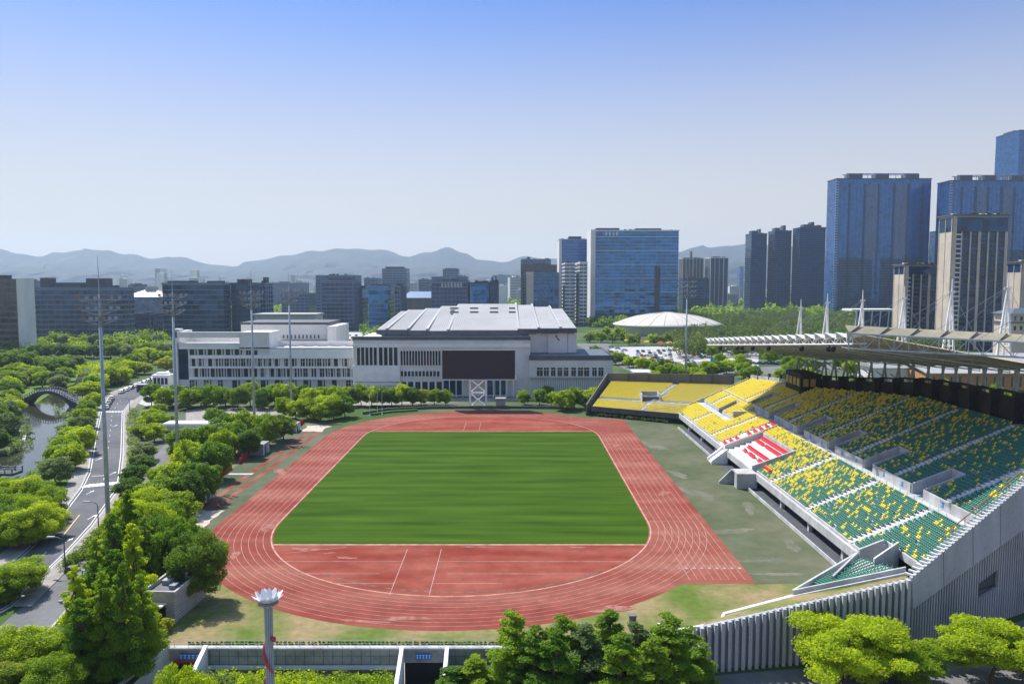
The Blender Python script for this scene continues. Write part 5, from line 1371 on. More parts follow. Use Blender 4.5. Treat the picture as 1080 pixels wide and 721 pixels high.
# the far city: little blocks too alike to tell apart
rc = random.Random(21)
protos = []
for k, (w, d, h, fl_) in enumerate([(46, 16, 30, 9), (30, 18, 48, 15), (60, 20, 20, 6), (22, 22, 62, 20)]):
    e = empty('apartment_block', (0, -4000, 0), 'small pale apartment block in the hazy far city below the hills', 'building', 'apartment blocks of the far city')
    b = MB(); b.box(-w / 2, w / 2, 0, d, 0, h); b.build('wall', M['pale' if k % 2 else 'grey'], e)
    b = MB()
    for i in range(fl_): z = (i + .35) * h / fl_; b.box(-w / 2 + 1.5, w / 2 - 1.5, -.15, .05, z, z + h / fl_ * .5)
    b.build('window', FG['dark'], e)
    b = MB(); b.box(-w * .2, w * .1, d * .3, d * .7, h, h + 3.5); b.build('roof_box', M['pale'], e); protos.append(e)
spots = []
for i in range(150):
    Y = rc.uniform(1500, 4800); px = rc.choice([rc.uniform(-20, 345), rc.uniform(-20, 560), rc.uniform(525, 560), rc.uniform(710, 900)])
    spots.append((V(px, 300, Y)[0], Y))
for i, (x, y) in enumerate(spots):
    e = protos[i % 4]
    s_ = rc.uniform(.7, 1.25); rz = rc.choice([0, 0, .3, -.4, 1.57])
    if i < 4: e.location = (x, y, 0); e.rotation_euler = (0, 0, rz); e.scale = (s_, s_, s_ * rc.uniform(.7, 1.3))
    else: copy_thing(e, (x, y, 0), rz, (s_, s_, s_ * rc.uniform(.7, 1.3)))

# ================================================================== VEGETATION
LM = {
    'bright': leafmat('leaf_bright', (.115, .205, .012), (.235, .330, .020), .45),
    'mid': leafmat('leaf_mid', (.065, .145, .014), (.150, .240, .022), .42),
    'dark': leafmat('leaf_dark', (.045, .105, .014), (.105, .180, .022), .38),
    'grey': leafmat('leaf_greygreen', (.075, .130, .045), (.150, .215, .075), .38),
    'yellow': leafmat('leaf_yellowgreen', (.12, .20, .02), (.22, .27, .03), .42),
    'wood': leafmat('leaf_wood', (.022, .052, .012), (.075, .115, .022), .18),
    'cone': leafmat('leaf_redwood', (.065, .150, .014), (.150, .250, .020), .42),
}
def leaves(cent, rad, cnt, size, seed, squash=.8, out=.55):
    """leaf-sized quads spread over and through clumps"""
    rg = np.random.default_rng(seed)
    cent = np.array(cent, float); rad = np.array(rad, float); cnt = np.array(cnt, int)
    idx = np.repeat(np.arange(len(cent)), cnt); n = len(idx)
    d = rg.normal(size=(n, 3)); d /= np.linalg.norm(d, axis=1)[:, None]
    rr = rad[idx] * (rg.uniform(.25, 1, n) ** .5) * rg.uniform(.85, 1.12, n)
    p = cent[idx] + d * rr[:, None] * np.array([1, 1, squash])
    nrm = d * out + rg.normal(size=(n, 3)) * .55 + np.array([0, 0, .45]); nrm /= np.linalg.norm(nrm, axis=1)[:, None]
    a = np.cross(nrm, rg.normal(size=(n, 3))); a /= np.linalg.norm(a, axis=1)[:, None]; b = np.cross(nrm, a)
    s = size * rg.uniform(.6, 1.35, n)[:, None]
    v = np.stack([p - a * s * .5, p + b * s * .36, p + a * s * .5, p - b * s * .36], 1).reshape(-1, 3)
    return v
def leafmesh(name, v, m):
    n = len(v) // 4
    me = bpy.data.meshes.new(name); me.vertices.add(len(v)); me.vertices.foreach_set('co', v.astype(np.float32).ravel())
    me.loops.add(len(v)); me.loops.foreach_set('vertex_index', np.arange(len(v)))
    me.polygons.add(n); me.polygons.foreach_set('loop_start', np.arange(0, len(v), 4))
    me.materials.append(m); me.update(calc_edges=True)
    return me
def trunkmesh(name, h, r, limbs, seed):
    rg = random.Random(seed); b = MB()
    p = (0, 0, -.3); r0 = r
    for i in range(4):
        q = (rg.uniform(-.12, .12) * (i + 1), rg.uniform(-.12, .12) * (i + 1), h * (i + 1) / 4); r1 = r * (1 - .17 * (i + 1))
        b.tube(p, q, r0, r1, k=7); p, r0 = q, r1
    for (x, y, z) in limbs: b.tube((p[0] * .5, p[1] * .5, h * rg.uniform(.55, .95)), (x * .8, y * .8, z), r * .42, r * .12, k=5)
    me = bpy.data.meshes.new(name); me.from_pydata([tuple(q) for q in b.v], [], b.f); me.materials.append(M['bark']); return me
PROTO = {}
def make_proto(key, shape, H, R, ncl, nleaf, size, seed, trunk=.34):
    rg = random.Random(seed); cent = []; rad = []
    zc0 = H * trunk
    for i in range(ncl):
        if shape == 'cone':
            u = (i + .5) / ncl; z = zc0 * .55 + (H - zc0 * .55) * u; rr = R * (1 - u) ** .6 * rg.uniform(.3, 1.15) + .15; a = i * 2.4 + rg.uniform(-.7, .7); z += rg.uniform(-.5, .5)
            cent.append((rr * cos(a), rr * sin(a), z)); rad.append(R * (.34 * (1 - u) + .19) * rg.uniform(.6, 1.3))
        else:
            a = i * 2.399 + rg.uniform(-.4, .4); w = 1 - 2 * (i + .5) / ncl
            e_ = math.sqrt(max(0, 1 - w * w)); k = rg.uniform(.45, .98)
            if shape == 'umbrella': zz = zc0 + (H - zc0) * (.5 + .40 * w * k); k2 = k * 1.0
            else: zz = zc0 + (H - zc0) * (.5 + .42 * w * k); k2 = k
            if w < -.45 and shape == 'round': k2 = max(k2, .8); e_ = max(e_, .55); zz = min(zz, zc0 + (H - zc0) * rg.uniform(.14, .26))
            if shape == 'umbrella': k2 *= rg.uniform(.8, 1.15); zz += rg.uniform(-.5, .5)
            cent.append((R * e_ * k2 * cos(a), R * e_ * k2 * sin(a), zz)); rad.append(R * (rg.uniform(.16, .36) if shape == 'umbrella' else rg.uniform(.20, .42)))
    tot = sum(r * r for r in rad); cnt = [max(6, int(nleaf * r * r / tot)) for r in rad]
    v = leaves(cent, rad, cnt, size, seed, {'cone': .55, 'umbrella': .42, 'round': .78}.get(shape, .7))
    limbs = [cent[j] for j in range(0, ncl, max(1, ncl // 6))][:6]
    return v, trunkmesh('trunk', H * (.5 if shape != 'cone' else .9), H * .022 + .05, limbs, seed), H, R
def proto(shape, lod, leaf, variant):
    key = (shape, lod, leaf, variant)
    if key not in PROTO:
        gk = (shape, lod, variant)
        ncl, nl_, sz = {'near': (44, 32000, .235), 'mid': (30, 9000, .40), 'far': (18, 1800, .8)}[lod]
        H, R = {'round': (9, 4.0), 'umbrella': (8, 5.0), 'cone': (13, 2.8), 'tall': (11, 3.6)}[shape]
        if shape == 'cone': ncl = int(ncl * 1.3)
        if gk not in GEO: GEO[gk] = make_proto(key, shape, H, R, ncl, nl_, sz, hash((shape == 'cone', len(GEO))) % 9999 + variant * 17 + 5, .14 if shape != 'umbrella' else .16)
        v, tm, H, R = GEO[gk]
        PROTO[key] = (leafmesh('crown', v, LM[leaf]), tm, H, R)
    return PROTO[key]
GEO = {}
NT = [0]
rt = random.Random(77)
def tree(shape, lod, leaf, x, y, h, w, label, group=None, z0=0.0, name='tree', cat='tree'):
    NT[0] += 1
    cm_, tm, H, R = proto(shape, lod, leaf, rt.randrange(3))
    r = empty(name, (x, y, z0), label, cat, group, rz=rt.uniform(0, 6.28))
    if shape == 'round': w *= .96; h *= 1.04
    r.scale = (w / 2 / R, w / 2 / R * rt.uniform(.88, 1.12), h / H)
    for nm, me in (('crown', cm_), ('trunk', tm)):
        o = bpy.data.objects.new(nm, me); COL.objects.link(o); o.parent = r
    return r
def grove(pts, shape, lod, leafs, h, w, text, group, z0=0.0, jit=.2, name='tree'):
    """text holds {o} for the ordinal counted in list order"""
    for i, p in enumerate(pts):
        lf = leafs[i % len(leafs)] if isinstance(leafs, (list, tuple)) else leafs
        k = rt.uniform(1 - jit, 1 + jit)
        tree(shape, lod, lf, p[0], p[1], h * k, w * rt.uniform(1 - jit * .7, 1 + jit * .7), text.format(o=ordinal(i)), group, z0, name)
def Gs(*pp): return [G(*p) for p in pp]

# front row of tall redwoods in the low forecourt
for i, (px, yt, Y, lf, w) in enumerate(((541, 641, 91, 'cone', 5.2), (566, 660, 88, 'mid', 4.6), (594, 648, 91, 'cone', 5.4), (617, 657, 89, 'grey', 4.8), (642, 642, 91, 'mid', 5.6), (672, 655, 90, 'grey', 4.8), (706, 647, 90, 'cone', 6.0), (727, 660, 93, 'mid', 4.6), (501, 690, 92, 'bright', 4.6), (478, 700, 91, 'cone', 4.4), (586, 664, 86, 'cone', 4.6), (655, 668, 86, 'cone', 4.8), (690, 672, 86, 'mid', 4.6))):
    X, z = V(px, yt + 4, Y)
    where = ['dawn redwood, {} from the ramp mouth in the front row below the track'.format(ordinal(i))][0]
    tree('cone', 'near', lf, X, Y, z - LOW, w * 1.6, {'cone': 'green', 'mid': 'deep green', 'grey': 'greyish', 'bright': 'small bright'}[lf] + ' ' + where, 'dawn redwoods in front of the track', LOW, 'redwood_tree')
for (px, yt, Y, w, h_, lb) in ((893, 641, 97, 15.5, 0, 'big bright spreading tree in front of the ribbed wall, west of its corner'), (953, 666, 98, 12.5, 0, 'smaller bright tree tucked between the big one and the ribbed wall corner'), (1050, 645, 98, 14.5, 0, 'bright spreading tree in front of the grooved end wall of the grandstand'), (1085, 668, 101, 8, 0, 'bright tree cut by the east edge, below the grooved end wall')):
    X, z = V(px, yt + 3, Y); tree('umbrella', 'near', 'bright', X, Y, z - LOW, w, lb, None, LOW, 'spreading_tree')
# bottom-left corner
for (px, yt, Y, w, lf, lb) in ((22, 660, 88, 8.4, 'bright', 'bright round tree in the near corner beside the service drive'), (58, 690, 84, 6.5, 'bright', 'low bright tree at the frame edge below the service drive'), (-12, 690, 84, 8, 'yellow', 'yellow-green tree at the very corner by the service drive'), (18, 590, 113, 8.6, 'bright', 'bright tree standing between the river road and the service drive'), (-8, 612, 110, 7.6, 'mid', 'mid green tree at the west edge by the road verge'), (192, 700, 84, 7, 'bright', 'bright bushy tree beside the first ramp mouth')):
    X, z = V(px, yt, Y); tree('round', 'near', lf, X, Y, max(4, z if px != 192 else z - LOW), w, lb, None, 0 if px != 192 else LOW, 'broadleaf_tree')
for i, (px, py, h, w, lf) in enumerate(((96, 716, 11.5, 5.4, 'cone'), (120, 712, 12.5, 5.4, 'bright'), (142, 716, 12, 5.2, 'mid'), (160, 700, 12, 5.2, 'cone'), (92, 694, 11, 5, 'bright'), (110, 676, 12.5, 5.4, 'cone'), (134, 684, 13, 5.6, 'mid'), (152, 668, 13, 5.4, 'bright'), (112, 650, 12, 5.2, 'cone'), (131, 642, 13, 5.6, 'mid'), (150, 636, 12.5, 5.4, 'cone'), (128, 614, 11, 5.4, 'bright'), (146, 606, 12, 5.6, 'mid'), (163, 622, 12, 5.2, 'cone'))):
    x, y = G(px - 9, py); tree('cone', 'near', lf, x, y, h * (.84 + .30 * ((i * 7) % 5) / 4), w * .9, {'cone': 'green', 'mid': 'deep green', 'bright': 'bright'}[lf] + ' redwood in the clump by the stone hut, {} from its near end'.format(ordinal(i)), 'dawn redwoods between drive and hut', 0, 'redwood_tree')
for i, (px, py, h, w, lf) in enumerate(((209, 634, 10.5, 8.6, 'dark'), (186, 612, 10, 7, 'mid'), (172, 600, 10, 7, 'mid'), (196, 598, 8.5, 6.5, 'mid'), (160, 584, 9.5, 7.5, 'bright'), (138, 580, 9.5, 7.5, 'bright'), (176, 574, 8, 6.5, 'mid'), (150, 562, 9, 7.5, 'bright'))):
    x, y = G(px, py); tree('round', 'near', lf, x, y, h, w, ['dark round', 'leafy', 'tall leafy', 'low', 'bright', 'bushy bright', 'small mid green', 'broad bright'][i] + ' tree near the track bend, {} from the stone hut'.format(ordinal(i)), 'trees between the hut and the near track bend', 0, 'broadleaf_tree')
# beside the back straight
grove(Gs((180, 560), (170, 545), (198, 541), (211, 530), (188, 528), (176, 526), (228, 505), (212, 503), (200, 500), (192, 488), (262, 482), (248, 478), (236, 484), (222, 480), (284, 470), (270, 462), (256, 462), (240, 462), (299, 464), (228, 456)),
      'round', 'mid', ['bright', 'mid', 'dark', 'mid', 'bright', 'mid', 'mid', 'bright'], 8.6, 8.4, 'leafy tree, {o} from the near end, in the band along the back straight', 'trees between the service drive and the back straight', jit=.12)
grove(Gs((161, 446), (149, 462), (163, 466), (152, 486), (150, 498), (142, 512), (138, 528), (171, 452), (158, 455), (168, 440)), 'round', 'mid', ['bright', 'yellow', 'bright', 'grey', 'dark', 'dark', 'dark', 'bright'], 5.4, 7.0, 'low bushy tree, {o} from the guardhouse side, between road and service drive', 'bushy trees of the road verge')
# in front of the gymnasium
grove([G(px, 428 + (i % 2) * 3) for i, px in enumerate(range(160, 376, 13))], 'round', 'mid', ['mid', 'bright', 'dark', 'bright', 'mid'], 8.5, 8.6, '{o} tree from the west in the back row before the gymnasium wing', 'trees in front of the gymnasium wing', jit=.12)
grove(Gs((324, 442), (338, 444), (352, 442), (364, 440), (312, 443), (300, 441), (344, 436)), 'round', 'mid', ['bright', 'bright', 'bright', 'mid'], 7.6, 8, 'bright tree, {o} one of the cluster beside the far end of the sand pit', 'bright trees at the far end of the back straight')
grove([G(px, 428) for px in (381, 392, 403, 413, 424, 435)], 'round', 'mid', ['mid', 'bright', 'dark'], 8, 7.4, '{o} tree from the west in front of the tall gymnasium windows', 'trees under the tall gymnasium windows', jit=.1)
grove([G(px, 427) for px in (444, 458, 470)], 'round', 'mid', ['yellow', 'bright', 'bright'], 6, 5.4, 'small rounded tree, {o} one west of the scoreboard legs', 'small trees west of the scoreboard', jit=.08)
grove(Gs((553, 427), (569, 427), (582, 428), (578, 421)), 'round', 'mid', ['mid', 'mid', 'bright'], 6, 5.8, 'small tree, {o} one east of the equipment box', 'small trees east of the scoreboard', jit=.08)
grove(Gs((594, 433), (606, 431), (617, 431), (625, 428), (634, 424), (640, 417)), 'round', 'mid', ['bright', 'mid', 'bright'], 7.8, 8.2, 'bushy tree, {o} from the west, beside the end stand', 'bushy trees between gymnasium and end stand', jit=.1)
# river bank of the road
grove(Gs((98, 432), (92, 440), (90, 452), (86, 462), (80, 472), (86, 478), (72, 484), (64, 494), (76, 496), (58, 510)), 'round', 'mid', ['bright', 'mid', 'bright', 'grey', 'bright', 'bright'], 7.2, 8.2, 'bank-side tree, {o} from the far zebra crossing, between river and road', 'trees between the river and the road', jit=.14)
grove(Gs((8, 536), (24, 538), (40, 540), (52, 548), (14, 556), (32, 560), (46, 566), (4, 574), (20, 578), (-14, 548), (-18, 570), (34, 575)), 'round', 'near', ['bright', 'bright', 'mid', 'bright', 'mid'], 6.6, 7.6, 'bright tree, {o} counting from the flat bridge, in the roadside grove', 'grove between the flat stone bridge and the road', jit=.14)
grove(Gs((-6, 478), (-16, 470), (2, 466), (-4, 455), (-18, 450), (8, 446), (-26, 462)), 'round', 'mid', ['dark', 'dark', 'grey'], 8.5, 9, 'dark willow-like tree, {o} one on the west bank below the arch bridge', 'dark trees on the west bank')
# park
rp2 = random.Random(5); parkpts = []
while len(parkpts) < 84:
    px, py = rp2.uniform(-30, 82), rp2.uniform(386, 440)
    if px > 66 and py > 404: continue
    if px > 14 and py > 430: continue
    if 18 < px < 84 and 414 < py < 434: continue
    parkpts.append(G(px, py))
parkpts.sort(key=lambda p: p[1])
grove(parkpts, 'round', 'mid', ['bright', 'mid', 'bright', 'grey', 'bright', 'dark', 'yellow'], 7.4, 9, 'park tree west of the pond, {o} nearest to the arch bridge', 'park trees around the pond')
pk2 = []
while len(pk2) < 30:
    t_ = rp2.random(); px = lerp(88, 172, t_) + rp2.uniform(-10, 4); py = lerp(420, 378, t_) + rp2.uniform(-5, 5)
    pk2.append(G(px, py))
pk2.sort(key=lambda p: p[1])
rdx = [(-2.5 + 0)]
pk2 = [p for p in pk2 if not any(abs(p[1] - q[1]) < 14 and p[0] > q[0] - 5 for q in rl)]
grove(pk2, 'round', 'mid', ['bright', 'bright', 'mid', 'yellow'], 8, 9, 'bright roadside tree, {o} one beyond the zebra, above the line of parked cars', 'bright trees along the far part of the river road')
grove([G(px, 377 + (i % 2)) for i, px in enumerate(range(36, 172, 9))], 'round', 'mid', ['mid', 'dark', 'mid', 'grey'], 9, 9.5, '{o} tree from the west in the even avenue beyond the park meadow', 'avenue trees beyond the park', jit=.1)
grove([G(px, 368) for px in range(34, 175, 11)], 'round', 'mid', ['grey', 'bright', 'mid'], 10, 10, '{o} tree from the west in the farther avenue at the foot of the office slabs', 'farther avenue trees', jit=.15)
grove(Gs((-4, 396), (10, 397), (22, 396), (30, 392), (16, 388), (2, 387)), 'round', 'mid', ['dark'], 11, 14, 'big dark tree, {o} one below the brown banded office slab', 'dark trees under the brown office slab')
grove([G(px, py) for (px, py) in ((176, 392), (168, 384), (174, 376), (160, 372), (178, 384))], 'round', 'mid', ['yellow', 'bright', 'mid'], 8.5, 9, 'yellow-green tree, {o} one behind the guardhouse west of the gymnasium', 'trees behind the guardhouse')
# east side
grove([G(lerp(628, 735, i / 15), lerp(378, 400, i / 15) + (i % 2) * 2) for i in range(16)], 'round', 'mid', ['mid', 'bright', 'dark', 'bright'], 7, 8, '{o} tree from the gymnasium along the avenue beside the car park', 'avenue trees before the car park', jit=.15)
grove([G(px, 404 - (i % 3) * 4) for i, px in enumerate(range(690, 745, 8))], 'round', 'mid', ['bright', 'mid'], 6.5, 7.5, 'tree just behind the end stand wall, {o} from the gymnasium side', 'trees behind the end stand wall')
grove([G(px, 361 - (i % 2) * 3) for i, px in enumerate(range(622, 660, 6))], 'round', 'far', ['mid', 'bright'], 9, 10, '{o} tree in the clump between the blue slab and the domed hall', 'clump west of the domed hall')
grove([G(px, 364) for px in (664, 671, 687, 693, 702, 708, 724, 737)], 'round', 'far', ['bright', 'yellow', 'bright'], 9, 8, '{o} tree in the ring of young trees before the domed hall', 'young trees before the domed hall', jit=.1)
ep_ = []
while len(ep_) < 34:
    px, py = rp2.uniform(742, 905), rp2.uniform(372, 408); ep_.append(G(px, py))
ep_.sort(key=lambda p: -p[1])
grove(ep_, 'round', 'mid', ['bright', 'mid', 'bright', 'dark'], 8.2, 9, 'street tree behind the grandstand, {o} counting nearer from the car park', 'street trees behind the grandstand')
ep_ = [(rp2.uniform(108, 150), rp2.uniform(170, 290)) for _ in range(30)]; ep_.sort()
grove(ep_, 'round', 'mid', ['bright', 'mid', 'mid'], 14, 10, 'bright tree seen between the roof columns, {o} out from the rear wall', 'bright trees close behind the rear wall')

# woods and far greenery nobody could count
def woodland(name, label, n, sampler, leaf, h, w, size, nl_, seed):
    rg = random.Random(seed); cent = []; rad = []; cnt = []
    for i in range(n):
        x, y = sampler(rg); hh = h * rg.uniform(.6, 1.25); ww = w * rg.uniform(.7, 1.3)
        for q in range(4):
            a = rg.uniform(0, 6.28); cent.append((x + cos(a) * ww * .25, y + sin(a) * ww * .25, hh * rg.uniform(.42, .8))); rad.append(ww * rg.uniform(.26, .4)); cnt.append(nl_ // 4)
    o = bpy.data.objects.new(name, leafmesh(name, leaves(cent, rad, cnt, size, seed, .8), LM[leaf])); COL.objects.link(o); tag(o, kind='stuff'); o['label'] = label
    return o
def sp_east(rg):
    px = rg.uniform(715, 1010); Y = 480 * (2.2 ** rg.random()); return (V(px, 330, Y)[0], Y)
woodland('woodland', 'wide green wood between the domed hall and the dark towers', 620, sp_east, 'wood', 12, 15, 1.3, 200, 1)
woodland('woodland', 'brighter crowns in the wood behind the grandstand roof', 150, sp_east, 'dark', 11, 13, 1.2, 180, 2)
def sp_mid(rg):
    px = rg.choice([rg.uniform(286, 345), rg.uniform(425, 460), rg.uniform(515, 600), rg.uniform(620, 720), rg.uniform(380, 440)]); Y = rg.uniform(560, 840) if px < 600 else rg.uniform(780, 890); return (V(px, 330, Y)[0], Y)
woodland('woodland', 'greenery between the office blocks behind the gymnasium roof', 240, sp_mid, 'mid', 10, 13, 1.6, 140, 3)
def sp_far(rg):
    Y = 900 * (4.5 ** rg.random()); px = rg.uniform(-60, 1140); return (V(px, 330, Y)[0], Y)
woodland('woodland', 'scattered greenery across the distant hazy city', 1100, sp_far, 'mid', 12, 26, 4.5, 70, 4)
def sp_w(rg):
    px = rg.uniform(-80, 175); Y = rg.uniform(480, 640); return (V(px, 330, Y)[0], Y)
woodland('woodland', 'greenery at the foot of the western office slabs', 120, sp_w, 'mid', 9, 11, 1.2, 150, 6)
# reeds and meadow shrubs round the pond
def sp_pond(rg):
    px, py = rg.uniform(70, 130), rg.uniform(384, 392); return G(px, py)
woodland('undergrowth', 'low scrub along the pond edge', 90, sp_pond, 'bright', 1.8, 5, .6, 120, 8)
bankp = Gs((12, 436), (30, 450), (24, 470), (4, 482)), Gs((60, 425), (74, 440), (66, 460), (48, 484), (18, 512))
def sp_bank(rg):
    l = rg.choice(bankp); i = rg.randrange(len(l) - 1); u = rg.random(); return (lerp(l[i][0], l[i + 1][0], u) + rg.uniform(-2, 2), lerp(l[i][1], l[i + 1][1], u) + rg.uniform(-2, 2))
woodland('undergrowth', 'shrubs along both river banks', 46, sp_bank, 'grey', 1.8, 3, .45, 120, 9)
def hedge(label, pts, w, h, leaf, size, dens, seed, z0=0.0, cat='hedge'):
    rg = random.Random(seed); cent = []; rad = []; cnt = []
    for (x, y) in pts:
        for q in range(3):
            cent.append((x + rg.uniform(-w, w) * .45, y + rg.uniform(-w, w) * .45, z0 + h * rg.uniform(.35, .78))); rad.append(h * rg.uniform(.3, .42)); cnt.append(dens)
    v = leaves(cent, rad, cnt, size, seed, .9)
    o = bpy.data.objects.new('hedge', leafmesh('hedge', v, LM[leaf])); COL.objects.link(o); tag(o, label, cat)
    return o
hedge('thick yellow-green hedge along the foot of the retaining wall between the ramps', along([(-38.5, 92.6), (-16, 92.6)], 46) + along([(-38, 90.4), (-16, 90.4)], 46), 1.8, 4.5, 'bright', .32, 150, 3, LOW)
hedge('darker shrub mass at the west end of the yellow-green hedge', along([(-41, 91.5), (-36, 91)], 14), 2.2, 4.9, 'grey', .34, 150, 4, LOW)
hedge('dark clipped hedge between the river road and the service drive', along([(p[0] + 1.4, p[1]) for p in Gs((60, 603), (84, 582), (106, 557), (122, 536), (138, 506))], 60), 1.5, 2.1, 'dark', .3, 90, 5)
hedge('overgrown green hedge along the upper service drive', along(Gs((132, 520), (140, 500), (141, 480), (139, 455), (141, 436)), 50), 2.2, 2.6, 'grey', .35, 90, 6)
hedge('low yellow-green shrubs against the stone hut', along(Gs((160, 675), (178, 664)), 12), 1.2, 1.7, 'yellow', .26, 130, 7)
hedge('dark shrub strip beneath the dark lawn edge of the retaining wall', along([(-42, YW + .9), (14, YW + .9)], 110), .35, .38, 'dark', .2, 30, 8)
hedge('patchy shrubs at the foot of the end stand', along([(30, 269.5), (52, 256)], 26), 1.2, 1.3, 'grey', .35, 60, 9)

# ================================================================== RAMPS, WALLS AND SMALL BUILDINGS
rw_ = empty('retaining_wall', (-15, YW, 0), 'grey panelled retaining wall below the lawn with two ramp mouths', 'wall')
def PW(mb, name, m): o = mb.build(name, m, rw_); o.location = (15, -YW, 0); return o
X1a, X1b, X2a, X2b = -44.3, -39.6, -13.9, -8.6
b = MB()
for (a, c) in ((X1b, X2a - .5), (X2b + .5, 24.3)): b.box(a, c, YW - .25, YW + .1, LOW, -.1)
for (a, c) in ((X1a, X1b), (X2a - .5, X2b + .5)): b.box(a, c, YW - .2, YW + .1, -1.9, -.1)
PW(b, 'wall_panel', M['stone'])
j = MB()
for i in range(52):
    x = -39 + i * 1.22
    if X2a - .6 < x < X2b + .6: continue
    j.box(x, x + .05, YW - .275, YW - .25, LOW, -.1)
for z in (-1.0, -2.1, -3.2): j.box(X1b, X2a - .5, YW - .27, YW - .25, z, z + .05); j.box(X2b + .5, 24.3, YW - .27, YW - .25, z, z + .05)
PW(j, 'panel_joint', M['dkgrey'])
b = MB(); b.box(X1a - 3, 24.4, YW - .45, YW + .35, -.1, .14); PW(b, 'coping', M['concrete'])
b = MB(); b.box(X1b, X2a - .5, YW - .7, YW - .27, -2.6, -2.2); b.box(X2b + .5, 6, YW - .7, YW - .27, -2.6, -2.2); PW(b, 'ledge', M['pale'])
r_ = MB(); x = X1a - 3
while x < 24: r_.tube((x, YW + .1, .1), (x, YW + .1, .95), .03, k=4); x += 1.8
for z in (.5, .95): r_.tube((X1a - 3, YW + .1, z), (24, YW + .1, z), .03, k=4)
PW(r_, 'handrail', M['steel'])
b = MB()
for (a, c) in ((X1a, X1b), (X2a, X2b)): b.box(a, c, YW + .1, YW + .3, LOW, -1.9); b.box(a, c, YW - .1, YW + 14, LOW - .1, LOW + .02)
PW(b, 'ramp_mouth', M['black'])
for (x, zt0, zt1, mm_) in ((X2a - .25, .5, -2.6, 'white'), (X2b + .25, .5, -2.6, 'white'), (X1b + .2, .6, -1.6, 'white')):
    b = MB(); b.hexa([(x - .25, 84, LOW), (x + .25, 84, LOW), (x + .25, YW - .46, LOW), (x - .25, YW - .46, LOW), (x - .25, 84, zt1 - 2), (x + .25, 84, zt1 - 2), (x + .25, YW - .46, zt0), (x - .25, YW - .46, zt0)]); PW(b, 'wing_wall', M[mm_])
b = MB(); b.hexa([(-47.0, 80, LOW), (-46.6, 80, LOW), (-44.2, YW, LOW), (-44.7, YW, LOW), (-47.0, 80, .4), (-46.6, 80, .4), (-44.2, YW, .3), (-44.7, YW, .3)]); PW(b, 'wing_wall', M['concrete'])
for (xc, w) in ((-41.6, 2.6), (-11.4, 2.0)):
    sg = MB(); sg.box(xc - w / 2, xc + w / 2, YW - .42, YW - .28, -1.35, -.62); s2 = PW(sg, 'ramp_sign', M['blue'])
    g_ = MB(); n_c = 5
    for i in range(n_c):
        cx = xc - w / 2 + w * (i + .5) / n_c; g_.box(cx - w * .06, cx + w * .06, YW - .46, YW - .425, -.84, -.77); g_.box(cx - w * .05, cx + w * .05, YW - .46, YW - .425, -1.18, -1.11); g_.box(cx - .03, cx + .03, YW - .455, YW - .425, -1.2, -.75)
    PW(g_, 'sign_lettering', M['white'])
for xc in (-43.2, -42.2, -41.2):
    g_ = MB(); g_.lathe([(.30, -.03), (.42, -.03), (.42, .03), (.30, .03), (.30, -.03)], k=14); g_.box(-.3, .3, -.05, .05, -.03, .03)
    o = g_.build('round_sign', M['red'], rw_); o.rotation_euler = (pi / 2, .78, 0); o.location = (xc + 15, -.36, -1.75)
# stone hut
hx, hy = -48.6, 108.0
e = empty('stone_hut', (hx, hy, 0), 'flat-roofed grey stone hut on the lawn beside the near bend', 'hut', rz=radians(-4))
b = MB(); b.box(-2.2, 2.2, -4.4, 4.4, 0, 3.9)
b.box(-2.4, 2.4, -4.6, -4.3, 3.9, 4.5); b.box(-2.4, 2.4, 4.3, 4.6, 3.9, 4.5); b.box(-2.4, -2.1, -4.3, 4.3, 3.9, 4.5); b.box(2.1, 2.4, -4.3, 4.3, 3.9, 4.5)
b.build('wall', M['kerb'], e)
b = MB()
for i in range(9): b.box(2.2, 2.225, -4.4, 4.4, .42 * i + .3, .42 * i + .35)
b.build('stone_course', M['dkgrey'], e)
b = MB(); b.box(-2.1, 2.1, -4.3, 4.3, 3.85, 3.95); b.build('roof', M['dkgrey'], e)
b = MB(); b.box(-.9, .9, -4.45, -4.35, 0, 2.6); b.box(-.6, -.5, 0, 0, 0, 0); b.build('door_opening', M['black'], e)
b = MB(); b.box(-2.6, 1.2, -6, -4.61, 2.75, 2.95); b.build('porch_slab', M['pale'], e)
b = MB(); b.box(-1.4, -.2, -1, 1.2, 3.95, 4.6); b.box(.4, 1.3, -2.4, -1.2, 3.95, 4.5); b.tube((.9, 1.6, 3.95), (.9, 1.6, 4.8), .25, k=8); b.build('roof_unit', M['grey'], e)
# cabins and red fence beside the back straight
for i, (px, py, s_, lb) in enumerate(((218, 530, 1, 'nearest grey cabin with a white edge beside the jump runway'), (279, 480, 1, 'middle grey cabin at the end of the red fence'), (313, 456, .9, 'farthest small grey cabin near the far end of the back straight'))):
    x, y = G(px, py); e = empty('cabin', (x - 2.5, y, 0), lb, 'cabin')
    b = MB(); b.box(-4 if i == 0 else -2.4, 2.2, 0, 4.5, 0, 2.9 * s_); b.build('wall', M['grey'], e)
    b = MB(); b.box(-4.2 if i == 0 else -2.6, 2.4, -.2, 4.7, 2.9 * s_, 3.05 * s_); b.build('roof', M['stone'], e)
    b = MB(); b.box(2.2, 2.35, -.1, .3, 0, 2.9 * s_); b.box(2.2, 2.35, 4.2, 4.6, 0, 2.9 * s_); b.build('corner_post', M['white'], e)
    b = MB(); b.box(2.2, 2.24, 1.2, 2.4, 0, 2.2 * s_); b.build('door', M['dkgrey'], e)
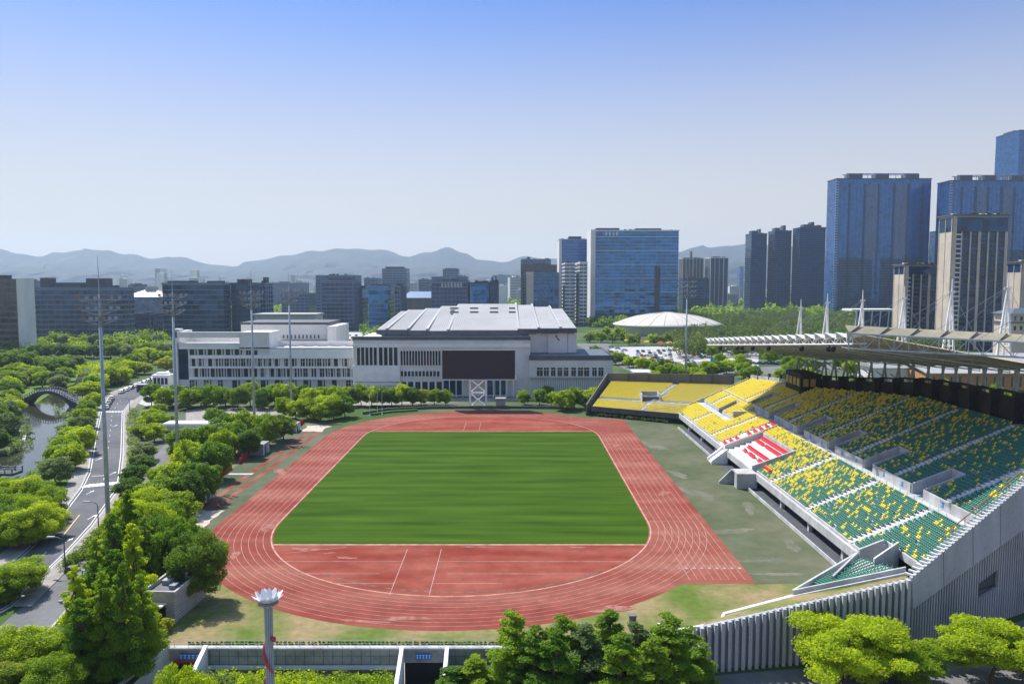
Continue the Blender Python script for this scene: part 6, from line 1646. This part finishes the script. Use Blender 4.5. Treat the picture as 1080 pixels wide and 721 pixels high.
def fence(label, pts, h=1.5):
    b = MB(); 
    for q in along(pts, max(6, int(sum(hypot(pts[i + 1][0] - pts[i][0], pts[i + 1][1] - pts[i][1]) for i in range(len(pts) - 1)) / .6))): b.box(q[0] - .13, q[0] + .13, q[1] - .13, q[1] + .13, 0, h)
    for z in (.35, .8, 1.2): walls(b, pts, .1, z, z + .16)
    tag(b.build('fence', M['red']), label, 'fence')
fence('red slatted fence near the nearest grey cabin', Gs((180, 548), (194, 536), (204, 530)))
fence('red slatted fence between the nearest and middle cabins', Gs((222, 508), (236, 500), (244, 494)))
fence('red slatted fence leading up to the middle cabin', Gs((253, 489), (262, 482), (270, 475)))
fence('short red fence beside the farthest cabin', Gs((316, 449), (320, 446)))
b = MB(); b.box(0, 6, 0, 1.6, 0, .12); o = b.build('concrete_slab', M['kerb']); o.location = (*G(240, 501), .02); tag(o, 'pale concrete slab laid on the bare ground by the red fence', 'slab')
# low white building, guardhouse
x, y = G(170, 463); e = empty('low_white_building', (x, y, 0), 'low white flat-roofed building among trees behind the second light mast', 'building')
b = MB(); b.box(0, 22, 0, 7, 0, 4.0); b.build('wall', M['pale'], e); b = MB(); b.box(-.4, 22.4, -.5, 7.4, 4.0, 4.35); b.box(-.2, 22.2, -.3, 0, 4.35, 4.8); b.build('roof', M['white'], e)
for i in range(5):
    w = MB(); w.box(1.5 + i * 4.2, 3.4 + i * 4.2, -.06, .05, 1.0, 2.4); w.build('window', FG['dark'], e)
x, y = G(161, 407); e = empty('guardhouse', (x, y, 0), 'white boxy guardhouse with dark windows where the parked cars end', 'building')
b = MB(); b.box(0, 7.4, 0, 6, 0, 4.6); b.box(-.3, 7.7, -.3, 6.3, 4.6, 5.1); b.box(1, 6, 1.5, 5, 5.1, 6.0); b.build('wall', M['white'], e)
for i in range(4):
    w = MB(); w.box(.5 + i * 1.7, 1.8 + i * 1.7, -.06, .05, .8, 3.8); w.build('window', FG['dark'], e)
x, y = G(144, 413); e = empty('gate_booth', (x, y, 0), 'small dark gate booth between guardhouse and road', 'booth')
b = MB(); b.box(0, 3.4, 0, 3, 0, 2.9); b.build('wall', M['dkgrey'], e); b = MB(); b.box(-.4, 3.8, -.4, 3.4, 2.9, 3.2); b.build('roof', M['grey'], e)
x, y = G(675, 402); e = empty('low_white_building', (x, y - 2, 0), 'small white flat-roofed hut among trees behind the end stand wall', 'building')
b = MB(); b.box(-3, 5, 0, 9, 0, 4.4); b.build('wall', M['pale'], e); b = MB(); b.box(-3.5, 5.5, -.6, 9.5, 4.4, 4.8); b.build('roof', M['white'], e); b = MB(); b.box(-2, 0, -.05, .05, .6, 2.8); b.build('door', M['dkgrey'], e)
# arch bridge
bx0, by0 = V(50, 430, 292)[0], 292
e = empty('arch_bridge', (bx0, by0, 0), 'dark humpbacked arch footbridge over the river', 'bridge', rz=radians(-12))
b = MB(); N = 24; hw = 13.5
def az(u): return 1.2 + 4.6 * sin(pi * u) ** 1.2
def ai(u): return max(-.3, -1.4 + 6.0 * math.sqrt(max(0, 1 - ((u - .5) / .36) ** 2))) if abs(u - .5) < .36 else -.3
for i in range(N):
    u0, u1 = i / N, (i + 1) / N; x0, x1 = lerp(-hw, hw, u0), lerp(-hw, hw, u1)
    z0a, z0b = min(ai(u0), az(u0) - .7), min(ai(u1), az(u1) - .7)
    b.hexa([(x0, 0, z0a), (x1, 0, z0b), (x1, 4, z0b), (x0, 4, z0a), (x0, 0, az(u0)), (x1, 0, az(u1)), (x1, 4, az(u1)), (x0, 4, az(u0))])
b.build('arch', M['darkstone'], e)
b = MB()
for yy in (.1, 3.9):
    for i in range(N):
        u0, u1 = i / N, (i + 1) / N; x0, x1 = lerp(-hw, hw, u0), lerp(-hw, hw, u1)
        b.tube((x0, yy, az(u0) + 1.0), (x1, yy, az(u1) + 1.0), .1, k=4); b.box(x0 - .12, x0 + .12, yy - .12, yy + .12, az(u0), az(u0) + 1.2)
b.build('railing', M['stone'], e)
b = MB()
for i in range(N):
    u = (i + .5) / N; x0 = lerp(-hw, hw, u); b.box(x0 - .2, x0 + .2, .3, 3.7, az(u), az(u) + .12)
b.build('step', M['kerb'], e)
e = empty('flat_bridge', (-131, 183, 0), 'low flat stone footbridge with post railings at the west edge of the river', 'bridge', rz=radians(-6))
b = MB(); b.box(-14, 11, 0, 3.6, .7, 1.3)
for x in (-9, -2, 5): b.box(x - .4, x + .4, .2, 3.4, -.5, .7)
b.build('deck', M['darkstone'], e)
b = MB()
for yy in (.1, 3.5):
    b.box(-14, 11, yy - .08, yy + .08, 2.1, 2.25); b.box(-14, 11, yy - .05, yy + .05, 1.55, 1.7)
    for i in range(14): b.box(-14 + i * 1.92 - .12, -14 + i * 1.92 + .12, yy - .14, yy + .14, 1.3, 2.55)
b.build('railing', M['stone'], e)

# ================================================================== MASTS AND LAMPS
def light_mast(x, y, zl, ztop, label, rz=0.0, tiers=((0, 3.4), (-1.9, 3.1), (-3.8, 2.6))):
    e = empty('floodlight_mast', (x, y, 0), label, 'light mast', 'floodlight masts', rz=rz)
    b = MB(); b.tube((0, 0, 0), (0, 0, zl - 5), .44, .28, k=12); b.tube((0, 0, zl - 5), (0, 0, zl + 1), .28, .16, k=10); b.lathe([(.95, 0), (.95, .25), (.6, .3)], k=12)
    b.build('pole', M['steel'], e, smooth=True)
    b = MB(); b.tube((0, 0, zl + 1), (0, 0, ztop), .10, .035, k=6); b.build('spire', M['steel'], e)
    for (dz, hw_) in tiers:
        b = MB(); b.tube((-hw_, 0, zl + dz), (hw_, 0, zl + dz), .09, k=5); b.tube((-hw_, 0, zl + dz), (0, 0, zl + dz - .9), .05, k=4); b.tube((hw_, 0, zl + dz), (0, 0, zl + dz - .9), .05, k=4); b.box(-.7, .7, -.5, .5, zl + dz - .06, zl + dz)
        b.build('cross_arm', M['steel'], e)
        n = 6
        for i in range(n):
            lx = lerp(-hw_, hw_, i / (n - 1)); lb = MB()
            lb.hexa([(-.25, -.35, -.3), (.25, -.35, -.3), (.25, .15, -.15), (-.25, .15, -.15), (-.28, -.5, .25), (.28, -.5, .25), (.2, .15, .35), (-.2, .15, .35)])
            o = lb.build('floodlight', M['grey'] if i % 3 else mat('lamp_rust', (.30, .20, .14), .6, .1, 2), e); o.location = (lx, -.1, zl + dz + .35); o.rotation_euler = (radians(-15), 0, rt.uniform(-.3, .3))
    return e
light_mast(-76.3, 142.5, 43.8, 51.9, 'nearest and tallest-looking floodlight mast, rising from the hedge by the drive', rz=.5)
light_mast(-83.0, 188.5, 43.6, 50.3, 'second floodlight mast from the near one, beside the low white building', rz=.9)
light_mast(-81.5, 241.0, 43.6, 51, 'third floodlight mast from the near one, in front of the gymnasium wing', rz=.5)
light_mast(-79.8, 276.0, 44.0, 51, 'fourth and farthest of the western floodlight masts, between gymnasium wing windows', rz=.5)
X_, z_ = V(725, 292, 330); Xl, zl_ = V(725, 300, 330)
light_mast(X_, 330, zl_ - 1, z_ + 4, 'lone floodlight mast behind the end stand', rz=-.4, tiers=((0, 3.6), (-2.0, 3.6), (-4.0, 3.6), (2, 3.6)))
# lotus tower
e = empty('lotus_tower', (V(283, 640, 80)[0], 80, LOW), 'steel lotus-topped column with a red spiral ribbon in front of the lawn', 'sculpture column')
zt = V(283, 634, 80)[1] - LOW
b = MB()
for i in range(12):
    a = 2 * pi * i / 12; b.tube((.62 * cos(a), .62 * sin(a), 0), (.34 * cos(a), .34 * sin(a), zt - 7), .11, .085, k=6); b.tube((.34 * cos(a), .34 * sin(a), zt - 7), (.40 * cos(a), .40 * sin(a), zt), .085, .07, k=6)
b.tube((0, 0, 0), (0, 0, zt), .2, .2, k=8); b.build('column', M['steel'], e)
b = MB(); b.lathe([(.55, zt - .5), (.95, zt - .2), (1.0, zt + .05), (.6, zt + .15), (.1, zt + .2)], k=20); b.build('calyx', M['stone'], e)
for k2 in range(14):
    b = MB(); b.lathe([(.10, 0), (.13, .1), (.1, .2)], k=7); o = b.build('lamp', M['beige'], e); a = 2 * pi * k2 / 14; o.location = (1.0 * cos(a), 1.0 * sin(a), zt - .3)
for ring, (n, tilt, ln) in enumerate(((9, .95, 1.45), (9, .55, 1.25))):
    for i in range(n):
        a = 2 * pi * (i + ring * .5) / n; b = MB(); S_ = 6
        for q in range(S_):
            u0, u1 = q / S_, (q + 1) / S_
            w0, w1 = .05 + .34 * sin(pi * min(1, u0 * .9 + .1)), .05 + .34 * sin(pi * min(1, u1 * .9 + .1)) * (1 if q < S_ - 1 else .15)
            r0, z0 = .5 + sin(tilt) * ln * u0, zt + cos(tilt) * ln * u0 * (.55 + .45 * u0); r1, z1 = .5 + sin(tilt) * ln * u1, zt + cos(tilt) * ln * u1 * (.55 + .45 * u1)
            b.hexa([(r0, -w0, z0 - .03), (r1, -w1, z1 - .03), (r1, w1, z1 - .03), (r0, w0, z0 - .03), (r0, -w0, z0 + .03), (r1, -w1, z1 + .03), (r1, w1, z1 + .03), (r0, w0, z0 + .03)])
        o = b.build('petal', M['white_steel'], e); o.rotation_euler = (0, 0, a)
b = MB(); pr = None
for (za, zb, a0, a1) in ((zt - 4.2, zt - 3.9, 5.2, 6.6), (zt - 7.8, zt - 4.7, 2.6, 5.7), (zt - 11.6, zt - 8.6, 2.8, 5.0)):
    for q in range(14):
        u0, u1 = q / 14, (q + 1) / 14; aa, ab = lerp(a0, a1, 1 - u0), lerp(a0, a1, 1 - u1); z0, z1 = lerp(za, zb, u0), lerp(za, zb, u1); w0, w1 = .05 + .26 * sin(pi * u0), .05 + .26 * sin(pi * u1)
        ri, ro = .46, .72
        b.hexa([(ri * cos(aa), ri * sin(aa), z0 - w0), (ri * cos(ab), ri * sin(ab), z1 - w1), (ro * cos(ab), ro * sin(ab), z1 - w1), (ro * cos(aa), ro * sin(aa), z0 - w0), (ri * cos(aa), ri * sin(aa), z0 + w0), (ri * cos(ab), ri * sin(ab), z1 + w1), (ro * cos(ab), ro * sin(ab), z1 + w1), (ro * cos(aa), ro * sin(aa), z0 + w0)])
b.build('ribbon', mat('ribbon_red', (.45, .05, .06), .45, .1, 1), e)
# street lamps
def street_lamp(px, py, h, label, kind='arm'):
    x, y = G(px, py); e = empty('street_lamp', (x, y, 0), label, 'street lamp')
    b = MB(); b.tube((0, 0, 0), (0, 0, h * .86), .13, .08, k=7)
    if kind == 'arm':
        pr = (0, 0, h * .86)
        for q in range(1, 7): a = q / 6 * 1.4; c = (-1.9 * (1 - cos(a)), 0, h * .86 + sin(a) * h * .14); b.tube(pr, c, .07, .06, k=5); pr = c
        b.build('pole', M['dkgrey'], e); b = MB(); b.box(pr[0] - 1.1, pr[0] + .1, -.2, .2, pr[2] - .08, pr[2] + .12); b.build('lamp_head', M['grey'], e)
    else:
        b.build('pole', M['dkgrey'], e); b = MB(); b.box(-.75, .75, -.12, .12, h * .86, h * .9); b.lathe([(.05, 0), (.28, .05), (.28, .3), (.05, .4)], (-.7, 0, h * .9), 8); b.lathe([(.05, 0), (.28, .05), (.28, .3), (.05, .4)], (.7, 0, h * .9), 8); b.build('lamp_head', M['grey'], e)
street_lamp(69, 604, 6.0, 'curved-arm street lamp beside the near bend of the river road')
street_lamp(104, 557, 5.2, 'curved-arm street lamp just beyond the first, by the yellow centre line')
street_lamp(71, 668, 4.8, 'twin-headed lamp on the near part of the service drive', 'twin')
street_lamp(88, 627, 4.3, 'twin-headed lamp on the service drive beyond the nearer twin lamp', 'twin')
street_lamp(137, 440, 7, 'slim roadside pole near the far zebra crossing')
for (px, py, h) in ((390, 438, 8), (403, 437, 8), (398, 436, 9.5)):
    x, y = G(px, py); b = MB(); b.tube((0, 0, 0), (0, 0, h), .09, .05, k=6); b.lathe([(.3, 0), (.3, .3), (.1, .35)], k=8); b.lathe([(.02, h + .25), (.12, h + .1), (.02, h)], k=8)
    o = b.build('flagpole', M['white_steel']); o.location = (x, y, 0); tag(o, {390: 'short bare flagpole by the far track corner, on the mast side', 403: 'short bare flagpole by the far track corner, on the scoreboard side', 398: 'tallest bare flagpole between the two shorter ones'}[px], 'flagpole', 'flagpoles by the far corner')
for (px, py, h, wd_, Y, lb) in ((757, 380, 7, 4.2, 440, 'blue road sign on a post beside the car park trees'), (826, 393, 7, 4.0, 372, 'blue road sign rising behind the west end of the rear wall')):
    X_, z_ = V(px, py, Y); e = empty('road_sign', (X_, Y, 0), lb, 'road sign')
    b = MB(); b.tube((0, .2, 0), (0, .2, z_ + 1), .16, k=6); b.build('post', M['steel'], e); b = MB(); b.box(-wd_, wd_, -.1, .08, z_ - 1.9, z_ + 1.9); s2 = b.build('sign_panel', M['blue'], e)
    b = MB()
    for i in range(5): b.box(-wd_ * .7 + i * 1.3, -wd_ * .7 + i * 1.3 + .8, -.14, -.11, z_ + .4, z_ + .55); b.box(-wd_ * .7 + i * 1.3, -wd_ * .7 + i * 1.3 + .7, -.14, -.11, z_ - .7, z_ - .55)
    b.build('sign_lettering', M['white'], s2)
x, y = G(667, 663); b = MB(); b.box(-.45, .45, -.4, .4, 0, 1.9); b.box(-.55, .55, -.5, .5, 1.9, 2.05); b.box(-.3, .3, -.42, -.4, .5, 1.5); o = b.build('stone_pillar', M['taupe']); o.location = (x, y, 0); tag(o, 'short pale stone pillar on the lawn behind the redwoods', 'pillar')
x, y = G(700, 668); b = MB(); b.box(-.8, .8, -.3, .3, 0, .9); b.hexa([(-.8, -.3, .9), (.8, -.3, .9), (.8, .3, .9), (-.8, .3, .9), (-.8, 0, 1.4), (.8, 0, 1.4), (.8, .3, 1.4), (-.8, .3, 1.4)]); o = b.build('white_cabinet', M['white']); o.location = (x, y, 0); tag(o, 'small white cabinet on the lawn edge near the ribbed wall', 'cabinet')
b = MB(); walls(b, [G(640, 678), G(700, 668), G(760, 657), (30, 105.9)], .4, 0, .25); tag(b.build('lawn_edging', M['pale']), 'thin pale edging line crossing the lawn towards the ribbed wall', 'edging')
x, y = G(72, 606); b = MB(); b.box(-.5, .5, -.4, .4, 0, 1.5); b.box(-.6, .6, -.5, .5, 1.5, 1.62); o = b.build('control_cabinet', M['dkgrey']); o.location = (x + .9, y - .5, 0); tag(o, 'dark roadside control cabinet beside the curved street lamp', 'cabinet')

# ================================================================== CARS
CP = {k: carpaint('paint_' + k, c) for k, c in dict(white=(.75, .75, .74), silver=(.42, .43, .45), black=(.02, .02, .023), red=(.40, .02, .02), blue=(.03, .10, .30), grey=(.13, .14, .15), yellow=(.75, .45, .02)).items()}
def car_proto(color):
    e = empty('parked_car', (0, -3000, 0), 'x', 'car')
    b = MB(); 
    b.hexa([(-.86, -2.15, .3), (.86, -2.15, .3), (.86, 2.15, .3), (-.86, 2.15, .3), (-.88, -2.2, .75), (.88, -2.2, .75), (.88, 2.2, .75), (-.88, 2.2, .75)])
    b.hexa([(-.88, -2.2, .75), (.88, -2.2, .75), (.88, 2.2, .75), (-.88, 2.2, .75), (-.8, -2.05, .95), (.8, -2.05, .95), (.8, 2.1, .98), (-.8, 2.1, .98)])
    b.hexa([(-.66, -.75, 1.42), (.66, -.75, 1.42), (.66, 1.1, 1.42), (-.66, 1.1, 1.42), (-.62, -.6, 1.5), (.62, -.6, 1.5), (.62, 1.0, 1.5), (-.62, 1.0, 1.5)])
    b.build('body', CP[color], e)
    b = MB(); b.hexa([(-.78, -1.4, .95), (.78, -1.4, .95), (.78, 1.75, .97), (-.78, 1.75, .97), (-.66, -.75, 1.43), (.66, -.75, 1.43), (.66, 1.1, 1.43), (-.66, 1.1, 1.43)]); b.build('window', M['carglass'], e)
    for sx in (-1, 1):
        for yy in (-1.35, 1.35):
            b = MB(); b.tube((sx * .68, yy, .33), (sx * .9, yy, .33), .33, k=12); b.build('wheel', M['tyre'], e)
    return e
CARP = {}
def car(x, y, color, rz, label, group):
    if color not in CARP:
        e = car_proto(color); CARP[color] = e; e.location = (x, y, .03); e.rotation_euler = (0, 0, rz); e['label'] = label; e['group'] = group; return e
    return copy_thing(CARP[color], (x, y, .03), rz, None, label, group)
rcx = random.Random(12)
line_ = along([(p[0] + 1.6, p[1]) for p in rl[6:10]], 23)
for i, p in enumerate(line_):
    if i < 1 or i in (6, 7): continue
    q = line_[min(i + 1, 22)]; q0 = line_[max(i - 1, 0)]; rz = atan2(q[1] - q0[1], q[0] - q0[0]) - pi / 2
    c_ = rcx.choice(['white', 'silver', 'black', 'white', 'grey', 'white', 'red'] if i > 14 else ['white', 'silver', 'black', 'white', 'grey'])
    car(p[0], p[1], c_, rz, f'{c_} car, {ordinal(i)} beyond the far zebra in the line parked along the river road', 'cars parked along the river road')
def lot(quad, nr, nc, fill, txt, group, rz0, cols):
    k = {}
    for r in range(nr):
        for c in range(nc):
            if rcx.random() > fill: continue
            u, v = (c + .5) / nc, (r + .5) / nr
            a = [lerp(quad[0][i], quad[1][i], u) for i in (0, 1)]; d = [lerp(quad[3][i], quad[2][i], u) for i in (0, 1)]
            x, y = lerp(a[0], d[0], v), lerp(a[1], d[1], v); cc = rcx.choice(cols); kk = (r, cc); k[kk] = k.get(kk, -1) + 1
            car(x + rcx.uniform(-.3, .3), y, cc, rz0 + rcx.uniform(-.06, .06), txt.format(o=ordinal(k[kk]), c=cc, r=ordinal(r)), group)
cols = ['white', 'white', 'silver', 'black', 'grey', 'blue', 'red', 'white', 'yellow']
lot([G(664, 386), G(742, 386), G(752, 368), G(640, 371)], 6, 20, .62, '{o} {c} car from the west in the {r} parking row before the domed hall', 'cars in the car park before the domed hall', 0.1, cols)
lot([G(336, 364), G(410, 364), G(408, 353), G(340, 353)], 4, 20, .7, '{o} {c} car from the west in the {r} row behind the gymnasium wing', 'cars in the yard behind the gymnasium wing', 0.0, cols)
pp = along(Gs((640, 366), (690, 379), (730, 391)), 12)
for i, p in enumerate(pp):
    if i % 4 == 3: continue
    c_ = rcx.choice(['white', 'silver', 'black', 'blue']); car(p[0] + 3, p[1] - 4, c_, 1.1, f'{c_} car, {ordinal(i)} place along the avenue towards the end stand', 'cars on the avenue by the car park')
pp = along(Gs((760, 384), (905, 384)), 22)
for i, p in enumerate(pp):
    c_ = rcx.choice(['white', 'silver', 'black', 'grey', 'blue']); car(p[0], p[1], c_, 1.57, f'{c_} car, {ordinal(i)} place in the street row behind the grandstand roof', 'cars in the street behind the grandstand')
# market tents by the domed hall
te_ = MB()
for i, (px, py, c_) in enumerate(((662, 362, 'y'), (669, 363, 'y'), (676, 363, 'r'), (683, 364, 'y'), (690, 364, 'y'), (697, 365, 'r'), (706, 365, 'y'), (714, 365, 'y'), (722, 367, 'w'), (730, 368, 'w'), (741, 368, 'w'), (748, 367, 'w'), (756, 367, 'w'))):
    x, y = G(px, py); e = empty('market_tent', (x, y, 0), {'y': 'yellow', 'r': 'red', 'w': 'white'}[c_] + f' market tent, {ordinal(i)} from the west in the row before the domed hall', 'tent', 'market tents before the domed hall')
    b = MB(); b.hexa([(-2.6, -2.2, 2.5), (2.6, -2.2, 2.5), (2.6, 2.2, 2.5), (-2.6, 2.2, 2.5), (-.2, -.2, 3.8), (.2, -.2, 3.8), (.2, .2, 3.8), (-.2, .2, 3.8)]); b.build('canopy', {'y': CP['yellow'], 'r': M['red'], 'w': M['white']}[c_], e)
    b = MB()
    for (sx, sy) in ((-1, -1), (1, -1), (1, 1), (-1, 1)): b.tube((sx * 2.5, sy * 2.1, 0), (sx * 2.5, sy * 2.1, 2.5), .07, k=4)
    b.build('frame', M['steel'], e)
print('trees', NT[0], 'objects', len(bpy.data.objects))
